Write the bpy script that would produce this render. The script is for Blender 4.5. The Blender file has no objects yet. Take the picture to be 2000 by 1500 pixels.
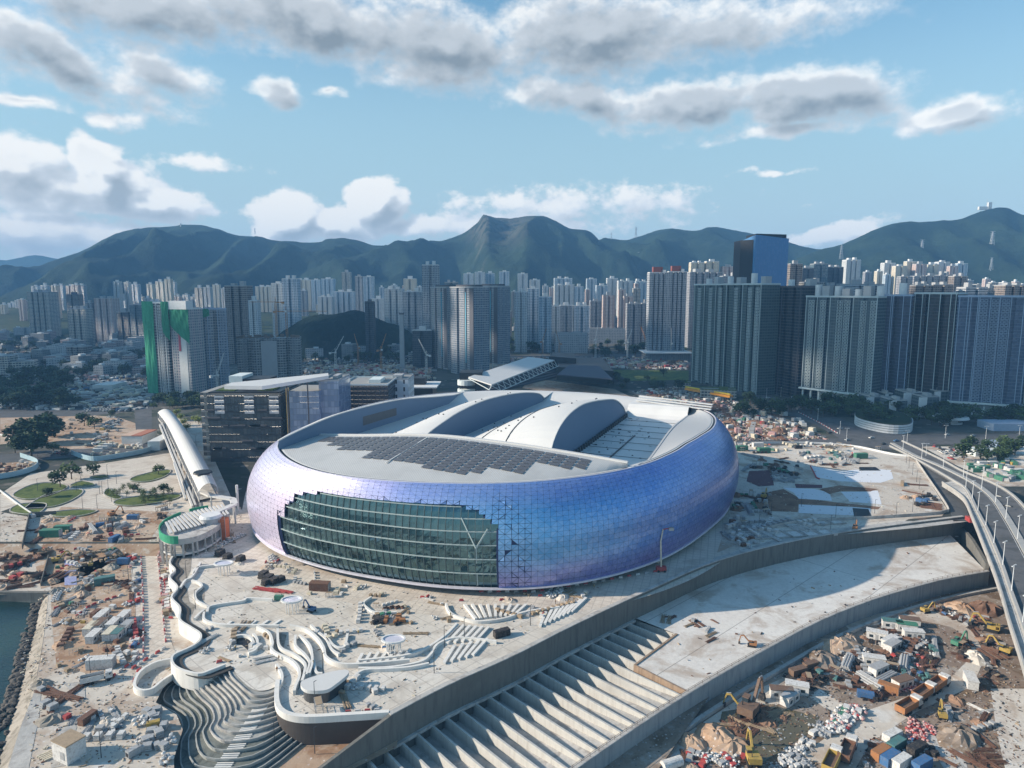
import bpy, math, random
from mathutils import Vector, noise
from mathutils.geometry import tessellate_polygon
R = math.radians
SC = bpy.context.scene
COL = SC.collection
# ---------------------------------------------------------------- camera, exposure
H, TH, FP = 115.0, R(7.9), 1336.0
cam = bpy.data.objects.new('camera', bpy.data.cameras.new('camera')); COL.objects.link(cam)
cam.location = (0, 0, H); cam.rotation_euler = (R(90) - TH, 0, 0)
cam.data.sensor_width = 36; cam.data.lens = FP / 2000 * 36
cam.data.clip_start = 1; cam.data.clip_end = 30000
SC.camera = cam
SC.view_settings.view_transform = 'Standard'; SC.view_settings.look = 'None'
SC.view_settings.exposure = 0.60; SC.view_settings.gamma = 1
SC.cycles.max_bounces = 5; SC.cycles.diffuse_bounces = 2; SC.cycles.glossy_bounces = 2
SC.cycles.transmission_bounces = 2; SC.cycles.volume_bounces = 0; SC.cycles.transparent_max_bounces = 4
SC.cycles.use_denoising = True
# ---------------------------------------------------------------- sun
SUN_AZ, SUN_EL = -94.0, 25.0      # azimuth clockwise from +Y
sd = Vector((math.sin(R(SUN_AZ)) * math.cos(R(SUN_EL)), math.cos(R(SUN_AZ)) * math.cos(R(SUN_EL)), math.sin(R(SUN_EL))))
sun = bpy.data.objects.new('sun', bpy.data.lights.new('sun', 'SUN')); COL.objects.link(sun)
sun.data.energy = 5.0; sun.data.angle = R(0.5); sun.data.color = (1.0, 0.87, 0.72)
sun.rotation_euler = (-sd).to_track_quat('-Z', 'Y').to_euler()
# ---------------------------------------------------------------- geometry of the view
cT, sT = math.cos(TH), math.sin(TH)
def ray(px, py):
    dx = (px - 1000) / FP; dy = -(py - 750) / FP
    return dx, cT + dy * sT, -sT + dy * cT
def W(px, py, z=0.0):
    d = ray(px, py); t = (z - H) / d[2]
    return (d[0] * t, d[1] * t, z)
def V(px, py, Y):
    d = ray(px, py); t = Y / d[1]
    return (d[0] * t, Y, H + d[2] * t)
def proj(x, y, z):
    zc = y * cT - (z - H) * sT; yc = y * sT + (z - H) * cT
    return 1000 + FP * x / zc, 750 - FP * yc / zc
# ---------------------------------------------------------------- node helper
class NT:
    def __init__(s, tree): s.t = tree; s.n = tree.nodes; s.l = tree.links
    def new(s, typ, **k):
        nd = s.n.new(typ)
        for a, b in k.items():
            if a.startswith('i_'):
                key = a[2:]; key = int(key) if key.isdigit() else key
                s.set(nd.inputs[key], b)
            else: setattr(nd, a, b)
        return nd
    def set(s, sock, val):
        if isinstance(val, bpy.types.NodeSocket): s.l.new(val, sock)
        else: sock.default_value = val
    def m(s, op, a, b=None, c=None, clamp=False):
        nd = s.n.new('ShaderNodeMath'); nd.operation = op; nd.use_clamp = clamp
        s.set(nd.inputs[0], a)
        if b is not None: s.set(nd.inputs[1], b)
        if c is not None: s.set(nd.inputs[2], c)
        return nd.outputs[0]
    def vm(s, op, a, b=None, scale=None):
        nd = s.n.new('ShaderNodeVectorMath'); nd.operation = op
        s.set(nd.inputs[0], a)
        if b is not None: s.set(nd.inputs[1], b)
        if scale is not None: s.set(nd.inputs['Scale'], scale)
        return nd.outputs['Value'] if op in ('LENGTH', 'DOT_PRODUCT', 'DISTANCE') else nd.outputs[0]
    def mix(s, f, a, b):
        nd = s.n.new('ShaderNodeMix'); nd.data_type = 'RGBA'
        s.set(nd.inputs[0], f)
        for i, q in ((6, a), (7, b)):
            if not isinstance(q, bpy.types.NodeSocket): q = tuple(q)[:3] + (1,)
            s.set(nd.inputs[i], q)
        return nd.outputs[2]
    def ss(s, x, lo, hi):
        nd = s.n.new('ShaderNodeMapRange'); nd.interpolation_type = 'SMOOTHSTEP'
        s.set(nd.inputs[0], x); s.set(nd.inputs[1], lo); s.set(nd.inputs[2], hi)
        return nd.outputs[0]
    def noise(s, vec, scale, detail=4, rough=0.55, out=0, dist=0.0):
        nd = s.n.new('ShaderNodeTexNoise'); s.set(nd.inputs['Vector'], vec)
        nd.inputs['Scale'].default_value = scale; nd.inputs['Detail'].default_value = detail
        nd.inputs['Roughness'].default_value = rough; nd.inputs['Distortion'].default_value = dist
        return nd.outputs[out]
# ---------------------------------------------------------------- world: physical sky with clouds
world = bpy.data.worlds.new('World'); SC.world = world; world.use_nodes = True
wt = NT(world.node_tree); wt.n.clear()
sky = wt.new('ShaderNodeTexSky', sky_type='NISHITA', sun_disc=False, sun_elevation=R(SUN_EL), sun_rotation=R(SUN_AZ),
             altitude=100, air_density=1.0, dust_density=0.9, ozone_density=2.2)
def azel(px, py):
    d = Vector(ray(px, py)).normalized()
    return math.degrees(math.atan2(d.x, d.y)), math.degrees(math.asin(d.z))
# cumulus banks: image-independent azimuth / elevation in degrees, half sizes in degrees, tilt, weight
CL = [(120,110,8.5,2.2,-20,1.0),(300,135,5,1.9,-15,.9),(300,25,14,2.6,0,1.1),(620,40,13,3.2,-8,1.3),(850,90,11,3.6,-8,1.2),
      (1150,70,10,4.0,0,1.3),(1380,60,9,3.2,0,.9),(1600,20,9,1.8,4,.55),(850,150,6,1.4,0,.9),(1120,190,6.5,1.9,-5,1.2),
      (1350,205,8,2.2,3,1.3),(1580,185,7.5,2.4,-4,1.4),(1560,250,8,.8,3,.7),(1865,225,4.2,1.5,3,1.2),(550,180,2.1,1.1,-8,.9),
      (640,183,1.3,.5,0,.8),(225,228,1.9,1.0,0,.8),(50,195,3.5,.8,0,.8),(5,80,3,3,0,.9),(20,320,4,2.4,0,1.1),
      (195,335,2.4,2.8,25,2.0),(120,365,3,1.5,0,1.1),(245,350,3.0,1.8,-10,1.1),(290,395,5.0,1.6,-5,1.4),(110,400,6,1.0,0,.8),
      (565,425,3.4,2.4,0,2.0),(735,398,2.8,2.3,10,2.0),(650,440,3,1.6,0,1.6),(640,440,5.5,1.6,0,1.0),(800,440,8,1.1,4,.7),(1130,395,12,1.4,0,.5),
      (390,315,4,.6,0,.5),(1640,450,4.5,.8,10,.85),(1500,340,2.5,.25,0,.35),(100,455,9,1.9,0,.75),(1000,440,12,1.2,0,.5)]
g = bpy.data.node_groups.new('cloud_field', 'ShaderNodeTree')
g.interface.new_socket('P', in_out='INPUT', socket_type='NodeSocketVector')
g.interface.new_socket('D', in_out='OUTPUT', socket_type='NodeSocketFloat'); g.interface.new_socket('A', in_out='OUTPUT', socket_type='NodeSocketFloat')
gn = NT(g); gi = gn.new('NodeGroupInput'); go = gn.new('NodeGroupOutput')
P0 = gi.outputs[0]
stretch = gn.vm('MULTIPLY', P0, (1.0, 1.45, 1.0))
warp = gn.noise(stretch, 0.28, 2, 0.5, out=1)
warp = gn.vm('MULTIPLY', gn.vm('SUBTRACT', warp, (.5, .5, .5)), (4.2, 2.0, 0))
Pw = gn.vm('ADD', P0, warp)
acc = None
for px, py, rx, ry, rot, wgt in CL:
    a, e = azel(px, py)
    mp = gn.new('ShaderNodeMapping', vector_type='TEXTURE'); gn.set(mp.inputs[0], Pw)
    mp.inputs[1].default_value = (a, e, 0); mp.inputs[2].default_value = (0, 0, R(rot)); mp.inputs[3].default_value = (rx, ry, 1)
    v = gn.m('MULTIPLY', gn.m('SUBTRACT', 1.0, gn.vm('LENGTH', mp.outputs[0])), wgt)
    acc = v if acc is None else gn.m('SMOOTH_MAX', acc, v, 0.22)
f1 = gn.noise(stretch, 0.36, 6, 0.52)
f2 = gn.noise(stretch, 0.16, 2, 0.5); f3 = gn.noise(stretch, 1.3, 7, 0.6)
fb = gn.m('ADD', gn.m('MULTIPLY', gn.m('SUBTRACT', f1, .5), 1.25), gn.m('MULTIPLY', gn.m('SUBTRACT', f2, .5), .5))
fb = gn.m('ADD', fb, gn.m('MULTIPLY', gn.m('SUBTRACT', f3, .5), .58))
gn.set(go.inputs[0], gn.m('ADD', acc, fb)); gn.set(go.inputs[1], gn.m('ADD', acc, gn.m('MULTIPLY', gn.m('SUBTRACT', gn.noise(stretch, 0.36, 3, 0.5), .5), 1.3)))
tc = wt.new('ShaderNodeTexCoord'); dirn = tc.outputs['Generated']
sx = wt.new('ShaderNodeSeparateXYZ'); wt.set(sx.inputs[0], dirn)
az = wt.m('MULTIPLY', wt.m('ARCTAN2', sx.outputs[0], sx.outputs[1]), 57.2958)
el = wt.m('MULTIPLY', wt.m('ARCSINE', sx.outputs[2]), 57.2958)
cb = wt.new('ShaderNodeCombineXYZ'); wt.set(cb.inputs[0], az); wt.set(cb.inputs[1], el)
def cf(vec):
    gg = wt.new('ShaderNodeGroup', node_tree=g); wt.set(gg.inputs[0], vec); return gg.outputs
o0 = cf(cb.outputs[0]); o1 = cf(wt.vm('ADD', cb.outputs[0], (-.75, 1.05, 0))); d0, a0_ = o0[0], o0[1]; d1, a1_ = o1[0], o1[1]
cover = wt.m('MULTIPLY', wt.ss(d0, -.06, wt.m('ADD', .30, wt.m('MULTIPLY', wt.ss(el, 7.0, 15.0), .45))), wt.ss(el, -1.0, 1.5))
lit = wt.ss(wt.m('ADD', wt.m('MULTIPLY', wt.m('SUBTRACT', a0_, a1_), .75), wt.m('MULTIPLY', wt.m('SUBTRACT', d0, d1), .45)), -0.75, 0.65)
thick = wt.m('MULTIPLY', wt.ss(wt.m('ADD', wt.m('MULTIPLY', a0_, .75), wt.m('MULTIPLY', d0, .25)), 0.0, 1.0), wt.m('ADD', .5, wt.m('MULTIPLY', wt.ss(el, 6.0, 15.0), .62)))
SKYK = 0.085
tone = wt.m('ADD', wt.m('SUBTRACT', 1.0, wt.m('MULTIPLY', thick, .72)), wt.m('MULTIPLY', wt.m('SUBTRACT', lit, .5), .75), clamp=True)
ccol = wt.mix(tone, (2.1, 2.5, 2.85), (7.0, 7.3, 7.6))
ccol = wt.mix(wt.m('MULTIPLY', wt.ss(lit, .55, 1.0), wt.ss(tone, .6, 1.0)), ccol, (9.0, 8.8, 8.4))
skyc = wt.vm('MULTIPLY', sky.outputs[0], (1.0, 1.42, 1.40))
mid = wt.m('SUBTRACT', 1.0, wt.ss(el, 6.0, 26.0)); skyc = wt.mix(wt.m('MULTIPLY', mid, .9), skyc, (3.7, 5.3, 6.0))
hz = wt.m('POWER', wt.m('SUBTRACT', 1.0, wt.ss(el, -1.0, 12.0)), 1.6)
skyc = wt.mix(wt.m('MULTIPLY', hz, .8), skyc, (5.6, 6.3, 6.5))
fin = wt.mix(wt.m('MULTIPLY', cover, .93), skyc, ccol)
bg = wt.new('ShaderNodeBackground'); wt.set(bg.inputs[0], fin); bg.inputs[1].default_value = SKYK
wo = wt.new('ShaderNodeOutputWorld'); wt.set(wo.inputs[0], bg.outputs[0])
world.cycles.sampling_method = 'MANUAL'; world.cycles.sample_map_resolution = 512
# ---------------------------------------------------------------- materials
MAT = {}
def mat(name, col, rough=.8, metal=0.0, var=.12, scale=.5, spec=.3, bump=0.0, obj=False):
    """plain coloured surface with uneven tone"""
    if name in MAT: return MAT[name]
    m = bpy.data.materials.new(name); m.use_nodes = True; MAT[name] = m
    t = NT(m.node_tree); b = t.n['Principled BSDF']
    b.inputs['Roughness'].default_value = rough; b.inputs['Metallic'].default_value = metal
    b.inputs['Specular IOR Level'].default_value = spec
    tcn = t.new('ShaderNodeTexCoord'); ge = t.new('ShaderNodeNewGeometry')
    nz = t.noise(ge.outputs['Position'], scale, 4, .6)
    c = t.mix(nz, [x * (1 - var * 1.6) for x in col], [min(1, x * (1 + var * 1.6)) for x in col])
    if name.startswith('paint_'): c = t.mix(t.m('MULTIPLY', t.ss(t.noise(ge.outputs['Position'], 1.7, 5, .7), .45, .7), .55), c, (.21, .17, .13))
    t.set(b.inputs['Base Color'], c)
    if bump:
        bp = t.new('ShaderNodeBump'); bp.inputs['Strength'].default_value = bump; t.set(bp.inputs['Height'], nz)
        t.set(b.inputs['Normal'], bp.outputs[0])
    return m
def ground_mat(name, cols, scales=(.012, .06, .5), rough=.95, specks=None, joints=None):
    """soil, concrete, asphalt: several tones mixed by noise at three sizes; optional specks / slab joints"""
    m = bpy.data.materials.new(name); m.use_nodes = True; MAT[name] = m
    t = NT(m.node_tree); b = t.n['Principled BSDF']; b.inputs['Roughness'].default_value = rough
    b.inputs['Specular IOR Level'].default_value = .15
    ge = t.new('ShaderNodeNewGeometry'); P = ge.outputs['Position']
    c = t.mix(t.ss(t.noise(P, scales[0], 5, .62), .38, .62), cols[0], cols[1])
    c = t.mix(t.ss(t.noise(P, scales[1], 6, .65, dist=.6), .47, .64), c, cols[2])
    if len(cols) > 3: c = t.mix(t.ss(t.noise(t.vm('ADD', P, (91, 37, 0)), scales[1] * 1.7, 6, .7), .55, .66), c, cols[3])
    f = t.noise(P, scales[2], 5, .7)
    c = t.mix(t.m('MULTIPLY', t.ss(f, .35, .75), .35), c, [x * .62 for x in cols[0]])
    if specks:
        vo = t.new('ShaderNodeTexVoronoi'); t.set(vo.inputs['Vector'], P); vo.inputs['Scale'].default_value = specks[0]
        rr = t.new('ShaderNodeSeparateColor'); t.set(rr.inputs[0], vo.outputs['Color'])
        k = t.m('MULTIPLY', t.m('LESS_THAN', vo.outputs['Distance'], .33), t.m('GREATER_THAN', rr.outputs[0], 1 - specks[1]))
        c = t.mix(k, c, t.mix(rr.outputs[1], specks[2], specks[3]))
    if joints:
        ang, w, l, jc = joints
        mp = t.new('ShaderNodeMapping'); t.set(mp.inputs[0], P); mp.inputs[2].default_value = (0, 0, ang)
        s2 = t.new('ShaderNodeSeparateXYZ'); t.set(s2.inputs[0], mp.outputs[0])
        k1 = t.m('LESS_THAN', t.m('FRACT', t.m('DIVIDE', s2.outputs[0], w)), .3 / w)
        k2 = t.m('LESS_THAN', t.m('FRACT', t.m('DIVIDE', s2.outputs[1], l)), .3 / l)
        c = t.mix(t.m('MULTIPLY', t.m('MAXIMUM', k1, k2), .6), c, jc)
    t.set(b.inputs['Base Color'], c)
    bp = t.new('ShaderNodeBump'); bp.inputs['Strength'].default_value = .35; bp.inputs['Distance'].default_value = .3
    t.set(bp.inputs['Height'], f); t.set(b.inputs['Normal'], bp.outputs[0])
    return m
def facade(name, wall, glass, cw=3.2, ch=3.1, fw=.62, fh=.55, wall2=None, every=0, lines=None, roof=(.28, .28, .27), gl=.25, lighten=.3):
    """window grid across the walls of a building in its own coordinates; roofs keep a plain tone"""
    if name in MAT: return MAT[name]
    m = bpy.data.materials.new(name); m.use_nodes = True; MAT[name] = m
    t = NT(m.node_tree); b = t.n['Principled BSDF']; b.inputs['Specular IOR Level'].default_value = .4
    tcn = t.new('ShaderNodeTexCoord'); P = t.new('ShaderNodeSeparateXYZ'); t.set(P.inputs[0], tcn.outputs['Object'])
    N = t.new('ShaderNodeSeparateXYZ'); t.set(N.inputs[0], tcn.outputs['Normal'])
    ax = t.m('GREATER_THAN', t.m('ABSOLUTE', N.outputs[0]), t.m('ABSOLUTE', N.outputs[1]))
    u = t.m('ADD', t.m('MULTIPLY', P.outputs[1], ax), t.m('MULTIPLY', P.outputs[0], t.m('SUBTRACT', 1.0, ax)))
    u = t.m('ADD', u, 500.37); z = t.m('ADD', P.outputs[2], 200.1)
    uu = t.m('DIVIDE', u, cw); zz = t.m('DIVIDE', z, ch)
    fu = t.m('ABSOLUTE', t.m('SUBTRACT', t.m('FRACT', uu), .5)); fz = t.m('ABSOLUTE', t.m('SUBTRACT', t.m('FRACT', zz), .5))
    win = t.m('MULTIPLY', t.m('LESS_THAN', fu, fw / 2), t.m('LESS_THAN', fz, fh / 2))
    cid = t.new('ShaderNodeCombineXYZ'); t.set(cid.inputs[0], t.m('FLOOR', uu)); t.set(cid.inputs[1], t.m('FLOOR', zz)); t.set(cid.inputs[2], t.m('MULTIPLY', ax, 7.0))
    wn = t.new('ShaderNodeTexWhiteNoise', noise_dimensions='3D'); t.set(wn.inputs['Vector'], cid.outputs[0])
    oi = t.new('ShaderNodeObjectInfo')
    wc = wall
    stain = t.noise(t.vm('MULTIPLY', tcn.outputs['Object'], (1, 1, .12)), .35, 4, .6)
    wcol = t.mix(t.ss(stain, .3, .75), [x * .82 for x in wall], wall)
    if wall2 is not None:
        k = t.m('LESS_THAN', t.m('FRACT', t.m('DIVIDE', t.m('FLOOR', uu), float(every or 3))), .999 / float(every or 3))
        wcol = t.mix(k, wcol, wall2)
    if lines is not None:   # thin slab line at each floor
        k = t.m('GREATER_THAN', fz, .5 - lines[0]); wcol = t.mix(k, wcol, lines[1])
    gcol = t.mix(t.m('POWER', wn.outputs[0], 3.0), glass, [min(1, x + lighten * .5) for x in glass])
    side = t.m('LESS_THAN', N.outputs[2], .5); win = t.m('MULTIPLY', win, side)
    c = t.mix(win, t.mix(side, roof, wcol), gcol)
    t.set(b.inputs['Base Color'], c)
    t.set(b.inputs['Roughness'], t.m('SUBTRACT', .85, t.m('MULTIPLY', win, .85 - gl)))
    bp = t.new('ShaderNodeBump'); bp.inputs['Strength'].default_value = .6; bp.inputs['Distance'].default_value = .4
    t.set(bp.inputs['Height'], t.m('SUBTRACT', 1.0, win)); t.set(b.inputs['Normal'], bp.outputs[0])
    return m
# ---------------------------------------------------------------- mesh building
class MB:
    def __init__(s): s.v = []; s.f = []; s.m = []
    def face(s, pts, mi=0):
        i = len(s.v); s.v += [tuple(p) for p in pts]; s.f.append(list(range(i, i + len(pts)))); s.m.append(mi); return s
    def box(s, x, y, z, sx, sy, sz, rot=0.0, mi=0, taper=1.0, tilt=0.0):
        """box standing on z, centred on x, y"""
        c, q = math.cos(rot), math.sin(rot); i = len(s.v)
        for k in (0, 1):
            tp = 1 if k == 0 else taper
            for a, b in ((-1, -1), (1, -1), (1, 1), (-1, 1)):
                lx, ly = a * sx / 2 * tp, b * sy / 2 * tp
                s.v.append((x + lx * c - ly * q, y + lx * q + ly * c, z + k * sz + (tilt * a if k else 0)))
        for f in ((3, 2, 1, 0), (4, 5, 6, 7), (0, 1, 5, 4), (1, 2, 6, 5), (2, 3, 7, 6), (3, 0, 4, 7)):
            s.f.append([i + j for j in f]); s.m.append(mi)
        return s
    def bar(s, a, b, w=.2, h=None, mi=0):
        a = Vector(a); b = Vector(b); d = (b - a)
        if d.length < 1e-6: return s
        d.normalize(); up = Vector((0, 0, 1)) if abs(d.z) < .95 else Vector((1, 0, 0))
        r = d.cross(up).normalized(); u = r.cross(d).normalized(); h = h or w; i = len(s.v)
        for p in (a, b):
            for q, e in ((-1, -1), (1, -1), (1, 1), (-1, 1)): s.v.append(tuple(p + r * q * w / 2 + u * e * h / 2))
        for f in ((0, 1, 2, 3), (7, 6, 5, 4), (0, 4, 5, 1), (1, 5, 6, 2), (2, 6, 7, 3), (3, 7, 4, 0)):
            s.f.append([i + j for j in f]); s.m.append(mi)
        return s
    def cyl(s, x, y, z0, z1, r0, r1=None, n=10, mi=0, ax='z'):
        r1 = r0 if r1 is None else r1; i = len(s.v)
        for z, r in ((z0, r0), (z1, r1)):
            for k in range(n):
                a = 2 * math.pi * k / n; p, q = math.cos(a) * r, math.sin(a) * r
                s.v.append((x + p, y + q, z) if ax == 'z' else ((z, x + p, y + q) if ax == 'x' else (x + p, z, y + q)))
        for k in range(n): s.f.append([i + k, i + (k + 1) % n, i + n + (k + 1) % n, i + n + k]); s.m.append(mi)
        s.f.append([i + k for k in range(n)][::-1]); s.m.append(mi); s.f.append([i + n + k for k in range(n)]); s.m.append(mi)
        return s
    def prism(s, poly, z0, z1, mi=0, top=None, bottom=True):
        """any outline, straight sides"""
        n = len(poly); i = len(s.v); top = mi if top is None else top
        A = sum(poly[k][0] * poly[(k + 1) % n][1] - poly[(k + 1) % n][0] * poly[k][1] for k in range(n))
        if A < 0: poly = poly[::-1]
        for p in poly: s.v.append((p[0], p[1], z0 if not callable(z0) else z0(p)))
        for p in poly: s.v.append((p[0], p[1], z1 if not callable(z1) else z1(p)))
        for k in range(n): s.f.append([i + k, i + (k + 1) % n, i + n + (k + 1) % n, i + n + k]); s.m.append(mi)
        for t in tessellate_polygon([[Vector((p[0], p[1], 0)) for p in poly]]):
            a, b, c = t; pa, pb, pc = poly[a], poly[b], poly[c]
            if (pb[0] - pa[0]) * (pc[1] - pa[1]) - (pb[1] - pa[1]) * (pc[0] - pa[0]) < 0: a, c = c, a
            s.f.append([i + n + a, i + n + b, i + n + c]); s.m.append(top)
            if bottom: s.f.append([i + c, i + b, i + a]); s.m.append(mi)
        return s
    def sheet(s, poly, z, mi=0):
        i = len(s.v)
        for p in poly: s.v.append((p[0], p[1], z if not callable(z) else z(p)))
        for t in tessellate_polygon([[Vector((p[0], p[1], 0)) for p in poly]]):
            a, b, c = t; pa, pb, pc = poly[a], poly[b], poly[c]
            if (pb[0] - pa[0]) * (pc[1] - pa[1]) - (pb[1] - pa[1]) * (pc[0] - pa[0]) < 0: a, c = c, a
            s.f.append([i + a, i + b, i + c]); s.m.append(mi)
        return s
    def wall(s, line, z0, z1, th, mi=0, closed=False):
        """wall of thickness th along a polyline (list of xy); z0,z1 numbers or lists"""
        n = len(line); nr = []
        for k in range(n):
            a = line[(k - 1) % n] if (closed or k > 0) else line[k]; b = line[(k + 1) % n] if (closed or k < n - 1) else line[k]
            d = Vector((b[0] - a[0], b[1] - a[1])).normalized(); nr.append((-d.y, d.x))
        i = len(s.v)
        for k, p in enumerate(line):
            zz0 = z0[k] if isinstance(z0, (list, tuple)) else z0; zz1 = z1[k] if isinstance(z1, (list, tuple)) else z1
            for sg in (-.5, .5):
                x, y = p[0] + nr[k][0] * th * sg, p[1] + nr[k][1] * th * sg
                s.v.append((x, y, zz0)); s.v.append((x, y, zz1))
        m_ = n if closed else n - 1
        for k in range(m_):
            a, b = i + 4 * k, i + 4 * ((k + 1) % n)
            for f in ((a, b, b + 1, a + 1), (b + 2, a + 2, a + 3, b + 3), (a + 1, b + 1, b + 3, a + 3), (b, a, a + 2, b + 2)):
                s.f.append(list(f)); s.m.append(mi)
        if not closed:
            a, b = i, i + 4 * (n - 1)
            s.f.append([a, a + 1, a + 3, a + 2]); s.m.append(mi); s.f.append([b, b + 2, b + 3, b + 1]); s.m.append(mi)
        return s
    def _n(s): pass
    def ico(s, x, y, z, r, sq=.8, seed=0, mi=0, jit=.25):
        rnd = random.Random(seed); i = len(s.v); p = (1 + 5 ** .5) / 2
        for a in ((-1, p, 0), (1, p, 0), (-1, -p, 0), (1, -p, 0), (0, -1, p), (0, 1, p), (0, -1, -p), (0, 1, -p), (p, 0, -1), (p, 0, 1), (-p, 0, -1), (-p, 0, 1)):
            k = r / 1.9 * (1 + rnd.uniform(-jit, jit)); s.v.append((x + a[0] * k, y + a[1] * k, z + a[2] * k * sq))
        for f in ((0, 11, 5), (0, 5, 1), (0, 1, 7), (0, 7, 10), (0, 10, 11), (1, 5, 9), (5, 11, 4), (11, 10, 2), (10, 7, 6), (7, 1, 8), (3, 9, 4), (3, 4, 2), (3, 2, 6), (3, 6, 8), (3, 8, 9), (4, 9, 5), (2, 4, 11), (6, 2, 10), (8, 6, 7), (9, 8, 1)):
            s.f.append([i + j for j in f]); s.m.append(mi)
    def mesh(s, name, mats, smooth=False):
        me = bpy.data.meshes.new(name); me.from_pydata(s.v, [], s.f)
        for q in (mats if isinstance(mats, (list, tuple)) else [mats]): me.materials.append(q)
        me.polygons.foreach_set('material_index', s.m)
        if smooth: me.polygons.foreach_set('use_smooth', [True] * len(s.f))
        me.update(); return me
    def obj(s, name, mats, parent=None, loc=(0, 0, 0), rz=0.0, label=None, smooth=False):
        o = bpy.data.objects.new(name, s.mesh(name, mats, smooth)); COL.objects.link(o)
        o.location = loc; o.rotation_euler = (0, 0, rz)
        if parent is not None: o.parent = parent
        if label: o['label'] = label
        return o
def tag(o, label, cat, group=None):
    o['label'] = label; o['category'] = cat
    if group: o['group'] = group
    return o
def thing(name, label, cat, loc=(0, 0, 0), rz=0.0, group=None):
    o = bpy.data.objects.new(name, None); COL.objects.link(o); o.location = loc; o.rotation_euler = (0, 0, rz)
    o.empty_display_size = .1
    return tag(o, label, cat, group)
def struct(mb, name, mats, kind='structure', loc=(0, 0, 0)):
    o = mb.obj(name, mats, loc=loc); o['kind'] = kind; return o
def dup(root, loc, rz=0.0, label=None, group=None, sc=None):
    r = root.copy(); COL.objects.link(r); r.location = loc; r.rotation_euler = (0, 0, rz)
    if sc: r.scale = (sc, sc, sc)
    if label: r['label'] = label
    if group: r['group'] = group
    for ch in KIDS.setdefault(root.name, list(root.children)):
        c = ch.copy(); COL.objects.link(c); c.parent = r
        for g_ in KIDS.setdefault(ch.name, list(ch.children)):
            d = g_.copy(); COL.objects.link(d); d.parent = c
    return r
KIDS = {}
def spline(pts, n=6, closed=False):
    """Catmull-Rom through 2-D points"""
    out = []; N = len(pts); rng = range(N if closed else N - 1)
    for i in rng:
        g_ = lambda k: pts[k % N] if closed else pts[max(0, min(N - 1, k))]
        p0, p1, p2, p3 = g_(i - 1), g_(i), g_(i + 1), g_(i + 2)
        for k in range(n):
            t = k / n; t2 = t * t; t3 = t2 * t
            out.append(tuple(.5 * (2 * b + (c - a) * t + (2 * a - 5 * b + 4 * c - d) * t2 + (3 * b - a - 3 * c + d) * t3) for a, b, c, d in zip(p0, p1, p2, p3)))
    if not closed: out.append(tuple(pts[-1]))
    return out
def WL(L, z=0.0, n=0, closed=False):
    P = [W(x, y, z)[:2] for x, y in L]
    return spline(P, n, closed) if n else P
def inpoly(x, y, P):
    c = False; j = len(P) - 1
    for i in range(len(P)):
        if (P[i][1] > y) != (P[j][1] > y) and x < (P[j][0] - P[i][0]) * (y - P[i][1]) / (P[j][1] - P[i][1]) + P[i][0]: c = not c
        j = i
    return c
def interp(x, T):
    if x <= T[0][0]: return T[0][1]
    for (a, b), (c, d) in zip(T, T[1:]):
        if x <= c: return b + (d - b) * (x - a) / (c - a)
    return T[-1][1]
# ================================================================ materials used by the ground
ground_mat('city_ground', [(.055, .06, .055), (.11, .108, .095), (.028, .042, .022), (.17, .15, .13)], (.004, .02, .2), specks=(.12, .12, (.3, .29, .27), (.10, .07, .05)))
ground_mat('pale_site', [(.54, .48, .41), (.62, .57, .50), (.40, .31, .24), (.62, .60, .56)], (.01, .05, .5), specks=(1.2, .16, (.75, .72, .68), (.12, .1, .09)))
ground_mat('orange_soil', [(.42, .29, .20), (.50, .40, .31), (.30, .18, .11), (.54, .48, .41)], (.02, .08, .6), specks=(1.1, .14, (.7, .65, .6), (.25, .1, .07)))
ground_mat('deck_slab', [(.60, .55, .48), (.68, .64, .58), (.50, .45, .39)], (.02, .09, .9), joints=(.75, 6, 6, (.34, .31, .28)))
ground_mat('plaza_tiles', [(.60, .53, .45), (.66, .60, .52), (.50, .43, .36)], (.03, .1, .8), joints=(.3, 3, 3, (.36, .32, .28)))
ground_mat('yard_soil', [(.25, .19, .15), (.33, .27, .22), (.16, .11, .07), (.36, .32, .28)], (.015, .07, .6), specks=(1.1, .30, (.55, .52, .5), (.08, .07, .06)))  # toned darker in place of cloud shade over the yard
ground_mat('tunnel_slab', [(.62, .59, .55), (.70, .68, .64), (.44, .37, .31), (.66, .63, .59)], (.018, .055, .7), joints=(.83, 24, 300, (.15, .14, .13)))
ground_mat('asphalt', [(.10, .105, .11), (.13, .13, .135), (.085, .088, .09)], (.02, .12, 1.2), rough=.9)
ground_mat('concrete', [(.42, .41, .39), (.52, .50, .47), (.33, .31, .29)], (.05, .2, 1.1), rough=.85)
ground_mat('stone', [(.30, .27, .23), (.40, .36, .31), (.20, .18, .15)], (.1, .35, 1.5))
ground_mat('grass', [(.085, .12, .035), (.14, .17, .05), (.05, .085, .025)], (.03, .15, 1.0))
ground_mat('scrub', [(.030, .048, .022), (.045, .065, .028), (.02, .035, .016), (.09, .075, .05)], (.006, .03, .3))
def wall_mat(name, base, dark, streak=.6):
    m = bpy.data.materials.new(name); m.use_nodes = True; MAT[name] = m
    t = NT(m.node_tree); b = t.n['Principled BSDF']; b.inputs['Roughness'].default_value = .85; b.inputs['Specular IOR Level'].default_value = .2
    ge = t.new('ShaderNodeNewGeometry'); P = ge.outputs['Position']
    a = t.noise(t.vm('MULTIPLY', P, (1, 1, .12)), .8, 4, .65); c2 = t.noise(P, .07, 5, .6)
    c = t.mix(t.m('MULTIPLY', t.ss(a, .42, .75), streak), base, dark)
    c = t.mix(t.m('MULTIPLY', t.ss(c2, .5, .7), .5), c, [x * .7 for x in base])
    t.set(b.inputs['Base Color'], c)
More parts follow.
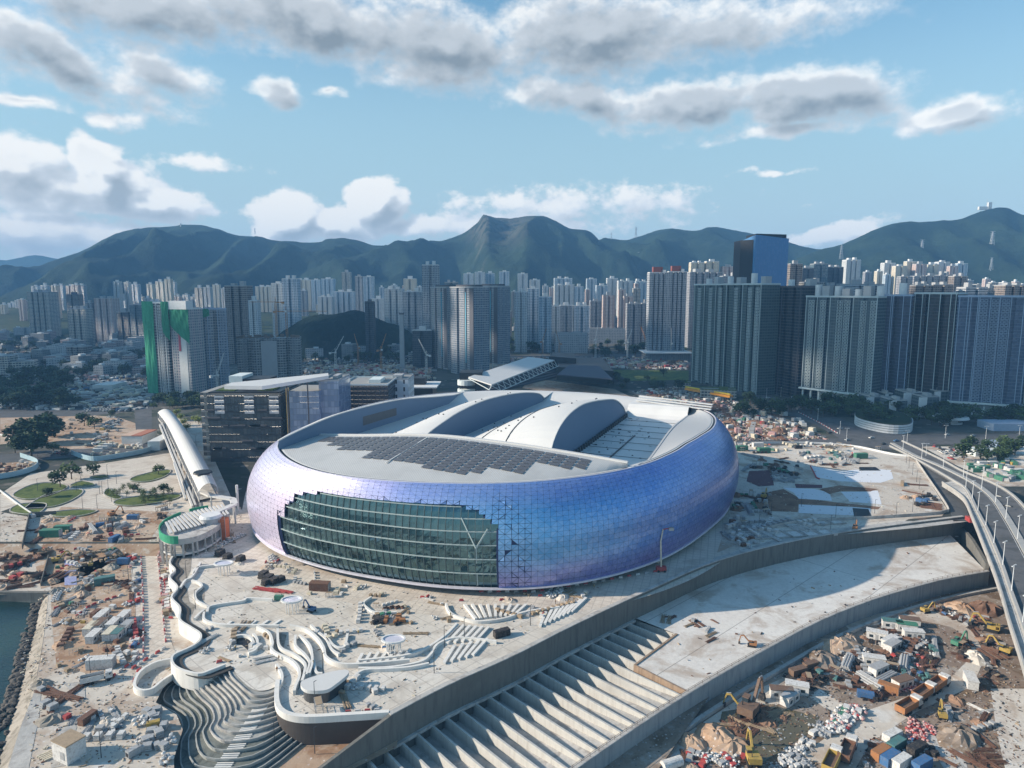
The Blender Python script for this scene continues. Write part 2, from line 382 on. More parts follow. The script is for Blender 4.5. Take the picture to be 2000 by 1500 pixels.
wall_mat('old_wall', (.17, .165, .15), (.07, .07, .065)); wall_mat('new_wall', (.33, .35, .36), (.14, .16, .18), .6); wall_mat('white_wall', (.72, .70, .66), (.45, .43, .40), .3)
wall_mat('fin_concrete', (.50, .49, .46), (.33, .31, .28), .6); wall_mat('rust_wall', (.33, .24, .17), (.12, .08, .06), .7)
def water_mat():
    m = bpy.data.materials.new('sea_water'); m.use_nodes = True; MAT['sea_water'] = m
    t = NT(m.node_tree); b = t.n['Principled BSDF']; ge = t.new('ShaderNodeNewGeometry'); P = ge.outputs['Position']
    t.set(b.inputs['Base Color'], t.mix(t.ss(t.noise(P, .03, 4, .6), .35, .65), (.008, .028, .03), (.02, .05, .04)))
    b.inputs['Roughness'].default_value = .12; b.inputs['Specular IOR Level'].default_value = .35
    bp = t.new('ShaderNodeBump'); bp.inputs['Strength'].default_value = .5; bp.inputs['Distance'].default_value = .4
    t.set(bp.inputs['Height'], t.noise(t.vm('MULTIPLY', P, (1, 2.2, 1)), .55, 5, .65)); t.set(b.inputs['Normal'], bp.outputs[0])
water_mat()
# ================================================================ levels: city and deck 0, promenade -4, trench slab -8, site yard -14, sea -7
PL, SL, YL, SEA, FL = -4.0, -8.0, -14.0, -7.0, -12.5
edge_px = [(362, 1062), (337, 1092), (332, 1105), (342, 1118), (331, 1132), (347, 1152), (335, 1172), (352, 1192), (351, 1215), (372, 1230), (391, 1243), (390, 1257), (372, 1270), (340, 1285), (337, 1300), (352, 1313), (388, 1322), (412, 1315), (440, 1304)]
deck_edge = WL(edge_px, 0, 4)
in_px = [(455, 1303), (462, 1318), (475, 1332), (487, 1342), (500, 1348), (512, 1349), (524, 1347), (534, 1343), (541, 1338)]
mid_px = [(385, 1318), (392, 1338), (415, 1358), (432, 1378), (437, 1400), (432, 1416), (465, 1424), (510, 1416), (550, 1403)]
out_px = [(357, 1322), (318, 1345), (304, 1372), (345, 1396), (357, 1425), (340, 1462), (350, 1530), (480, 1530), (600, 1445)]
bigwall_px = [(543, 1335), (541, 1352), (541, 1374), (548, 1391), (568, 1402), (605, 1406), (680, 1402), (760, 1397)]
bigwall = WL(bigwall_px, 0, 5)
tw = [(-33, 171), (-19, 185), (0, 201), (21, 221), (54, 250), (87, 277), (129, 300), (173, 317), (229, 334)]
trench_wall = spline(tw, 4)
w300 = W(362, 1062)[0:2]
deck_poly = [(-9000, w300[1]), w300] + deck_edge[1:] + WL(in_px, 0, 3) + bigwall + trench_wall + WL([(1905, 1012), (1960, 1060), (2060, 1230), (2250, 1560)], 0) + [(600, 120), (9000, 120), (9000, 9000), (-9000, 9000)]
# the city sheet bears on the sloping foothills further back
struct(MB().sheet(deck_poly, 0), 'ground', MAT['city_ground'])
prom = WL([(95, 1160), (86, 1240), (72, 1320), (60, 1390), (22, 1500), (8, 1560)], PL) + WL([(340, 1600)], PL) + \
       WL([(340, 1480), (357, 1425), (345, 1396), (304, 1372), (318, 1345), (345, 1318)], PL) + [p for p in deck_edge[:-10][::-1]]
prom = [(-420, 294), (-420, 250), W(95, 1160, PL)[:2]] + prom[1:]
prom += [(w300[0] + 2, 294)]
struct(MB().sheet(prom, PL), 'promenade_ground', MAT['pale_site'])
struct(MB().face([(-1200, 294, PL), (w300[0] + 3, 294, PL), (w300[0] + 3, w300[1], 0.0), (-1200, w300[1], 0.0)]), 'ramp_ground', MAT['orange_soil'])
struct(MB().sheet([(-1500, 262), (-255, 262), (-150, 250), (-60, 100), (-1500, 60)], SEA), 'sea', MAT['sea_water'])
# sloped stone sea wall between promenade and water
sw_top = WL([(95, 1160), (86, 1240), (72, 1320), (60, 1390), (22, 1500), (8, 1560)], PL, 3)
sw_bot = WL([(76, 1180), (58, 1252), (38, 1330), (20, 1395), (-12, 1500), (-30, 1560)], SEA, 3)
mb = MB()
for a, b, c, d in zip(sw_bot, sw_bot[1:], sw_top[1:], sw_top): mb.face([(*a, SEA - .5), (*b, SEA - .5), (*c, PL + .05), (*d, PL + .05)])
tag(mb.obj('seawall', MAT['stone']), 'sloping pale stone seawall along the green harbour water', 'seawall')
rnd = random.Random(3); mb = MB()
for k in range(520):
    t = rnd.random() * (len(sw_bot) - 1.01); i = int(t); f = t - i
    x = sw_bot[i][0] * (1 - f) + sw_bot[i + 1][0] * f; y = sw_bot[i][1] * (1 - f) + sw_bot[i + 1][1] * f
    o = rnd.uniform(-9, 1) * (1 if y < 185 else .25); mb.ico(x + o, y + o * .2, SEA + rnd.uniform(-.2, .5), rnd.uniform(.5, 1.3), .6, k)
struct(mb, 'rocks', mat('rock', (.10, .09, .08), .9), 'stuff')
# quay wall of the old pier on the left
tag(MB().wall([(-420, 250), W(-60, 1158, PL)[:2], W(95, 1160, PL)[:2]], SEA - 1, PL + .8, 1.6).obj('quay_wall', MAT['old_wall']), 'dark weathered quay wall above the harbour water', 'quay wall')
# lower ground under terraces
struct(MB().sheet(WL([(290, 1290), (560, 1290), (780, 1398)], -7.2) + [(-31, 169), (-44, 158), (-58, 140)] + WL([(520, 1640), (280, 1640)], -7.2), -7.2), 'lower_ground', MAT['orange_soil'])
# trench: slab, floor, yard
rw_px = [(1930, 1119), (1860, 1131), (1800, 1145), (1700, 1175), (1600, 1215), (1500, 1268), (1415, 1315), (1330, 1366), (1265, 1408), (1200, 1452), (1100, 1522), (1000, 1595)]
right_wall = WL(rw_px, SL, 3)
slab = WL([(1212, 1196), (1322, 1239), (1240, 1300), (1342, 1352)], SL)
slab = slab + [p for p in right_wall if proj(p[0], p[1], SL)[0] > 1345][::-1] + [(222, 334)] + [p for p in trench_wall if p[0] > 43][::-1]
struct(MB().sheet(slab, SL), 'tunnel_slab', MAT['tunnel_slab'])
struct(MB().sheet([(-60, 140), (-40, 164), (43, 246), (70, 236), (62, 200), (20, 140)], FL), 'trench_floor', MAT['yard_soil'])
struct(MB().sheet([(-70, 90), (-45, 150), (40, 240), (226, 336), (226, 470), (700, 470), (700, 90)], YL), 'yard_ground', MAT['yard_soil'])
# retaining walls
lw_top = [(-52, 153)] + trench_wall
zs = [-5 if p[0] < -34 else .9 for p in lw_top]
t = thing('retaining_wall', 'long weathered grey retaining wall between stadium deck and sunken trench', 'retaining wall')
MB().wall(lw_top, FL - 1, zs, 1.0).obj('wall_face', MAT['old_wall'], t)
MB().wall([(p[0] - .3, p[1] + .3) for p in trench_wall], [.9] * len(trench_wall), 1.15, 1.7).obj('coping', MAT['concrete'], t)
ledge = [(p[0] + .9 * .7, p[1] - .9 * .7) for p in trench_wall]
MB().wall([p for p in ledge if p[0] < 54], SL - .6, SL + .25, 1.2).obj('ledge', MAT['concrete'], t)
t = thing('retaining_wall', 'curved pale concrete retaining wall dropping from the slab to the works yard', 'retaining wall')
MB().wall(right_wall, YL - .5, SL + .9, .9).obj('wall_face', MAT['new_wall'], t)
MB().wall(right_wall, [SL + .9] * len(right_wall), SL + 1.05, 1.5).obj('coping', MAT['concrete'], t)
foot = [(p[0] + 1.4 * .66, p[1] - 1.4 * .75) for p in right_wall]; foot = [(x + 2.2, y - 2.4) for x, y in foot]
mb = MB().wall(foot, YL - .2, YL + 1.1, 1.4); mb.obj('footing', MAT['concrete'], t)
mb = MB()
for i in range(0, len(right_wall) - 1):
    for f in (0, .5):
        p = (right_wall[i][0] * (1 - f) + right_wall[i + 1][0] * f, right_wall[i][1] * (1 - f) + right_wall[i + 1][1] * f)
        mb.bar((p[0], p[1], SL + 1), (p[0], p[1], SL + 2.1), .09)
for hgt in (1.55, 2.1):
    for a, b in zip(right_wall, right_wall[1:]): mb.bar((*a, SL + hgt), (*b, SL + hgt), .07)
mb.obj('railing', mat('rusty_steel', (.16, .11, .08)), t)
# fins (cross walls) of the cut-and-cover trench
t = thing('trench_cross_walls', 'row of parallel concrete cross walls spanning the open sunken trench', 'cross walls')
fin_end = [(p[0], p[1]) for p in right_wall]
def hit(px_, py_, dx, dy):
    best = None
    for a, b in zip(fin_end, fin_end[1:]):
        ex, ey = b[0] - a[0], b[1] - a[1]; den = dx * ey - dy * ex
        if abs(den) < 1e-9: continue
        s = ((a[0] - px_) * ey - (a[1] - py_) * ex) / den; u = ((a[0] - px_) * dy - (a[1] - py_) * dx) / den
        if s > 0 and -.01 <= u <= 1.01 and (best is None or s < best): best = s
    return best or 30
x0, y0 = -50.5, 156.0
for k in range(27):
    q = k * 5.23; fx, fy = x0 + q * .727, y0 + q * .687
    f = k / 26; dx, dy = .62 + .12 * f, -(.785 - .11 * f); n_ = math.hypot(dx, dy); dx /= n_; dy /= n_
    L_ = hit(fx, fy, dx, dy) - .4
    if k >= 20: L_ = min(L_, [34, 33, 32, 31, 30, 28, 26][k - 20])
    hi = SL - .15; lo0, lo1 = FL + .8, hi - 1.1 - .25 * (k < 9)
    mb = MB(); a = (fx, fy); b = (fx + dx * L_, fy + dy * L_); nx, ny = -dy * .32, dx * .32
    top = [(a[0] + nx, a[1] + ny, hi), (a[0] - nx, a[1] - ny, hi), (b[0] - nx, b[1] - ny, hi), (b[0] + nx, b[1] + ny, hi)]
    bot = [(p[0], p[1], FL - .5) for p in top]
    mb.face(top[::-1]); mb.face([bot[1], bot[2], top[2], top[1]]); mb.face([bot[3], bot[0], top[0], top[3]]); mb.face([bot[2], bot[3], top[3], top[2]]); mb.face([bot[0], bot[1], top[1], top[0]])
    mb.obj('cross_wall', MAT['fin_concrete'], t)
    # haunched floor bay between fins, rising towards the outer wall
    if k < 26:
        ex, ey = fx + 5.23 * .727, fy + 5.23 * .687
        mb = MB(); n2 = 8
        for j in range(n2):
            f0, f1 = j / n2, (j + 1) / n2; zf = lambda f: lo0 + (lo1 - lo0) * max(0, (f - .25) / .75) ** 1.2
            mb.face([(fx + dx * L_ * f0, fy + dy * L_ * f0, zf(f0)), (fx + dx * L_ * f1, fy + dy * L_ * f1, zf(f1)), (ex + dx * L_ * f1, ey + dy * L_ * f1, zf(f1)), (ex + dx * L_ * f0, ey + dy * L_ * f0, zf(f0))])
        mb.obj('floor_bay', MAT['concrete'], t)
# small step wall at slab corner
MB().wall(WL([(1322, 1239), (1240, 1300), (1342, 1352)], SL), FL, SL + .35, .8).obj('edge_beam', MAT['rust_wall'], t)
# ---------------------------------------------------------------- deck surface patches (each sheet a few cm above the one below)
def patch(name, px, z, m, sm=0, kind='structure'):
    return struct(MB().sheet(WL(px, z, sm, True) if sm else WL(px, z), z), name, MAT[m], kind)
deck2 = deck_edge + WL(in_px, .03, 3) + bigwall + trench_wall[:-3] + WL([(1790, 1005), (1700, 985), (1560, 960), (1440, 930), (1440, 860), (900, 800), (540, 900), (480, 960), (470, 1010), (430, 1045)], .03)
struct(MB().sheet(deck2, .03), 'stadium_deck', MAT['deck_slab'])
# ---------------------------------------------------------------- curved parapets
t = thing('deck_parapet', 'winding white parapet wall along the edge of the stadium deck', 'parapet')
MB().wall(deck_edge, PL - .5, 1.25, .7).obj('parapet_wall', MAT['white_wall'], t)
band = [(p[0] + 2.2, p[1] - .2) for p in deck_edge[2:]]
MB().wall(band, .04, .35, 2.2).obj('channel_shade', mat('dark_strip', (.06, .055, .05)), t)  # near-black strip paints the shade of the sunken channel inside the parapet
t = thing('curved_retaining_wall', 'tall dark curved retaining wall with white rim below the deck corner', 'retaining wall')
MB().wall(bigwall, -7.3, -.6, .8).obj('wall_face', mat('dark_cladding', (.075, .065, .06), .6), t)
MB().wall(bigwall, -.6, 1.3, 1.3).obj('white_rim', MAT['white_wall'], t)
# ---------------------------------------------------------------- terraces
def res(px, n=34): 
    s_ = spline(px, 8); return [s_[int(round(i * (len(s_) - 1) / (n - 1)))] for i in range(n)]
KI, KM, KO = res(in_px), res(mid_px), res(out_px)
NT_ = 13
def tcurve(k, z):
    f = k / NT_
    if f < .5: A, B, g_ = KI, KM, f * 2
    else: A, B, g_ = KM, KO, f * 2 - 1
    return [W(a[0] * (1 - g_) + b[0] * g_, a[1] * (1 - g_) + b[1] * g_, z)[:2] for a, b in zip(A, B)]
t = thing('stepped_terraces', 'stepped curving stone terraces cascading down below the deck', 'terraces')
ground_mat('terrace_stone', [(.33, .335, .32), (.42, .42, .39), (.26, .27, .26)], (.05, .2, 1.0)); ground_mat('terrace_shaded', [(.15, .165, .15), (.20, .21, .19), (.10, .11, .10)], (.05, .2, 1.0))
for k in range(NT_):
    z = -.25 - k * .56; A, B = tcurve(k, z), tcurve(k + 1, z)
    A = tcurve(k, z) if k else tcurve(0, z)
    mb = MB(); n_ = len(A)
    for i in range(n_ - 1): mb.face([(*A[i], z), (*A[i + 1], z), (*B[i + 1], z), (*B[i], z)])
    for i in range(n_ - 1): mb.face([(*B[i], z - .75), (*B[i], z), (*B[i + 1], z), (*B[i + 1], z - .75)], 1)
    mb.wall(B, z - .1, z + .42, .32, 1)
    mb.obj('terrace_step', [MAT['terrace_stone' if k < 8 else 'terrace_shaded'], MAT['concrete'] if k < 8 else MAT['terrace_stone']], t)  # lower steps carry their shade as a darker stone colour
    if 3 <= k <= 10:   # little stair flights near the wall end
        mb = MB(); p = Vector(B[27]); q = Vector(A[27]); d = (p - q); 
        along = (Vector(B[28]) - Vector(B[26])).normalized()
        for j in range(3):
            c_ = q.lerp(p, .35 + j * .22); mb.box(c_.x, c_.y, z - .3, 4.2, .45, .55, math.atan2(along.y, along.x))
        mb.obj('stair_flight', MAT['white_wall'], t)
# ================================================================ the stadium
CX, CY = 6.0, 372.0
rimT = [(-205, 112), (-188, 110), (-171, 119), (-163, 125), (-155, 130), (-141, 133), (-132, 134), (-124, 133), (-115, 129), (-106, 125), (-97, 122), (-88, 118), (-78, 113), (-68, 108), (-60, 104), (-51, 99), (-35, 94), (-21, 96), (-3, 105), (8, 112), (17, 117), (30, 118), (52, 116), (75, 117), (93, 119), (111, 119), (130, 118), (155, 112)]
baseT = [(-205, 118), (-188, 121), (-171, 131), (-163, 138), (-155, 142.5), (-141, 140), (-132, 136.5), (-124, 133.5), (-115, 130.5), (-106, 129.5), (-97, 128), (-88, 126), (-78, 121.5), (-66, 115.5), (-51, 109), (-42, 106.5), (-32, 106), (-20, 108.5), (-8, 112), (4, 117), (17, 122), (30, 123), (52, 121), (75, 122), (93, 124), (111, 124), (130, 123), (155, 118)]
def radial(T):
    N = 720; arr = []
    for i in range(N):
        a = -205 + i * .5; arr.append(interp(a, T))
    for _ in range(14): arr = [(arr[i - 1] + arr[i] * 2 + arr[(i + 1) % N]) / 4 for i in range(N)] if _ % 2 == 0 else [(arr[i - 3] + arr[i] * 2 + arr[(i + 3) % N]) / 4 for i in range(N)]
    def f(deg):
        x = ((deg + 205) % 360) * 2; i = int(x); g_ = x - i
        return arr[i % N] * (1 - g_) + arr[(i + 1) % N] * g_
    return f
Rr, Rb = radial(rimT), radial(baseT)
ZB, ZR = 3.2, 42.0
def shellP(deg, t, off=0.0):
    """point on the skin: t 0 at the lip, 1 at the rim"""
    rb, rr = Rb(deg), Rr(deg)
    z = ZB + (ZR - ZB) * (1 - (1 - t) ** 1.25 * (1 - .18 * t))
    bulge = (3.6 + 1.6 * max(0, math.cos(R(deg)))) * math.sin(math.pi * min(1, t) ** .8) ** .9 if 0 < t < 1 else 0
    r = rb + (rr - rb) * t ** 2.2 + bulge + off
    a = R(deg); return Vector((CX + math.cos(a) * r, CY + math.sin(a) * r, z))
stad = thing('stadium', 'huge rounded stadium clad in pearly blue and violet triangular panels', 'stadium')
# --- materials
def pearl(name):
    m = bpy.data.materials.new(name); m.use_nodes = True; MAT[name] = m
    t = NT(m.node_tree); b = t.n['Principled BSDF']; ge = t.new('ShaderNodeNewGeometry')
    P = t.new('ShaderNodeSeparateXYZ'); t.set(P.inputs[0], ge.outputs['Position'])
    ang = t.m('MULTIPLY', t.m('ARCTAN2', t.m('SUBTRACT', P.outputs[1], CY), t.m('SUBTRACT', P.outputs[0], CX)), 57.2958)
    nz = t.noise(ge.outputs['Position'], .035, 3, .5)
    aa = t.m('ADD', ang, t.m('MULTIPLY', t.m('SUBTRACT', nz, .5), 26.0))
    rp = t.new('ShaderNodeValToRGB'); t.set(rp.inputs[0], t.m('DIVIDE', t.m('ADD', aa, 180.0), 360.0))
    cr = rp.color_ramp; stops = [(-180, (.62, .60, .82)), (-150, (.72, .68, .88)), (-128, (.82, .70, .88)), (-113, (.60, .56, .84)), (-99, (.20, .42, .72)), (-86, (.11, .37, .70)), (-64, (.10, .24, .60)), (-38, (.085, .165, .48)), (-10, (.11, .22, .52)), (20, (.18, .34, .80)), (60, (.4, .4, .8)), (180, (.66, .62, .82))]  # fixed bands carry the pearly sheen; pale left also paints the sun highlight
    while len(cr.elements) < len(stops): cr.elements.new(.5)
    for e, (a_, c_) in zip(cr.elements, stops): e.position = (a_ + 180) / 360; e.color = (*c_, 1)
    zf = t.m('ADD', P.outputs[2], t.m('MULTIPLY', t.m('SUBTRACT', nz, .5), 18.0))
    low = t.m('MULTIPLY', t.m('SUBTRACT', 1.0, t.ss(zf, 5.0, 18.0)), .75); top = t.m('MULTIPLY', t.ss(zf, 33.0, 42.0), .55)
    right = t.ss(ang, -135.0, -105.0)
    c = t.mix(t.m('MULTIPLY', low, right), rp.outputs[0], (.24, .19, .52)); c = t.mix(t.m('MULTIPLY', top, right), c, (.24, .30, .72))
    oi = t.new('ShaderNodeTexWhiteNoise', noise_dimensions='3D'); t.set(oi.inputs['Vector'], t.vm('SNAP', ge.outputs['True Normal'], (.004, .004, .004)))
    c = t.mix(t.m('MULTIPLY', oi.outputs[0], .28), c, t.mix(.5, c, (.8, .85, 1.0)))
    t.set(b.inputs['Base Color'], c)
    b.inputs['Metallic'].default_value = .45; b.inputs['Roughness'].default_value = .30; b.inputs['Specular IOR Level'].default_value = .6
    b.inputs['Coat Weight'].default_value = .35; b.inputs['Coat Roughness'].default_value = .22
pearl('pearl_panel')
mat('joint_dark', (.03, .045, .12), .6); mat('gutter', (.05, .06, .07), .5); mat('roof_white', (.60, .595, .58), .55, var=.04, scale=.08); mat('lip_white', (.72, .70, .78), .3, .3)
mat('roof_grey', (.14, .20, .29), .8, var=.03, scale=.06); mat('solar', (.10, .10, .11), .4, var=.2, scale=.6, spec=.5); mat('roof_dark', (.12, .12, .125), .7)
def corr(name, col, ang, per=1.2, dark=.8):
    m = bpy.data.materials.new(name); m.use_nodes = True; MAT[name] = m
    t = NT(m.node_tree); b = t.n['Principled BSDF']; b.inputs['Roughness'].default_value = .5; b.inputs['Specular IOR Level'].default_value = .35
    ge = t.new('ShaderNodeNewGeometry'); mp = t.new('ShaderNodeMapping'); t.set(mp.inputs[0], ge.outputs['Position']); mp.inputs[2].default_value = (0, 0, ang)
    s = t.new('ShaderNodeSeparateXYZ'); t.set(s.inputs[0], mp.outputs[0])
    k = t.m('LESS_THAN', t.m('FRACT', t.m('DIVIDE', s.outputs[0], per)), .2)
    c = t.mix(t.ss(t.noise(ge.outputs['Position'], .09, 4, .6), .4, .7), col, [x * .88 for x in col])
    t.set(b.inputs['Base Color'], t.mix(k, c, [x * dark for x in col]))
corr('roof_seam', (.72, .71, .69), R(-22.6), 1.1, .8); corr('roof_seam2', (.50, .50, .49), R(-22.6), .8, .74)
def glassm(name, col, rough=.06, metal=.75):
    m = bpy.data.materials.new(name); m.use_nodes = True; MAT[name] = m
    t = NT(m.node_tree); b = t.n['Principled BSDF']; ge = t.new('ShaderNodeNewGeometry')
    wn = t.new('ShaderNodeTexWhiteNoise', noise_dimensions='3D'); t.set(wn.inputs['Vector'], t.vm('SNAP', ge.outputs['True Normal'], (.003, .003, .003)))
    t.set(b.inputs['Base Color'], t.mix(wn.outputs[0], col, [x * 1.35 for x in col]))
    b.inputs['Metallic'].default_value = metal; b.inputs['Roughness'].default_value = rough; b.inputs['Specular IOR Level'].default_value = .8
glassm('stadium_glass', (.085, .15, .16), .05, .85)
# --- glass opening, traced as an outline on the skin in (angle, height) from where it stands
g_top = [(-137, .38), (-135.6, .40), (-135.5, .50), (-133.5, .55), (-133.4, .62), (-130, .68), (-127, .73), (-120, .745), (-110, .755), (-104, .745), (-100.5, .72), (-98.5, .70), (-96.6, .60), (-95.1, .53), (-95, .5)]
def gtop(deg): return interp(deg, g_top) if -137 <= deg <= -95 else 0
NC, NRW = 330, 22
def in_glass(deg, t): return -137 < deg < -95 and t < gtop(deg) - .012
rnd = random.Random(11)
mb = MB(); back = MB()
def tri(p, inset, tilt):
    c = (p[0] + p[1] + p[2]) / 3; n = (p[1] - p[0]).cross(p[2] - p[0]).normalized()
    ax = Vector((rnd.uniform(-1, 1), rnd.uniform(-1, 1), rnd.uniform(-1, 1)))
    q = []
    for v in p:
        d = (v - c) * inset; q.append(c + d + n * (.12 + tilt * d.dot(ax)))
    mb.face(q)
for i in range(NC):
    a0, a1 = -180 + i * 360 / NC, -180 + (i + 1) * 360 / NC; am = (a0 + a1) / 2
    for j in range(NRW):
        t0, t1 = j / NRW, (j + 1) / NRW; tm = (t0 + t1) / 2
        P = [shellP(a0, t0), shellP(a1, t0), shellP(a1, t1), shellP(a0, t1)]
        if in_glass(am, tm): continue
        T2 = ((P[0], P[1], P[2]), (P[0], P[2], P[3])) if (i + j) % 2 else ((P[0], P[1], P[3]), (P[1], P[2], P[3]))
        dist = 99
        if -152 < am < -84:
            for da in range(-12, 13, 2):
                g1 = gtop(am + da)
                if g1 > 0: dist = min(dist, math.hypot(da * 2.0, max(0, (tm - g1)) * 55))
        for T_ in T2:
            pr = max(0, .20 - dist * (.016 if am > -96 else .05 if tm < .5 else .16))
            if rnd.random() < pr * .7: 
                if rnd.random() < .85: tri(T_, .72, .35)
                continue
            tri(T_, .955 if pr == 0 else .94 - rnd.random() * .08, .016 + .12 * pr * rnd.random())
        back.face([shellP(a0, t0, -.35), shellP(a1, t0, -.35), shellP(a1, t1, -.35), shellP(a0, t1, -.35)])
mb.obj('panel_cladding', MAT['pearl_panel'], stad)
back.obj('panel_backing', MAT['joint_dark'], stad)
# glass skin: columns with a saw-tooth head, seven glazed storeys
gl = MB(); mu = MB(); fl = MB(); NGC = 34
for i in range(NGC):
    a0 = -137 + 42.0 * i / NGC; a1 = -137 + 42.0 * (i + 1) / NGC
    h0 = gtop((a0 + a1) / 2); saw = .042 if h0 > .62 else 0
    rows = [k / 17 for k in range(18) if k / 17 < h0 - .02] + [h0]
    for k in range(len(rows) - 1):
        ta, tb = rows[k], rows[k + 1]; last = k == len(rows) - 2
        j1 = rnd.uniform(-.02, .02); j2 = rnd.uniform(-.02, .02)
        P = [shellP(a0, ta, -.9 + j1), shellP(a1, ta, -.9 - j1), shellP(a1, tb + (saw if last else 0), -.9 + j2), shellP(a0, tb - (saw * .2 if last else 0), -.9 - j2)]
        gl.face(P)
        if k and k % 2 == 0: mu.bar(shellP(a0, ta, -.55), shellP(a1, ta, -.55), .5, .34, 2)
    for k in range(len(rows) - 1): mu.bar(shellP(a0, rows[k], -.6), shellP(a0, rows[k + 1], -.6), .16, .3)
    # reveal at head
    mu.bar(shellP(a0, h0 - saw * .2, -.3), shellP(a1, h0 + saw, -.3), .3, .7, 1)
for k in range(12):
    t0, t1 = gtop(-136.8) * k / 12, gtop(-136.8) * (k + 1) / 12; mu.bar(shellP(-137, t0, -.3), shellP(-137, t1, -.3), .35, .9, 1)
    t0, t1 = .5 * k / 12, .5 * (k + 1) / 12; mu.bar(shellP(-95, t0, -.3), shellP(-95, t1, -.3), .35, .9, 1)
win = gl.obj('glass_facade', MAT['stadium_glass'], stad)
mu.obj('mullions', [mat('mullion', (.13, .17, .17), .4, .3), MAT['joint_dark'], mat('transom', (.34, .41, .41), .5)], win)
tr = MB()
tr.bar(shellP(-98.5, .02, -.5), shellP(-98.5, .33, -.5), .4); tr.bar(shellP(-98.5, .33, -.2), shellP(-101, .6, -.2), .4); tr.bar(shellP(-98.5, .33, -.2), shellP(-96.6, .50, -.2), .5)
tr.obj('branching_column', MAT['transom'], win)
# lip and undercroft
lip = MB(); uc = MB(); so = MB()
for i in range(240):
    a0, a1 = i * 1.5, (i + 1) * 1.5
    lip.bar(shellP(a0, 0, .35), shellP(a1, 0, .35), 1.1, .7)
    so.face([shellP(a0, 0, .2), shellP(a0, 0, -9), shellP(a1, 0, -9), shellP(a1, 0, .2)])
    p0, p1 = shellP(a0, 0, -8.5), shellP(a1, 0, -8.5)
    uc.face([(p0.x, p0.y, 0), (p1.x, p1.y, 0), (p1.x, p1.y, ZB), (p0.x, p0.y, ZB)])
    if i % 3 == 0: uc.bar((shellP(a0, 0, -6.5).x, shellP(a0, 0, -6.5).y, 0), shellP(a0, 0, -5), .5)
lip.obj('lower_lip', MAT['lip_white'], stad); so.obj('soffit', mat('soffit', (.12, .12, .14)), stad)
uc.obj('ground_floor_glazing', glassm('undercroft', (.05, .055, .06), .2, .3) or MAT['undercroft'], stad)
# --- roof in its own axes: u runs back-right along the arches, v across
U = Vector((.385, .923)).normalized(); Vv = Vector((.923, -.385)).normalized()
def uv(u, v, z): p = Vector((CX, CY)) + U * u + Vv * v; return (p.x, p.y, z)
def rim_u(v, sign, inset=2.6):
    """where the line v = const meets the rim"""
    lo, hi = 0.0, 170.0
    for _ in range(30):
        mid = (lo + hi) / 2; p = uv(sign * mid, v, 0); dx, dy = p[0] - CX, p[1] - CY
        if math.hypot(dx, dy) < Rr(math.degrees(math.atan2(dy, dx))) - inset: lo = mid
        else: hi = mid
    return sign * lo
ch = [(-104, 41), (-80, 43), (-56, 44.7), (-14, 48.2), (24, 47.6), (55, 45.8), (83, 43.6), (100, 42)]
lw = [(-110, 45), (-98, 47.3), (-68, 50.6), (-42, 51.2), (-11, 50.4), (11, 48.9), (40, 45.5), (70, 42.5)]
z1 = [(-74, 46.5), (-66, 48.5), (-51, 51), (-34, 53), (-2, 54), (43, 51.2), (79, 46), (91, 41)]
z2 = [(-74, 46.5), (-70, 50.5), (-62, 54.8), (-49, 58.0), (-32, 59.2), (-15, 58.4), (10, 55.8), (37, 51.9), (57, 45), (64, 40)]
def sm(T, n=5):
    P = spline(T, n); return P
ch, lw, z1, z2 = sm(ch), sm(lw), sm(z1), sm(z2)
DK = 37.5; VL, V1, V2, VR, UC = -79, -21, 42, 79, -74
def zc(v): return interp(v, ch)
def step(x): x = max(0, min(1, x)); return x * x * (3 - 2 * x)
def zroof(u, v, pc):
    ub = rim_b(v)
    if pc == 'A': z = DK + 1.5 * (1 - step((u + 20) / 60)) * 0 + max(0, interp(u, z1) - DK) * step((v + 66) / 45) ** .9
    elif pc == 'B':
        b0 = 38.8; z = b0 + max(0, interp(u, z2) - b0) * math.sin(math.pi / 2 * max(0, (v - V1) / (V2 - V1))) ** 1.55
    elif pc == 'C': z = DK - .6
    if pc != 'C': 
        k = step((u - (ub - 26)) / 24); z = z * (1 - k) + 42.6 * k
    else:
        k = step((u - 66) / 9); z = z * (1 - k) + 43.6 * k
    return z
_rb = {}
def rim_b(v):
    v = round(v, 1)
    if v not in _rb: _rb[v] = rim_u(v, 1)
    return _rb[v]
def rim_f(v): return rim_u(v, -1)
def piece(name, va, vb, m, pc, parent=stad, nv=24, nu=46):
    mb = MB()
    for i in range(nv):
        p, q = va + (vb - va) * i / nv, va + (vb - va) * (i + 1) / nv
        for j in range(nu):
            f0, f1 = j / nu, (j + 1) / nu; pts = []
            for v_, f_ in ((p, f0), (q, f0), (q, f1), (p, f1)):
                u_ = UC + (rim_b(v_) - UC) * f_ if pc != 'C' else (UC + (66 - UC) * f_ / .87 if f_ <= .87 else 66 + 9 * (f_ - .87) / .0652 if f_ < .936 else 75 + (rim_b(v_) - 75) * (f_ - .935) / .065); pts.append(uv(u_, v_, zroof(u_, v_, pc)))
            mb.face(pts)
    return mb.obj(name, m, parent, smooth=False)
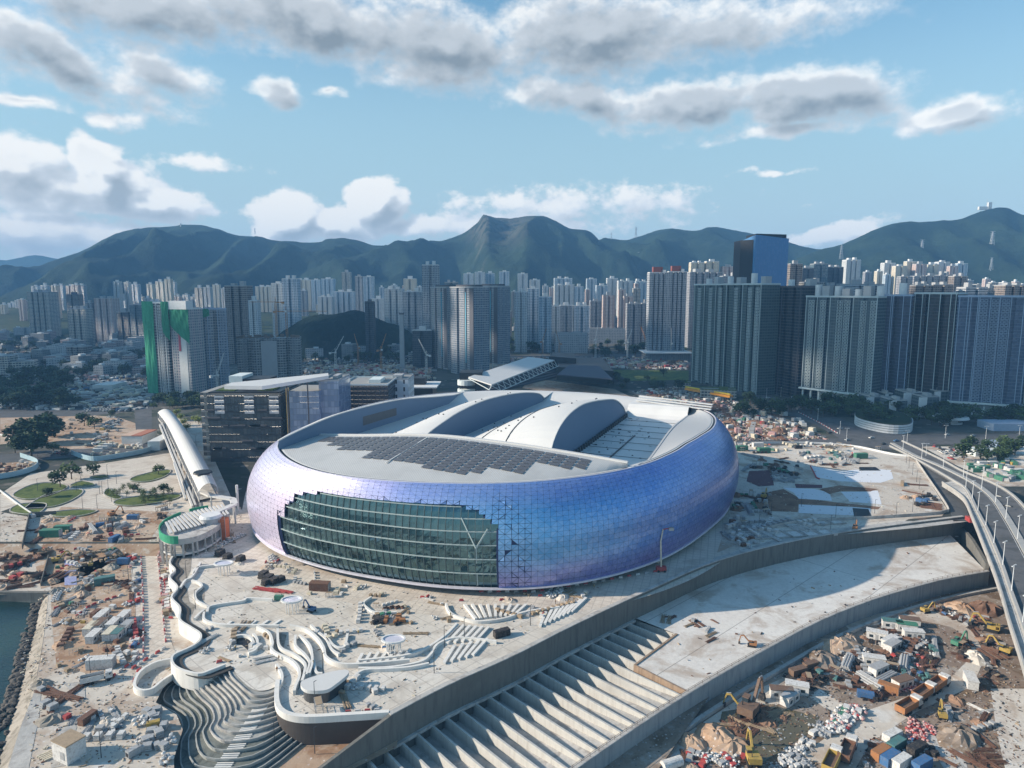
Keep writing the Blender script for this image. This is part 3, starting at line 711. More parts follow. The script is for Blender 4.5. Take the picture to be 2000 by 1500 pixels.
def arch_face(name, v, za, pcb, m, side=1):
    mb = MB(); nu = 60
    for j in range(nu):
        u0 = UC + (rim_b(v) - UC) * j / nu; u1 = UC + (rim_b(v) - UC) * (j + 1) / nu
        a = [za(u0), za(u1)]; b = [pcb(u0), pcb(u1)]
        if a[0] - b[0] < .05 and a[1] - b[1] < .05: continue
        mb.face([uv(u0, v, b[0] - .3), uv(u1, v, b[1] - .3), uv(u1, v, a[1]), uv(u0, v, a[0])])
        mb.bar(uv(u0, v + .35, a[0] - .15), uv(u1, v + .35, a[1] - .15), .6, .5, 1)
    return mb.obj(name, [m, MAT['roof_white']], stad)
piece('roof_vault', VL, V1, MAT['roof_white'], 'A')
piece('roof_vault', V1, V2, MAT['roof_white'], 'B')
piece('roof_valley', V2, VR, MAT['roof_seam'], 'C')
arch_face('arched_end_wall', V1, lambda u: zroof(u, V1 - .01, 'A'), lambda u: zroof(u, V1, 'B'), MAT['roof_grey'])
arch_face('arched_end_wall', V2, lambda u: zroof(u, V2 - .01, 'B'), lambda u: zroof(u, V2 + .1, 'C'), MAT['roof_grey'])
# side crescents
def crescent(name, vs, sgn, ztop, m):
    mb = MB(); nu = 44; us = [-104 + 200 * j / nu for j in range(nu + 1)]
    def vrim(u):
        lo, hi = 40, 160
        for _ in range(26):
            mid = (lo + hi) / 2; p = uv(u, sgn * mid, 0); dx, dy = p[0] - CX, p[1] - CY
            if math.hypot(dx, dy) < Rr(math.degrees(math.atan2(dy, dx))) - 2.6: lo = mid
            else: hi = mid
        return sgn * lo
    for a, b in zip(us, us[1:]):
        ra, rb = vrim(a), vrim(b)
        if abs(ra) < abs(vs) + .3 and abs(rb) < abs(vs) + .3: continue
        ra = ra if abs(ra) > abs(vs) else vs; rb = rb if abs(rb) > abs(vs) else vs
        n_ = 6
        for k in range(n_):
            f0, f1 = k / n_, (k + 1) / n_
            def P(u, r, f): v = vs + (r - vs) * f; return uv(u, v, ztop(u) * (1 - f ** 1.4) + 42.3 * f ** 1.4)
            mb.face([P(a, ra, f0), P(b, rb, f0), P(b, rb, f1), P(a, ra, f1)])
        mb.face([uv(a, vs, 36), uv(b, vs, 36), uv(b, vs, ztop(b)), uv(a, vs, ztop(a))], 1)
        mb.bar(uv(a, vs, ztop(a)), uv(b, vs, ztop(b)), .9, .5)
    return mb.obj(name, m, stad)
lc = crescent('side_crescent_roof', VL, -1, lambda u: interp(u, lw), [MAT['roof_white'], MAT['roof_grey']])
MB().face([uv(-38, VL + .15, 41), uv(-4, VL + .15, 41), uv(-4, VL + .15, 45.5), uv(-38, VL + .15, 46)]).obj('louvre_band', MAT['roof_dark'], lc)
crescent('side_crescent_roof', VR, 1, lambda u: 38.5 + 3.5 * math.exp(-((u - 15) / 45) ** 2), [mat('roof_light_grey', (.42, .43, .44), .6, var=.03), MAT['roof_grey']])
# front crescent
mb = MB(); nv = 60
for i in range(nv):
    v0, v1 = -104 + 200 * i / nv, -104 + 200 * (i + 1) / nv
    f0, f1 = min(rim_f(v0), UC), min(rim_f(v1), UC)
    if f0 > UC - .4 and f1 > UC - .4: continue
    n_ = 8
    for k in range(n_):
        def P(v, fr, t): return uv(UC + (fr - UC) * t, v, zc(v) * (1 - t ** 1.5) + 42.2 * t ** 1.5)
        mb.face([P(v0, f0, k / n_), P(v0, f0, (k + 1) / n_), P(v1, f1, (k + 1) / n_), P(v1, f1, k / n_)])
    mb.face([uv(UC, v0, 36.5), uv(UC, v1, 36.5), uv(UC, v1, zc(v1)), uv(UC, v0, zc(v0))])
    mb.bar(uv(UC, v0, zc(v0) + .2), uv(UC, v1, zc(v1) + .2), 1.6, .7, 1)
fc = mb.obj('front_crescent_roof', [MAT['roof_seam2'], MAT['roof_white']], stad)
def zfront(u, v):
    fr = min(rim_f(v), UC - .5); t = max(0, min(1, (u - UC) / (fr - UC))); return zc(v) * (1 - t ** 1.5) + 42.2 * t ** 1.5
for i in range(26):
    v0 = -70 + 5.1 * i; v1 = v0 + 4.25; vm_ = (v0 + v1) / 2
    fr = -90 if vm_ < -62 else -96 if vm_ < -50 else -104 if vm_ < -28 else -112 if vm_ < 0 else -116 if vm_ < 26 else -105 if vm_ < 44 else -92
    fr = max(fr, rim_f(v0) + 6); mb = MB(); n_ = max(2, int((-79 - fr) / 3.2)); sk = .0
    for k in range(n_):
        a = -79 - k * 3.2; b = a - 2.75
        mb.face([uv(b, v0, zfront(b, v0) + .28), uv(b, v1, zfront(b, v1) + .28), uv(a, v1, zfront(a, v1) + .32), uv(a, v0, zfront(a, v0) + .32)])
    mb.obj('solar_panel_array', MAT['solar'], fc)
mb = MB()
for v in (-15,): mb.bar(uv(-80, v + .2, zfront(-80, v) + .45), uv(-114, v + .2, zfront(-114, v) + .45), .45, .3)
mb.obj('access_walkway', MAT['roof_white'], fc)
# rim rings
r1, r2, r3 = MB(), MB(), MB()
for i in range(300):
    a0, a1 = i * 1.2, (i + 1) * 1.2
    r1.bar(shellP(a0, 1, -.2) + Vector((0, 0, .1)), shellP(a1, 1, -.2) + Vector((0, 0, .1)), .5, .5)
    for m_, o0, o1, z_ in ((r2, -.3, -1.7, 41.6), (r3, -1.7, -3.2, 42.1)):
        m_.face([(*shellP(a0, 1, o0).xy, z_), (*shellP(a1, 1, o0).xy, z_), (*shellP(a1, 1, o1).xy, z_ + .1), (*shellP(a0, 1, o1).xy, z_ + .1)])
r1.obj('rim_edge', MAT['lip_white'], stad); r2.obj('roof_gutter', MAT['gutter'], stad); r3.obj('rim_walkway', MAT['roof_white'], stad)
# strips on the vault, clutter rows in the valley
for v in (4, 20):
    mb = MB(); n_ = 40
    for k in range(n_):
        u0 = UC + 2 + (rim_b(v) - 22 - UC) * k / n_; u1 = UC + 2 + (rim_b(v) - 22 - UC) * (k + 1) / n_
        mb.bar(uv(u0, v, zroof(u0, v, 'B') + .1), uv(u1, v, zroof(u1, v, 'B') + .1), .55, .25)
    mb.obj('drainage_track', MAT['gutter'], stad)
mb = MB(); rnd = random.Random(5)
for k in range(64):
    u = UC + 8 + k * 2.05; 
    if k % 2: mb.box(*uv(u, V2 + 1.4, 36.9), 1.4, 1.2, 2.4, R(67), 0)
mb.obj('ventilation_row', MAT['gutter'], stad)
mb = MB()
for k in range(60):
    u, v = rnd.uniform(-70, 62), rnd.uniform(V2 + 4, VR - 4)
    if rnd.random() < .6: v = V2 + 3 + rnd.random() ** 2 * 16
    mb.box(*uv(u, v, 36.95), rnd.uniform(.4, 2.2), rnd.uniform(.2, .5), rnd.uniform(.15, .5), R(rnd.choice((67, -23))), rnd.choice((0, 0, 1)))
for k in range(9): mb.bar(uv(-66 + k * 15, V2 + 2, 37.05), uv(-66 + k * 15, VR - 1, 37.05), .3, .12, 0)
mb.bar(uv(-50, 60, 37.2), uv(10, 60, 37.2), .5, .5)
ro = mb.obj('roof_equipment', [MAT['gutter'], MAT['roof_white']], stad)
mb = MB()
for k in range(70):
    v = rnd.uniform(-70, 38); u = rnd.uniform(-60, 70); pc = 'A' if v < V1 else 'B'
    mb.box(*uv(u, v, zroof(u, v, pc)), .7, .5, .5, 0)
mb.obj('roof_fittings', MAT['gutter'], stad)
# plant canopies at the far right rim
mb = MB()
for k in range(3): mb.bar(uv(84 + k * 4, 45, 44.5 + k * .9), uv(76 + k * 4, 92, 43 + k * .9), 2.6, .5)
mb.obj('rim_louvres', MAT['roof_white'], stad)
# ================================================================ hills
def hill_mat(name, rock=False):
    m = bpy.data.materials.new(name); m.use_nodes = True; MAT[name] = m
    t = NT(m.node_tree); b = t.n['Principled BSDF']; b.inputs['Roughness'].default_value = .95; b.inputs['Specular IOR Level'].default_value = .1
    ge = t.new('ShaderNodeNewGeometry'); P = ge.outputs['Position']
    c = t.mix(t.ss(t.noise(P, .004, 6, .65), .35, .65), (.010, .024, .022), (.026, .046, .030))
    c = t.mix(t.m('MULTIPLY', t.ss(t.noise(P, .03, 5, .7), .45, .7), .6), c, (.010, .020, .012))
    N = t.new('ShaderNodeSeparateXYZ'); t.set(N.inputs[0], ge.outputs['Normal'])
    k = t.m('MULTIPLY', t.ss(t.noise(t.vm('MULTIPLY', P, (1, 1, .35)), .012, 6, .75), .52, .62), t.m('SUBTRACT', 1.0, t.ss(N.outputs[2], .35, .75)))
    c = t.mix(k, c, (.08, .085, .07))
    if rock:
        S = t.new('ShaderNodeSeparateXYZ'); t.set(S.inputs[0], P)
        near = t.m('SUBTRACT', 1.0, t.ss(t.vm('LENGTH', t.vm('SUBTRACT', t.vm('MULTIPLY', P, (1, 0, 1.3)), (-60.0, 0.0, 560.0))), 60.0, 240.0))
        k2 = t.m('MULTIPLY', near, t.ss(t.noise(t.vm('MULTIPLY', P, (1, 1, .3)), .02, 6, .75), .40, .52))
        c = t.mix(k2, c, (.085, .085, .07))
    t.set(b.inputs['Base Color'], c)
    bp = t.new('ShaderNodeBump'); bp.inputs['Strength'].default_value = 1.0; bp.inputs['Distance'].default_value = 14
    t.set(bp.inputs['Height'], t.noise(P, .02, 8, .72)); t.set(b.inputs['Normal'], bp.outputs[0])
    return m
hill_mat('hill_forest'); hill_mat('hill_forest_rock', True)
def ridge(name, prof, Yr, Y0, Y1, amp, m, seed, step=6, foot=20, rows=100, fine=12):
    """terrain with a given skyline; spurs run from the ridge down to the foot"""
    mb = MB(); us = [x for x in range(int(prof[0][0]), int(prof[-1][0]) + 1, step)]; ny = rows; V_ = []
    P = spline(prof, 4)
    for px in us:
        top = V(px, interp(px, P), Yr)[2]; u = (px - 1000) / FP / cT
        row = []
        for j in range(ny + 1):
            f = j / ny; Y = Y0 + (Y1 - Y0) * f; x = u * Y; fr = (Yr - Y0) / (Y1 - Y0)
            s_ = (f / fr) if f <= fr else 1 - (f - fr) / (1 - fr) * .8
            sh = s_ ** 1.35
            q = Vector((x * .0016 + seed, Y * .0007, seed * .37))
            sp = 1 - abs(noise.noise(q)) * 2.2; sp2 = 1 - abs(noise.noise(q * 2.7 + Vector((3, 1, 0)))) * 2
            w = max(0, 4 * s_ * (1 - s_)) if f <= fr else 0
            h = foot + (top - foot) * sh + w * amp * (sp + .45 * sp2 - .7)
            h += noise.fractal(Vector((x * .008, Y * .008, seed)), .9, 2.1, 4) * fine * (.35 + w)
            h += noise.noise(Vector((x * .03, Y * .03, seed))) * 6 * (.4 + w)
            row.append((x, Y, h if h > -3 else -3))
        V_.append(row)
    for i in range(len(us) - 1):
        for j in range(ny): mb.face([V_[i][j], V_[i + 1][j], V_[i + 1][j + 1], V_[i][j + 1]])
    o = mb.obj(name, m, smooth=False)
    import bmesh
    bm = bmesh.new(); bm.from_mesh(o.data); bmesh.ops.remove_doubles(bm, verts=bm.verts, dist=.5)
    for f_ in bm.faces: f_.smooth = True
    bm.to_mesh(o.data); bm.free(); o['kind'] = 'structure'; return o
pr_main = [(-260, 560), (-100, 540), (60, 530), (130, 507), (180, 491), (230, 466), (275, 450), (340, 443), (400, 439), (440, 446), (470, 458), (500, 461), (560, 470), (632, 474), (650, 468), (690, 466), (740, 479), (800, 480), (850, 474), (900, 459), (930, 440), (945, 424), (955, 421), (970, 424), (1000, 426), (1050, 421), (1080, 430), (1110, 446), (1140, 449), (1158, 462), (1180, 486), (1230, 520), (1330, 560)]
pr_mid = [(1040, 560), (1100, 505), (1165, 467), (1190, 465), (1215, 468), (1240, 460), (1270, 452), (1305, 446), (1340, 450), (1375, 443), (1400, 443), (1450, 455), (1500, 465), (1545, 480), (1600, 492), (1700, 500), (1900, 520), (2200, 530)]
pr_right = [(1380, 575), (1440, 548), (1500, 520), (1590, 487), (1640, 470), (1720, 435), (1780, 432), (1850, 425), (1890, 410), (1930, 402), (1960, 415), (2000, 422), (2060, 430), (2300, 470)]
ridge('mountain_range', pr_main, 3500, 2350, 4300, 210, MAT['hill_forest_rock'], 1.3)
ridge('mountain_range', pr_mid, 3650, 2450, 4400, 180, MAT['hill_forest'], 5.1)
ridge('mountain_range', pr_right, 2900, 1900, 3700, 130, MAT['hill_forest'], 8.7)
pr_far = [(-300, 500), (-100, 490), (0, 499), (35, 505), (90, 493), (135, 502), (250, 520), (400, 480), (480, 462), (505, 455), (530, 462), (570, 478), (640, 500), (700, 520)]
ridge('distant_hills', pr_far, 6200, 4900, 7200, 90, MAT['hill_forest'], 2.2, step=14, rows=24)
# rising ground under the far districts
mb = MB(); n_ = 40
def zfoot(x, y):
    k = step((y - 1450) / 1100); return -1 + k * (58 + 22 * noise.noise(Vector((x * .0016, y * .0016, 3)))) * (1.0)
for i in range(70):
    for j in range(n_):
        xs = [-3200 + 6400 * (i + a) / 70 for a in (0, 1)]; ys = [1400 + 2300 * (j + a) / n_ for a in (0, 1)]
        mb.face([(xs[0], ys[0], zfoot(xs[0], ys[0])), (xs[1], ys[0], zfoot(xs[1], ys[0])), (xs[1], ys[1], zfoot(xs[1], ys[1])), (xs[0], ys[1], zfoot(xs[0], ys[1]))])
struct(mb, 'foothills', MAT['scrub'])
# ================================================================ masts on the hills
def mast(px, py, Y, h, name='lattice_mast', lab='', w=None):
    p = V(px, py, Y); w = w or h * .12; mb = MB()
    for a, b in ((-1, -1), (1, -1), (1, 1), (-1, 1)): mb.bar((a * w, b * w, -12), (a * w * .15, b * w * .15, h), h * .028)
    for k in range(1, 5):
        f = k / 5; r_ = w * (1 - f * .85)
        for a, b, c, d in ((-1, -1, 1, -1), (1, -1, 1, 1), (1, 1, -1, 1), (-1, 1, -1, -1)): mb.bar((a * r_, b * r_, h * f), (c * r_, d * r_, h * f), h * .02)
    t = thing(name, lab, 'pylon', p); mb.obj('lattice_frame', mat('mast_grey', (.42, .44, .46)), t)
    m2 = MB(); [m2.bar((-w * 1.4, 0, h * q), (w * 1.4, 0, h * q), h * .03) for q in (.7, .85, 1)]; m2.obj('crossarm', MAT['mast_grey'], t)
for i, (px, py, Y, h, lab) in enumerate([(1242, 460, 3500, 42, 'pylon on the saddle right of the rocky summit'), (1194, 465, 3600, 26, 'small pylon just right of the rocky summit shoulder'), (1248, 515, 3100, 50, 'pylon on the slope below the ridge saddle'),
    (1643, 500, 2650, 42, 'leftmost of three pylons on the dark right mountain'), (1800, 494, 2600, 48, 'middle one of three pylons on the dark right mountain'), (1937, 481, 2600, 54, 'large pylon beneath the summit of the right mountain'), (1936, 524, 2400, 36, 'lowest pylon on the foot of the right mountain'), (498, 455, 6100, 40, 'tiny mast on the distant pale blue peak')]):
    mast(px, py, Y, h, 'transmission_tower', 'grey lattice ' + lab)
p = V(1932, 405, 2900); t = thing('summit_station', 'pale radio station block on the right mountain summit', 'radio station', p)
MB().box(0, 0, -6, 14, 12, 26).obj('station_block', mat('pale_concrete', (.6, .6, .58)), t); MB().cyl(-10, 0, -6, 36, .8, .3, 6).obj('antenna', MAT['mast_grey'], t); MB().box(-24, 0, -10, 40, 10, 13).obj('low_wing', MAT['pale_concrete'], t)
p = V(353, 444, 3480); t = thing('summit_station', 'small pale water tank tower on the left mountain top', 'radio station', p)
MB().cyl(0, 0, -4, 14, 2.5, 2.5, 8).obj('tower_shaft', MAT['pale_concrete'], t); MB().cyl(0, 0, 14, 18, 6, 6, 10).obj('tank_head', MAT['pale_concrete'], t)
# ================================================================ facades
F = {}
def fa(k, *a, **kw): F[k] = facade('facade_' + k, *a, **kw)
fa('white', (.62, .63, .62), (.10, .13, .16), 3.0, 3.0, .5, .5, wall2=(.50, .53, .56), every=4)
fa('blue', (.42, .52, .60), (.07, .12, .18), 3.0, 3.0, .6, .55, wall2=(.60, .64, .68), every=3)
fa('cream', (.66, .60, .48), (.16, .14, .12), 3.2, 3.0, .45, .45, wall2=(.55, .50, .42), every=4)
fa('pink', (.52, .38, .34), (.12, .10, .11), 3.0, 3.0, .5, .5, wall2=(.62, .54, .50), every=3)
fa('grey', (.30, .31, .33), (.05, .06, .08), 3.0, 3.1, .6, .55, wall2=(.38, .38, .40), every=3)
fa('brown', (.17, .135, .12), (.04, .045, .055), 3.0, 3.1, .55, .6, wall2=(.24, .20, .18), every=2, lines=(.10, (.30, .27, .24)))
fa('beige', (.36, .33, .28), (.06, .07, .08), 3.4, 3.1, .7, .55, wall2=(.48, .45, .40), every=3, lines=(.08, (.5, .47, .42)))
fa('dark', (.045, .052, .062), (.03, .04, .055), 3.0, 3.2, .7, .7, lines=(.05, (.12, .13, .15)), lighten=.08)
fa('grid', (.46, .48, .50), (.06, .08, .11), 2.6, 3.0, .62, .66, wall2=(.34, .36, .39), every=5)
fa('teal', (.09, .15, .18), (.04, .07, .09), 2.2, 3.2, .8, .7, lines=(.05, (.25, .28, .3)))
fa('office', (.52, .54, .56), (.06, .08, .11), 4.5, 3.6, .96, .5)
fa('lowpink', (.34, .26, .25), (.12, .10, .11), 3.4, 3.2, .5, .4, lines=(.08, (.6, .5, .48)))
fa('lowwhite', (.46, .47, .48), (.12, .15, .18), 3.4, 3.3, .6, .42)
fa('lowgrey', (.22, .225, .23), (.08, .10, .12), 3.4, 3.3, .6, .42, roof=(.34, .33, .31))
mat('plant_white', (.62, .63, .63), .8); mat('plant_grey', (.36, .37, .38), .8); mat('plant_dark', (.09, .09, .10), .8); mat('red_roof', (.24, .085, .075), .8)
def notched(w, d, n, dep, rnd=None):
    """plan with recessed light-wells between bays on each long side"""
    P = []; bw = w / n
    for sgn in (1, -1):
        xs = [(-w / 2 + bw * i) for i in range(n + 1)]
        if sgn < 0: xs = xs[::-1]
        for i in range(n):
            a, b = xs[i], xs[i + 1]; y = -d / 2 * sgn; g_ = .16 * (b - a)
            P += [(a + (g_ if i else 0), y), (b - (g_ if i < n - 1 else 0), y)]
            if i < n - 1: P += [(b - g_, y + dep * sgn), (b + g_, y + dep * sgn)]
    return P
TOWERS = []
def tower(x0, x1, yt, Y, style, label, cat='apartment tower', base=0, d=None, n=None, rz=0.0, roof='plant_white', rp=2, group=None, name='apartment_tower', dep=None, top=None, podium=None):
    a = V(x0, yt, Y); b = V(x1, yt, Y); w = b[0] - a[0]; z = a[2]; d = d or max(14, w * .7)
    ang = math.atan2(a[0] + w / 2, Y) if rz is None else rz
    n = n or max(2, int(round(w / 13))); h = z - base
    t = thing(name, label, cat, ((a[0] + b[0]) / 2, Y + d / 2, base), -ang if rz is None else rz, group)
    P = notched(w, d, n, dep or min(5, d * .22))
    MB().prism(P, -25 if Y > 1400 else -.5, h, 0, bottom=False).obj('tower_block', F[style], t)
    rd = random.Random(int(x0 * 7 + Y)); 
    mb = MB()
    for k in range(rp):
        mb.box((k + .5 - rp / 2) * w / rp * .8, 0, h, w / rp * .36, d * .45, rd.uniform(3.5, 8))
    if rp: mb.obj('roof_plant_room', MAT[roof], t)
    MB().wall([(-w / 2 + .4, -d / 2 + .4), (w / 2 - .4, -d / 2 + .4), (w / 2 - .4, d / 2 - .4), (-w / 2 + .4, d / 2 - .4)], h, h + 1.2, .5, closed=True).obj('roof_parapet', MAT[roof], t)
    if podium: MB().box(0, -podium[1] / 2, -.5, w * podium[0], d + podium[1], podium[2]).obj('podium', F['lowgrey'], t)
    TOWERS.append(t); return t
FAR = [ # x0,x1,ytop,Y,style,label
 (52, 94, 567, 1600, 'beige', 'dark beige tower with balcony bands at far left of the city'),
 (128, 152, 572, 1700, 'brown', 'dark brown tower behind the pale balcony block at left', dict(roof='plant_dark')),
 (131, 166, 600, 1350, 'beige', 'cream banded apartment block with pink end wall at left'),
 (166, 178, 588, 1500, 'grey', 'slim grey tower touching the cream banded block'),
 (183, 219, 579, 1500, 'pink', 'mauve brown paired tower between cream block and dark slab at left'),
 (227, 250, 606, 1350, 'dark', 'near black slab tower left of the green netted towers'),
 (252, 277, 592, 1350, 'teal', 'teal glass slab tower just left of the green netted towers'),
 (277, 297, 604, 1420, 'grey', 'grey tower partly hidden by the green netted tower'),
 (438, 482, 555, 1050, 'brown', 'tall rust brown tower behind the cranes'),
 (484, 502, 584, 1050, 'white', 'slender white tower beside the rust brown tower'),
 (529, 553, 550, 1300, 'white', 'white grid tower, left half of the pair behind the cranes'),
 (550, 580, 541, 1280, 'blue', 'pale blue tower, taller half of the pair behind the cranes'),
 (498, 530, 556, 2200, 'cream', 'cream estate block at the foot of the left mountain'),
 (571, 606, 543, 2250, 'cream', 'sunlit yellow estate block under the mountain'),
 (607, 625, 543, 2250, 'blue', 'small blue tower beside the sunlit yellow estate block'),
 (627, 651, 541, 2200, 'blue', 'blue tower right of the sunlit yellow estate block'),
 (667, 684, 528, 2000, 'beige', 'slender tan tower standing against the green spur'),
 (693, 707, 536, 1700, 'grey', 'left of two twin grey towers before the green spur'),
 (709, 729, 537, 1680, 'blue', 'right of two twin grey blue towers before the green spur'),
 (620, 648, 576, 1750, 'white', 'low white estate block above the wooded mound, left'),
 (650, 692, 566, 1800, 'blue', 'low blue white estate block above the wooded mound, right'),
 (726, 750, 580, 1600, 'white', 'squat white block with blue bands right of the dark chimney tower'),
 (750, 786, 561, 1300, 'white', 'broad white gridded housing block, left wing'),
 (786, 823, 566, 1300, 'grid', 'broad pale gridded housing block, right wing'),
 (788, 812, 541, 1700, 'cream', 'cream tower peeping over the gridded housing block'),
 (824, 856, 514, 1150, 'grid', 'tallest grey gridded tower in the centre left'),
 (868, 894, 548, 1500, 'teal', 'dark domed tower behind the three slender central towers'),
 (905, 925, 531, 2100, 'white', 'first white tower in the row above the central towers'),
 (927, 947, 528, 2100, 'white', 'second white tower in the row above the central towers'),
 (948, 966, 530, 2120, 'blue', 'third bluish tower in the row above the central towers'),
 (975, 995, 527, 2000, 'blue', 'lone pale blue slab left of the gap below the rocky summit'),
 (974, 1000, 604, 1500, 'brown', 'brown gridded block right of the three central towers'),
 (1011, 1031, 531, 2000, 'white', 'tall white tower in front of the rocky mountain'),
 (1035, 1055, 543, 1900, 'white', 'shorter white tower in front of the rocky mountain'),
 (1005, 1030, 566, 1250, 'white', 'bright white curved tower nearest the stadium canopy'),
 (1030, 1053, 560, 1300, 'blue', 'pale blue tower behind the bright white curved tower'),
 (1053, 1078, 576, 1250, 'blue', 'pale blue slim tower of the bright riverside cluster'),
 (1078, 1094, 594, 1300, 'white', 'white short tower of the bright riverside cluster'),
 (1094, 1119, 593, 1350, 'grid', 'grey gridded tower of the bright riverside cluster'),
 (1121, 1152, 594, 1350, 'blue', 'blue striped tower at the right end of the bright riverside cluster'),
 (1083, 1118, 540, 2000, 'blue', 'pale blue estate tower under the rock face, first'),
 (1083, 1121, 553, 1700, 'white', 'white slab in the second row of blue estate towers'),
 (1122, 1140, 556, 1700, 'blue', 'narrow blue slab in the second row of blue estate towers'),
 (1146, 1166, 541, 1950, 'blue', 'blue tower with pointed roof left of the twin gabled ones'),
 (1165, 1188, 554, 1700, 'blue', 'deep blue slab in the second row of estate towers'),
 (1186, 1207, 540, 1950, 'white', 'white gabled estate tower in the top row'),
 (1208, 1236, 545, 1900, 'white', 'wide white gabled estate tower right of centre'),
 (1238, 1268, 546, 1900, 'blue', 'wide blue gabled estate tower beside the red topped twins'),
 (1153, 1176, 584, 1500, 'grey', 'grey slab behind the white school'),
 (1178, 1201, 573, 1450, 'pink', 'pink beige tower above the low pink flats'),
 (1209, 1222, 562, 1600, 'pink', 'slim rose tower in the rear of the pink group'),
 (1219, 1236, 575, 1450, 'pink', 'rose and white tower beside the slim rose tower'),
 (1237, 1251, 560, 1600, 'beige', 'tan tower rising between the rose towers and red topped twins'),
 (1225, 1252, 590, 1300, 'grey', 'grey striped tower left of the red topped twins'),
 (1254, 1270, 589, 1300, 'grey', 'narrow grey tower touching the red topped twins'),
 (1350, 1376, 509, 1500, 'cream', 'cream crowned tower with red band, first of three'),
 (1380, 1405, 507, 1500, 'cream', 'cream crowned tower with red band, second of three'),
 (1412, 1437, 517, 1500, 'pink', 'red crowned tower, third and lowest of three'),
 (1348, 1412, 528, 1350, 'grey', 'wide grey stepped block under the three crowned towers'),
 (1412, 1445, 536, 1300, 'grey', 'grey block right of the wide stepped block'),
 (1544, 1568, 512, 1150, 'brown', 'dark brown tower right of the blue glass office tower'),
 (1568, 1590, 520, 1500, 'dark', 'dark unfinished block with rooftop cranes, left'),
 (1590, 1618, 512, 1520, 'teal', 'dark unfinished block with rooftop cranes, middle'),
 (1618, 1648, 518, 1540, 'dark', 'dark unfinished block with rooftop cranes, right'),
 (1654, 1682, 504, 1800, 'white', 'small white tower alone against the dark mountain'),
 (1572, 1612, 548, 1050, 'beige', 'boxy beige building behind the rooftop tanks'),
 (1615, 1665, 558, 1020, 'office', 'grey office slab with long window bands'),
 (1665, 1728, 552, 1020, 'office', 'dark office slab with stepped roof'),
 (1728, 1750, 510, 1900, 'white', 'white tower, leftmost of the sunlit hillside estate'),
 (1750, 1772, 516, 1880, 'cream', 'cream tower in the sunlit hillside estate'),
 (1772, 1790, 507, 1900, 'cream', 'yellow cream tower, highest of the sunlit hillside estate'),
 (1790, 1811, 512, 1880, 'pink', 'peach tower in the sunlit hillside estate'),
 (1813, 1834, 513, 1900, 'cream', 'cream tower right of the gap in the sunlit hillside estate'),
 (1834, 1856, 508, 1900, 'white', 'white tower with yellow sides in the sunlit hillside estate'),
 (1856, 1872, 516, 1880, 'pink', 'peach slab near the right end of the sunlit estate'),
 (1871, 1891, 511, 1900, 'blue', 'bluish tower, rightmost of the sunlit hillside estate'),
 (1760, 1783, 537, 1300, 'grey', 'grey ribbed tower before the sunlit estate, left'),
 (1786, 1809, 536, 1320, 'grey', 'grey ribbed tower before the sunlit estate, second'),
 (1811, 1834, 535, 1320, 'grey', 'grey ribbed tower before the sunlit estate, third'),
 (1836, 1862, 534, 1320, 'grey', 'grey ribbed tower before the sunlit estate, fourth'),
 (1864, 1891, 536, 1300, 'brown', 'brown ribbed tower before the sunlit estate, right'),
 (1789, 1820, 554, 1000, 'brown', 'flat roofed brown block above the black towers, left'),
 (1823, 1862, 553, 1000, 'brown', 'flat roofed brown block above the black towers, right'),
 (1887, 1930, 558, 1000, 'office', 'white blocky building with a flat cap roof'),
 (1930, 1962, 560, 1020, 'lowwhite', 'low white annex beside the flat capped building'),
 (1964, 2010, 554, 980, 'brown', 'tan slatted building at the right edge'),
]
for r_ in FAR:
    kw = r_[6] if len(r_) > 6 else {}
    x0, x1, yt, Y, st, lab = r_[:6]
    b_ = zfoot((x0 - 1000) / FP * Y, Y) if Y > 1450 else 0
    tower(x0, x1, yt + 4, Y, st, lab, base=max(0, b_), rp=1 if x1 - x0 < 26 else 2, roof=kw.get('roof', 'plant_white' if st in ('white', 'blue', 'cream', 'grid') else 'plant_grey'))
for t in TOWERS[:]:
    if 'crowned' in t['label'] or 'gabled' in t['label']:
        pass
# far estates along the hill foot: many small slabs, one object each
rnd = random.Random(21); cnt = 0
est = [(0, 40, 585, 600), (28, 120, 572, 592), (60, 130, 555, 562), (140, 160, 552, 560), (220, 275, 548, 556), (285, 330, 548, 556), (320, 345, 545, 552), (230, 290, 572, 590), (285, 330, 575, 590), (380, 445, 556, 566), (340, 380, 570, 580), (585, 606, 566, 575), (600, 690, 588, 600), (960, 1000, 556, 575), (1120, 1210, 560, 575), (1060, 1110, 555, 570), (1240, 1270, 548, 560), (740, 830, 556, 570), (830, 905, 562, 580), (1530, 1730, 528, 545), (1880, 2000, 545, 560), (1150, 1260, 588, 612)]
PLC = ['at the far left edge', 'left of the beige banded tower', 'high up on the left hillside', 'alone on the left hillside', 'in a row high under the left mountain', 'on a knoll under the left mountain', 'beside the knoll under the left mountain', 'behind the netted towers', 'above the netted towers', 'left of the rust brown tower', 'between netted towers and rust brown tower', 'beside the sunlit yellow estate', 'on top of the wooded mound estate', 'right of the central towers', 'under the rocky ridge', 'left of the blue estate towers', 'by the red crowned blocks', 'behind the tallest gridded tower', 'behind the domed tower', 'behind the rooftop tanks', 'at the right edge under the mountain', 'above the school buildings']
stl = ['white', 'blue', 'grey', 'cream', 'pink', 'white', 'beige']
words = {'white': 'white', 'blue': 'pale blue', 'grey': 'grey', 'cream': 'cream', 'pink': 'rose', 'beige': 'beige'}
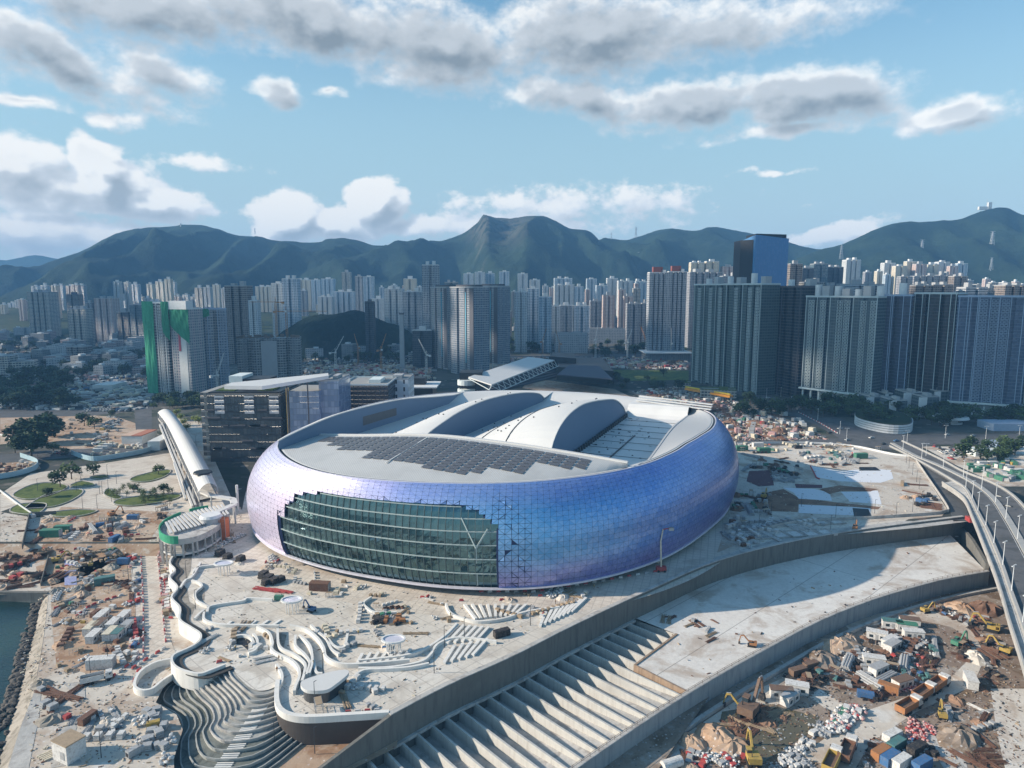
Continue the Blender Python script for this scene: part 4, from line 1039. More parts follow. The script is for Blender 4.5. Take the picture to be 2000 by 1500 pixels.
for (xa, xb, ya, yb) in est:
    x = xa
    while x < xb:
        w = rnd.uniform(7, 15); y = rnd.uniform(ya, yb); Y = rnd.uniform(1750, 2300); s_ = rnd.choice(stl)
        place = PLC[est.index((xa, xb, ya, yb))] if 1 else 'below the left mountain' if x < 450 else 'on the rise behind the wooded mound' if x < 760 else 'behind the central towers' if x < 1020 else 'under the rocky ridge' if x < 1300 else 'at the foot of the dark right mountain'
        tower(x, x + w, y, Y, s_, f'distant {words[s_]} housing block {place}', base=zfoot((x - 1000) / FP * Y, Y), rp=1, d=16, n=2, name='housing_block', group=f'distant {words[s_]} blocks {place}')
        x += w * rnd.uniform(.8, 1.9); cnt += 1
# red topped twin blocks
for (x0, x1, yt, lab) in [(1269, 1306, 533, 'left of two tall white apartment blocks with red roof crowns'), (1306, 1342, 531, 'right of two tall white apartment blocks with red roof crowns')]:
    t = tower(x0, x1, yt, 1120, 'grid', lab, n=4, rp=0, name='apartment_tower')
    w = V(x1, yt, 1120)[0] - V(x0, yt, 1120)[0]; z = V(x0, yt, 1120)[2]
    MB().box(0, 4, z, w * .5, 10, 10).obj('red_crown', MAT['red_roof'], t); MB().box(w * .3, 3, z, w * .25, 8, 5).obj('roof_plant_room', MAT['plant_white'], t)
a = V(1262, 650, 1100); b = V(1346, 650, 1100)
t = thing('station_podium', 'long low curved white podium under the red crowned blocks', 'podium', ((a[0] + b[0]) / 2, 1110, 0))
MB().box(0, 0, -.5, b[0] - a[0], 50, 14).obj('podium_block', F['lowgrey'], t); MB().box(0, 0, 13.5, b[0] - a[0] + 8, 58, 1.2).obj('canopy_edge', MAT['plant_white'], t)
# dark chimney-like towers
tower(712, 729, 590, 1100, 'dark', 'very slender black slab tower before the wooded mound', roof='plant_dark', rp=1)
p0 = V(784, 614, 1000); t = thing('chimney', 'thin pale grey shaft standing right of the wooded mound', 'chimney', (p0[0], 1000, 0)); MB().box(0, 0, 0, 7, 7, p0[2], 0, 0, .8).obj('shaft', MAT['plant_grey'], t); MB().box(0, 0, p0[2], 6.5, 6.5, 2).obj('cap', MAT['plant_dark'], t)
tower(805, 843, 646, 1000, 'dark', 'dark glass office block with white frame left of central towers', rp=1, n=2, name='office_building', cat='office building')
# wooded mound
mb = MB(); cx_, cy_ = V(672, 600, 1250)[0], 1250; n_ = 40
for i in range(n_):
    for j in range(n_):
        pts = []
        for a, b in ((i, j), (i + 1, j), (i + 1, j + 1), (i, j + 1)):
            x = -160 + 320 * a / n_; y = -120 + 240 * b / n_; r_ = math.hypot(x / 160, y / 120)
            h = 76 * max(0, 1 - r_ ** 2.2) * (1 + .12 * noise.noise(Vector((x * .02, y * .02, 0)))) + 3 * noise.noise(Vector((x * .12, y * .12, 1)))
            pts.append((cx_ + x, cy_ + y, h - 3))
        mb.face(pts)
struct(mb, 'wooded_mound', MAT['hill_forest'])
# ================================================================ nearer towers
fa('r1', (.10, .135, .135), (.045, .07, .075), 3.3, 3.1, .8, .6, lines=(.03, (.07, .09, .09)), lighten=.05)
fa('r2', (.10, .135, .15), (.05, .075, .09), 3.3, 3.1, .8, .6, lines=(.03, (.09, .12, .13)), lighten=.05)
fa('r3', (.035, .05, .09), (.025, .04, .07), 3.2, 3.2, .8, .7, lines=(.05, (.07, .10, .16)), lighten=.05)
fa('r4', (.035, .036, .042), (.02, .022, .028), 3.2, 3.2, .8, .7, lines=(.05, (.09, .09, .10)), lighten=.04)
fa('r5', (.07, .10, .16), (.05, .08, .14), 3.0, 3.1, .7, .6, lines=(.06, (.15, .19, .27)), lighten=.12)
fa('t1', (.30, .31, .33), (.07, .10, .14), 2.6, 3.0, .62, .6, wall2=(.22, .26, .32), every=4, lines=(.05, (.42, .43, .44)))
fa('t1b', (.38, .375, .37), (.07, .10, .14), 3.0, 3.0, .5, .55, wall2=(.42, .36, .36), every=3)
fa('constr', (.20, .205, .21), (.03, .035, .045), 3.0, 3.1, .7, .6, wall2=(.30, .31, .31), every=3, lines=(.06, (.42, .42, .40)))
fa('mall', (.04, .045, .05), (.05, .065, .075), 2.4, 5.2, .86, .78, lines=(.03, (.07, .075, .08)), lighten=.08)
fa('mallside', (.16, .17, .165), (.03, .035, .04), 4.2, 4.6, .55, .6, lines=(.06, (.3, .3, .29)))
fa('blueglass', (.20, .25, .32), (.17, .23, .34), 2.2, 4.0, .9, .92, gl=.12, lighten=.35)
fa('tallblue', (.09, .24, .46), (.09, .25, .50), 2.6, 3.8, .8, .94, gl=.15, lighten=.05)
mat('frame_white', (.60, .66, .66), .7); mat('frame_tower', (.46, .52, .53), .7); mat('frame_blue', (.30, .38, .50), .6); mat('net_green', (.03, .22, .12), .9, var=.25, scale=.3); mat('netting', (.05, .30, .17), .9, var=.25, scale=.4)
mat('cyan_panel', (.16, .48, .62), .6); mat('red_panel', (.42, .07, .10), .6); mat('black_panel', (.02, .022, .026), .5); mat('gold', (.55, .40, .16), .4, .5)
def big(name, label, p1, p2, ytop, dep, style, bays=(), piers=(), pmat='frame_tower', crown=True, tanks=0, notch=4, lobby=0, cat='apartment tower', extra=None, nn=None):
    """tower whose front runs between two ground points of the site; bays = fractions of the width with framed window columns"""
    a = W(*p1); b = W(*p2); w = math.hypot(b[0] - a[0], b[1] - a[1]); rz = math.atan2(b[1] - a[1], b[0] - a[0])
    h = V(p1[0], ytop, a[1])[2]
    cx, cy = (a[0] + b[0]) / 2 - math.sin(rz) * dep / 2, (a[1] + b[1]) / 2 + math.cos(rz) * dep / 2
    t = thing(name, label, cat, (cx, cy, 0), rz)
    n = nn or max(2, int(w / 11)); P = notched(w, dep, n, min(notch, dep * .2))
    o = MB().prism(P, lobby, h, 0, bottom=True).obj('tower_block', F[style] if isinstance(style, str) else style, t)
    yf = -dep / 2
    if lobby:
        m = MB()
        for k in range(int(w / 9) + 1):
            for yy in (yf + 1.5, -yf - 1.5): m.box(-w / 2 + 1.5 + k * (w - 3) / int(w / 9), yy, -.5, 1.6, 1.6, lobby + .5)
        m.box(0, 0, -.5, w * .5, dep * .5, lobby + .5, mi=0).obj('pilotis', MAT['frame_white'], t)
        MB().box(0, -.5, lobby - .2, w + 3, dep + 4, 1.6).obj('canopy_band', MAT['frame_white'], t)
    for f in bays:
        m = MB(); xb = -w / 2 + f * w; z = lobby + 2.5
        while z < h - 3.2:
            for dx in (-1.55, 1.55):
                x = xb + dx
                m.box(x, yf - .35, z, 2.5, .9, .4); m.box(x, yf - .35, z + 2.0, 2.5, .9, .4)
                m.box(x - 1.12, yf - .35, z + .4, .3, .9, 1.6); m.box(x + 1.12, yf - .35, z + .4, .3, .9, 1.6)
            z += 3.1
        m.obj('bay_window_stack', MAT[pmat], t)
    for f in piers:
        MB().box(-w / 2 + f * w, yf - .25, lobby, .55, .8, h + 1.2 - lobby).obj('pier', MAT[pmat], t)
    if crown:
        m = MB().wall([(-w / 2, yf - .3), (w / 2, yf - .3), (w / 2, -yf), (-w / 2, -yf)], h - .2, h + 1.5, .8, closed=True); m.obj('roof_parapet', MAT[pmat], t)
    rd = random.Random(int(p1[0]))
    for k in range(tanks):
        x = -w / 2 + (k + .6) * w / tanks; hh = rd.uniform(8, 13)
        if k % 2 == 0: MB().cyl(x, 1, h, h + hh, 3.4, 3.4, 14).obj('roof_tank', MAT['plant_white'], t)
        else: MB().box(x, 0, h, 7.5, 8, hh * .9).obj('lift_tower', MAT['plant_grey'], t)
    return t, w, h, dep
x_ = [.07, .27, .45, .62, .8, .95]
big('apartment_tower', 'green grey tower with white framed window columns, first beside the stadium', (1349, 744), (1478, 772), 557, 24, 'r1', [.1, .28, .43, .66, .85, .95], [.02, .18, .36, .52, .75, .99], tanks=6, notch=2)
big('apartment_tower', 'black tower filling the gap between the two green grey window column towers', (1482, 762), (1556, 779), 561, 40, 'r4', (), [.04, .5, .96], 'plant_dark', tanks=2)
big('apartment_tower', 'green grey tower with white framed columns on a pilotis base, second from stadium', (1563, 780), (1700, 799), 580, 22, 'r2', [.09, .26, .5, .60, .82, .95], [.01, .17, .36, .68, .99], tanks=7, notch=2, lobby=12)
big('apartment_tower', 'dark blue glass tower with thin vertical fins between grey and black towers', (1709, 795), (1764, 800), 578, 26, 'r3', (), [.03, .3, .36, .72, .97], 'frame_blue', tanks=1)
big('apartment_tower', 'black tower with thin white vertical lines and balcony stack', (1769, 796), (1850, 806), 574, 26, 'r4', (), [.02, .2, .36, .62, .86, .98], 'frame_tower', tanks=0)
big('apartment_tower', 'wide blue grey tower with many pale vertical fins above a white canopy', (1852, 808), (1992, 818), 580, 26, 'r5', [.36, .52, .66], [.02, .14, .18, .28, .3, .45, .58, .73, .9, .98], 'frame_blue', tanks=0, lobby=11, notch=1.5)
big('apartment_tower', 'black tower with ladder of pale balconies at the right edge', (1994, 812), (2080, 818), 582, 26, 'r4', [.12], [.02], 'frame_tower')
# office tower with black side and blue glass
a, b, c = V(1453, 471, 1000), V(1476, 471, 990), V(1541, 466, 1010)
t = thing('office_tower', 'tall blue glass office tower with black side above the grey towers', 'office tower', (c[0], 1010, 0))
pl = [(a[0] - c[0], -5), (b[0] - c[0], -20), (0, 0), (0, 40), (a[0] - c[0], 40)]
MB().prism([(b[0] - c[0], -20), (0, 0), (0, 36), (b[0] - c[0], 36)], 0, lambda p: c[2] + (4 if p[1] < 5 and p[0] < -5 else 0), 0).obj('glass_body', F['tallblue'], t)
MB().prism([(a[0] - c[0], 4), (b[0] - c[0] - .3, -12), (b[0] - c[0] - .3, 34), (a[0] - c[0], 34)], 0, a[2] + 2, 0).obj('black_side_block', MAT['black_panel'], t)
MB().prism([(b[0] - c[0] + 3, -14), (-3, 2), (-3, 30), (b[0] - c[0] + 3, 30)], c[2], c[2] + 6, 0).obj('roof_screen', MAT['black_panel'], t)
# three slender central towers
for p1, p2, yt, st, lab in [((843, 716), (874, 722), 562, 't1b', 'pale slender tower, left of the three central ones'), ((881, 728), (926, 737), 562, 't1', 'pale slender tower, middle and nearest of the three central ones'), ((931, 706), (972, 712), 560, 't1', 'pale slender tower, right of the three central ones')]:
    t, w, h, dp = big('apartment_tower', lab, p1, p2, yt, 24, st, (), [.02, .66], 'plant_grey', notch=8, nn=3, crown=True, tanks=0)
    MB().box(0, 0, h, w * .8, 12, 4).obj('roof_plant_room', MAT['plant_dark'], t)
    MB().box(w * .42, -dp / 2 - .1, 2, w * .16, 1.0, h - 3).obj('dark_strip', MAT['plant_dark'], t)  # flat dark panel paints the shade of a recess
    MB().box(w * .17, -dp / 2 - .1, h * .15, 1.8, .7, h * .8).obj('cyan_strip', MAT['cyan_panel'], t)
# green netted construction group
t, w, h, dp = big('apartment_tower', 'unfinished tower wrapped in green netting, leftmost by the bus depot', (293, 768), (336, 772), 592, 22, 'constr', [.72], [.55, .9], 'plant_white', notch=3)
def drape(t, x0, x1, zt, zb, yf, m, bulge=2.0, slant=0):
    mb = MB(); n_ = 8; k_ = 10
    for i in range(n_):
        for j in range(k_):
            P = []
            for a, b in ((i, j), (i + 1, j), (i + 1, j + 1), (i, j + 1)):
                fx, fz = a / n_, b / k_; lo = zb + slant * fx
                P.append((x0 + (x1 - x0) * fx, yf - .8 - bulge * math.sin(math.pi * fx) - .5 * math.sin(a * 2.1 + b), zt + (lo - zt) * fz))
            mb.face(P)
    return mb.obj('safety_net', m, t)
drape(t, -w / 2 - 2, -w * .06, h + 2, 1, -dp / 2, MAT['netting'], 2.4); MB().box(-w / 2 - 1.2, 0, 0, 1.2, dp, h + 1).obj('net_side', MAT['netting'], t)
drape(t, w * .3, w * .62, h + 2, h * .72, -dp / 2, MAT['net_green'], 2, -12)
t, w, h, dp = big('apartment_tower', 'white tower with tiny windows and red banner between netted towers', (342, 772), (377, 774), 604, 22, 't1b', (), (), 'plant_white', notch=3, nn=2)
MB().box(-w * .02, -dp / 2 - .6, h * .52, w * .12, .3, h * .22).obj('red_banner', MAT['red_panel'], t); MB().box(0, -dp / 2 + 3, h, w, 10, 9).obj('white_crown', MAT['plant_white'], t)
MB().box(w * .12, -dp / 2 - .2, 3, w * .45, .3, h - 22).obj('white_sheeting', MAT['pale_concrete'], t)
drape(t, -w * .5, w * .55, h, h * .82, -dp / 2, MAT['net_green'], 1.5, -20)
t, w, h, dp = big('apartment_tower', 'blue white tower with scaffold balconies, right end of the netted group', (381, 768), (451, 764), 605, 24, 't1', [.32, .88], [.02, .2, .46, .74, .98], 'frame_blue', notch=4)
drape(t, -w / 2, w * .02, h + 1, h * .86, -dp / 2, MAT['net_green'], 1.2, 6)
t, w, h, dp = big('apartment_tower', 'dark unfinished block with pale central panel and formwork roof', (466, 752), (590, 748), 662, 26, 'constr', [.12, .9], [.3], 'plant_grey', notch=5, nn=5, crown=False)
MB().box(0, -dp / 2 - .4, 1, w * .25, 1, h - 4).obj('pale_panel', MAT['plant_grey'], t)
mb = MB(); rnd = random.Random(4)
for k in range(46): mb.box(rnd.uniform(-w / 2, w / 2), rnd.uniform(-8, 8), h, rnd.uniform(1, 5), rnd.uniform(1, 4), rnd.uniform(1, 4))
mb.obj('formwork', MAT['rusty_steel'], t)
# ================================================================ tower cranes
mat('crane_orange', (.42, .20, .07), .6); mat('crane_yellow', (.55, .38, .05), .6); mat('crane_white', (.62, .62, .60), .6); mat('crane_blue', (.05, .14, .45), .5)
def tcrane(px, pyb, pyt, jib, ang, m, label, Y=None, luff=None):
    p = W(px, pyb) if Y is None else V(px, pyb, Y); h = V(px, pyt, p[1])[2] - p[2]
    t = thing('tower_crane', label, 'crane', p, ang, None); q = .045 * 22
    mb = MB()
    for a, b in ((-1, -1), (1, -1), (1, 1), (-1, 1)): mb.bar((a, b, 0), (a, b, h), .28)
    for k in range(int(h / 4)): mb.bar((-1, -1, k * 4), (1, -1, k * 4 + 4), .18); mb.bar((1, 1, k * 4), (-1, 1, k * 4 + 4), .18); mb.bar((-1, 1, k * 4), (-1, -1, k * 4 + 4), .18)
    mb.obj('mast', m, t); MB().box(0, -1.6, h, 2.2, 2, 2.4).obj('cab', MAT['crane_white'], t)
    mb = MB(); e = luff or 0; ex, ez = jib * math.cos(R(e)), jib * math.sin(R(e))
    for dy, dz in ((-.7, 0), (.7, 0), (0, 1.3)): mb.bar((0, dy, h + 1 + dz), (ex, dy * .4, h + 1 + ez + dz * .5), .22)
    for k in range(int(jib / 4)):
        f0, f1 = k * 4 / jib, (k + 1) * 4 / jib; mb.bar((ex * f0, 0, h + 1 + ez * f0), (ex * (f0 + f1) / 2, 0, h + 2.2 + ez * f1), .15); mb.bar((ex * (f0 + f1) / 2, 0, h + 2.2 + ez * f1), (ex * f1, 0, h + 1 + ez * f1), .15)
    mb.obj('jib', m, t); MB().bar((0, 0, h + 1), (-jib * .28, 0, h + 1), 1.2, 1).box(-jib * .28, 0, h - .8, 3, 2, 2.6).obj('counter_jib', m, t)
    MB().bar((0, 0, h), (0, 0, h + 7), .5).bar((0, 0, h + 7), (ex * .7, 0, h + 1.6 + ez * .7), .12).bar((0, 0, h + 7), (-jib * .26, 0, h + 1.4), .12).obj('apex_and_ties', m, t)
    return t
tcrane(541, 660, 592, 34, R(175), MAT['crane_orange'], 'orange tower crane above the dark unfinished block, left', Y=855)
tcrane(561, 660, 610, 52, R(2), MAT['crane_orange'], 'orange tower crane with long level jib above the dark unfinished block', Y=870)
for i, (px, yb, yt, m, lf, an, lab) in enumerate([(656, 725, 690, 'crane_white', 60, 30, 'small white crane behind the blade roof'), (700, 712, 680, 'crane_orange', 50, 120, 'thin orange crane right of the low pink flats'), (745, 720, 685, 'crane_orange', 62, 60, 'rust crane in front of the low pink flats'), (833, 728, 695, 'crane_white', 55, 140, 'pale luffing crane left of the central towers'),
        (1060, 690, 668, 'crane_orange', 60, 60, 'orange luffing crane left of the school'), (1092, 702, 672, 'crane_orange', 55, 110, 'orange luffing crane in front of the school'), (1163, 700, 664, 'crane_white', 62, 70, 'pale luffing crane before the school trees'), (1225, 700, 670, 'crane_white', 58, 50, 'pale crane behind the brown excavation'), (1260, 690, 665, 'crane_orange', 60, 120, 'thin crane left of the white podium'), (1310, 705, 672, 'crane_white', 65, 80, 'pale crane right of the brown excavation')]):
    tcrane(px, yb, yt, 26, R(an), MAT[m], lab, luff=lf)
tcrane(426, 772, 735, 26, R(60), MAT['crane_white'], 'white luffing crane in front of the blue white tower', luff=66)
# ================================================================ mid distance landmark buildings
def bld(name, label, cat, x0, x1, yb, yt, d, m, rz=None, parts=True, roofm='plant_grey', n=None, flat=True):
    a = W(x0, yb); b = W(x1, yb); w = b[0] - a[0]; h = V((x0 + x1) / 2, yt, a[1])[2]
    rz = 0 if rz is None else R(rz); t = thing(name, label, cat, ((a[0] + b[0]) / 2, a[1] + d / 2, 0), rz)
    P = notched(w, d, n, 3) if n else [(-w / 2, -d / 2), (w / 2, -d / 2), (w / 2, d / 2), (-w / 2, d / 2)]
    MB().prism(P, -.3, h, 0).obj('walls', m, t)
    if parts:
        MB().wall([(-w / 2 + .3, -d / 2 + .3), (w / 2 - .3, -d / 2 + .3), (w / 2 - .3, d / 2 - .3), (-w / 2 + .3, d / 2 - .3)], h, h + 1.1, .4, closed=True).obj('parapet', MAT[roofm], t)
        MB().box(w * .15, 0, h, w * .25, d * .4, 2.6).obj('roof_plant_room', MAT[roofm], t)
    return t, w, h
t, w, h = bld('glass_building', 'dark glass office building with roof garden left of the stadium', 'office building', 412, 552, 902, 770, 46, F['mall'], parts=False)
MB().box(-w / 2 - 2.5, 0, 4, 5, 44, h - 3).obj('side_screen', F['mallside'], t)
for x in (-.33, .08, .42): MB().box(w * x, -23.3, h - 13, w * .13, .8, 12).obj('bright_bay', F['office'], t)
MB().box(0, 0, h, w * .96, 42, 1.2).obj('roof_edge', MAT['black_panel'], t); MB().box(-w * .3, -10, h + 1.2, w * .26, 14, .5).obj('roof_garden', MAT['grass'], t); MB().box(w * .25, -8, h + 1.2, w * .22, 14, 1.2).obj('roof_garden', MAT['grass'], t)
MB().box(-w * .02, 2, h + 1.2, w * .5, 18, 7).obj('roof_pavilion', MAT['black_panel'], t); MB().box(-w * .22, 2, h + 1.2, 9, 20, 9).obj('white_frame', MAT['frame_white'], t)
mb = MB(); [mb.box(-w * .45 + k * w * .1, -21, -.3, 1.6, 1.6, 12) for k in range(10)]; mb.obj('colonnade', MAT['plant_grey'], t)
mb = MB(); rnd = random.Random(8)
for k in range(16):
    y0 = V(500, 0, 430)[1]; mb.box(rnd.uniform(-w / 2, w / 2), -23.6, 9 + rnd.randint(0, 5) * 5.2, rnd.uniform(4, 12), 1.4, .8)
mb.obj('balcony_slabs', MAT['plant_dark'], t)
A_, B_, C_, D_ = W(436, 756, 58), W(448, 748, 58), W(640, 729, 62), W(556, 752, 60)
A_ = W(437, 762, 56); D_ = W(510, 764, 56)
t = thing('blade_roof', 'long white wing shaped canopy roof spanning behind the dark glass building', 'canopy roof', (0, 0, 0))
P1 = [W(438, 757, 56), W(512, 758, 56), W(642, 737, 56), W(641, 732, 56), W(452, 751, 56)]
mb = MB(); mb.prism([(p[0], p[1]) for p in P1], 55, 57.2); mb.obj('roof_blade', MAT['roof_white'], t)
mb = MB(); [mb.bar((p[0], p[1], 0), (p[0], p[1], 55), .7) for p in (W(560, 748, 56), W(600, 742, 56), W(630, 737, 56))]; mb.obj('columns', MAT['plant_dark'], t)
t, w, h = bld('glass_building', 'pale blue glass curtain wall block with stepped top behind the stadium', 'office building', 570, 628, 900, 764, 30, F['blueglass'], parts=False)
t2, w2, h2 = bld('glass_building', 'taller pale blue glass block right of the gold fin', 'office building', 628, 666, 896, 745, 34, F['blueglass'], parts=True)
MB().box(-w / 2 - 1.2, -14, 0, 1.3, 3, h + 2).obj('gold_fin', MAT['gold'], t)
bld('retail_block', 'dark low block with pergola frames right of the blue glass', 'shopping block', 668, 760, 868, 753, 46, F['r4'], roofm='frame_white')
bld('retail_block', 'white block with black slot windows beyond the stadium rim', 'shopping block', 728, 800, 850, 742, 30, facade('facade_slot', (.62, .66, .68), (.03, .035, .04), 6.2, 6.0, .22, .55), parts=True)
t, w, h = bld('pavilion', 'dark pavilion with wide white rimmed flat roof', 'pavilion', 782, 846, 820, 757, 30, MAT['black_panel'], parts=False)
MB().box(0, 0, h, w + 8, 38, 1).obj('roof_rim', MAT['plant_white'], t); MB().box(0, 2, h + 1, w * .45, 14, 6).obj('upper_box', MAT['black_panel'], t)
t, w, h = bld('drum_building', 'black stepped building with white louvred drums by the canopy', 'pavilion', 898, 942, 790, 728, 26, MAT['black_panel'], parts=False)
for k in range(3): MB().cyl(-w * .2, -12, 2 + k * 9, 7 + k * 9, 9, 9, 18).obj('louvre_drum', MAT['frame_white'], t)
# grandstand canopy with truss, hall, arena
t = thing('grandstand', 'tilted white canopy with steel truss over the public sports ground', 'grandstand')
q = [W(915, 736, 30), W(960, 751, 26), W(1083, 703, 28), W(1032, 697, 32)]
mb = MB(); i0 = len(mb.v)
mb.face(q); mb.face([(p[0], p[1], p[2] - 1.2) for p in q][::-1])
for k in range(4): a, b = q[k], q[(k + 1) % 4]; mb.face([a, (a[0], a[1], a[2] - 1.2), (b[0], b[1], b[2] - 1.2), b])
mb.obj('canopy', MAT['roof_white'], t)
mb = MB(); a, b = Vector(q[1]), Vector(q[2]); lo = lambda f: a.lerp(b, f) + Vector((6, 6, -8))
for k in range(14):
    f = k / 14; g_ = (k + .5) / 14; h_ = (k + 1) / 14
    mb.bar(a.lerp(b, f) - Vector((0, 0, 1.2)), lo(g_), .5); mb.bar(lo(g_), a.lerp(b, h_) - Vector((0, 0, 1.2)), .5); mb.bar(lo(f), lo(h_), .6)
c_ = Vector(q[0]); mb.bar(c_ - Vector((0, 0, 1.5)), a + Vector((-2, -1, -5)), .6); mb.bar(a - Vector((0, 0, 1)), a + Vector((-2, -1, -5)), .6)
mb.obj('truss', MAT['frame_white'], t)
mb = MB(); pts = [W(940, 752, 0), W(1075, 722, 0)]; a, b = Vector(pts[0]), Vector(pts[1])
for k in range(8): p = a.lerp(b, k / 7); mb.bar(p, (p.x, p.y, 24), 1.1)
mb.obj('columns', MAT['plant_grey'], t)
mb = MB()
for k in range(6):
    d_ = Vector((14, -3, 0)) * 0; p0, p1 = W(950 + k * 3, 770 - k * 3, 0), W(1090 + k * 4, 735 - k * 3, 0)
    mb.bar((p0[0], p0[1], 1 + k * 2), (p1[0], p1[1], 1 + k * 2), 6, 2)
mb.obj('seating_tiers', MAT['plant_dark'], t)
t = thing('sports_hall', 'black low sports hall with dark blue roof behind the canopy', 'sports hall')
P_ = [W(1087, 742, 0), W(1198, 752, 0), W(1175, 722, 0), W(1098, 718, 0)]
MB().prism([p[:2] for p in P_], 0, 17).obj('walls', MAT['black_panel'], t)
MB().prism([W(1088, 733, 17.1)[:2], W(1197, 742, 17)[:2], W(1170, 716, 17)[:2], W(1112, 714, 17)[:2]], 17.05, 18).obj('roof', mat('hall_roof', (.06, .07, .10), .7), t)
P_ = [W(1072, 730, 0), W(1125, 735, 0), W(1120, 722, 0), W(1080, 720, 0)]
tag(MB().prism([p[:2] for p in P_], 0, 24).obj('service_block', MAT['black_panel']), 'black box shaped block between the canopy and sports hall', 'building')
# foreshore buildings right of the stadium
t = thing('oval_building', 'white banded oval building with planted roof at the road junction', 'sales pavilion')
ov = WL([(1670, 828), (1690, 838), (1735, 847), (1775, 846), (1779, 833), (1760, 822), (1720, 812), (1680, 812)], 0, 5, True)
MB().prism(ov, 0, 7.4).obj('wall_core', MAT['plant_dark'], t)
for k in range(4): MB().wall(ov, .3 + k * 1.85, 1.7 + k * 1.85, 1.1, closed=True).obj('white_band', MAT['plant_white'], t)
MB().prism([(p[0] * .97 + .03 * ov[0][0], p[1] + .5) for p in ov], 7.4, 7.8).obj('green_roof', MAT['scrub'], t)
for x0, x1, yb, yt, lab in [(1698, 1728, 806, 776, 'white ended villa block left of the villa group'), (1730, 1742, 803, 770, 'narrow grey villa behind the white ended one'), (1742, 1770, 816, 783, 'white ended villa nearest to the oval building'), (1770, 1800, 808, 768, 'villa block with stepped roof, centre of the villa group'), (1800, 1832, 815, 776, 'dark glazed villa right of centre'), (1828, 1852, 806, 765, 'villa with round roof tank before the blue grey tower')]:
    t, w, h = bld('villa_block', lab, 'villa', x0, x1, yb, yt, 22, F['r2'], roofm='plant_grey'); MB().box(-w / 2 - .2, -11.3, 0, w * .5, .6, h).obj('end_wall', MAT['plant_white'], t)
for x0, x1, yb, yt, lab in [(1322, 1352, 760, 748, 'curved grey green shop row left of the first tower'), (1372, 1440, 778, 762, 'grey green shop row with tall windows under the first tower')]:
    bld('shop_row', lab, 'shops', x0, x1, yb, yt, 16, F['beige'], rz=-14, roofm='grass')
t = thing('site_gantry', 'long orange and yellow gantry beside the shop row', 'gantry', W(1382, 785)); 
a, b = Vector(W(1340, 768)), Vector(W(1428, 784)); l_ = Vector(t.location)
MB().bar(a - l_ + Vector((0, 0, 5)), b - l_ + Vector((0, 0, 5)), 5, 2.2).obj('deck_beam', mat('bright_orange', (.75, .30, .03), .6), t); MB().bar(a - l_ + Vector((0, 3, 7)), b - l_ + Vector((0, 3, 7)), 2, 1.2).obj('yellow_rail', mat('bright_yellow', (.75, .55, .06), .6), t)
mb = MB(); [mb.bar(a.lerp(b, k / 6) - l_, a.lerp(b, k / 6) - l_ + Vector((0, 0, 5)), .9) for k in range(7)]; mb.obj('legs', MAT['plant_grey'], t)
tag(MB().cyl(0, 0, 0, 1.2, 9, 9, 20).cyl(0, 0, 4.5, 6.5, 14, 13, 20).cyl(0, 0, 1.2, 4.5, 6, 6, 12).obj('shelter', MAT['plant_white'], loc=W(1856, 826)), 'flat white rounded shelter among trees below the wide blue grey tower', 'shelter')
# white school and low rise
bld('school', 'white school block with blue windows in front of dark trees', 'school', 1085, 1148, 690, 652, 30, F['lowwhite'])
bld('school', 'long white school range behind the first school block', 'school', 1120, 1226, 672, 642, 26, F['lowwhite'])
bld('flats', 'low rose flats with dark band above the school range', 'flats', 1168, 1212, 655, 622, 26, F['lowpink'])
bld('flats', 'pink stepped flats behind the low rose flats', 'flats', 1193, 1226, 645, 604, 26, F['lowpink'])
for x0, x1, yb, yt, st, lab in [(620, 652, 692, 665, 'lowpink', 'pink flats at the left end below the wooded mound'), (646, 676, 690, 655, 'lowwhite', 'white stepped flats below the wooded mound'), (676, 716, 696, 656, 'lowgrey', 'grey terraced flats below the wooded mound'), (728, 750, 690, 652, 'lowpink', 'rose flats right of the dark slender tower'), (750, 774, 690, 660, 'lowgrey', 'grey curved flats left of the dark office block'), (66, 96, 712, 690, 'lowwhite', 'white low flats among trees at left'), (132, 165, 712, 678, 'brown', 'brown low flats with white columns at left'), (168, 222, 705, 685, 'lowwhite', 'long white flats with blue windows at left'), (222, 250, 700, 680, 'lowwhite', 'white slab left of the netted towers'), (0, 40, 720, 695, 'lowwhite', 'white houses at the far left edge')]:
    bld('flats', lab, 'flats', x0, x1, yb, yt, 24, F[st], n=3)
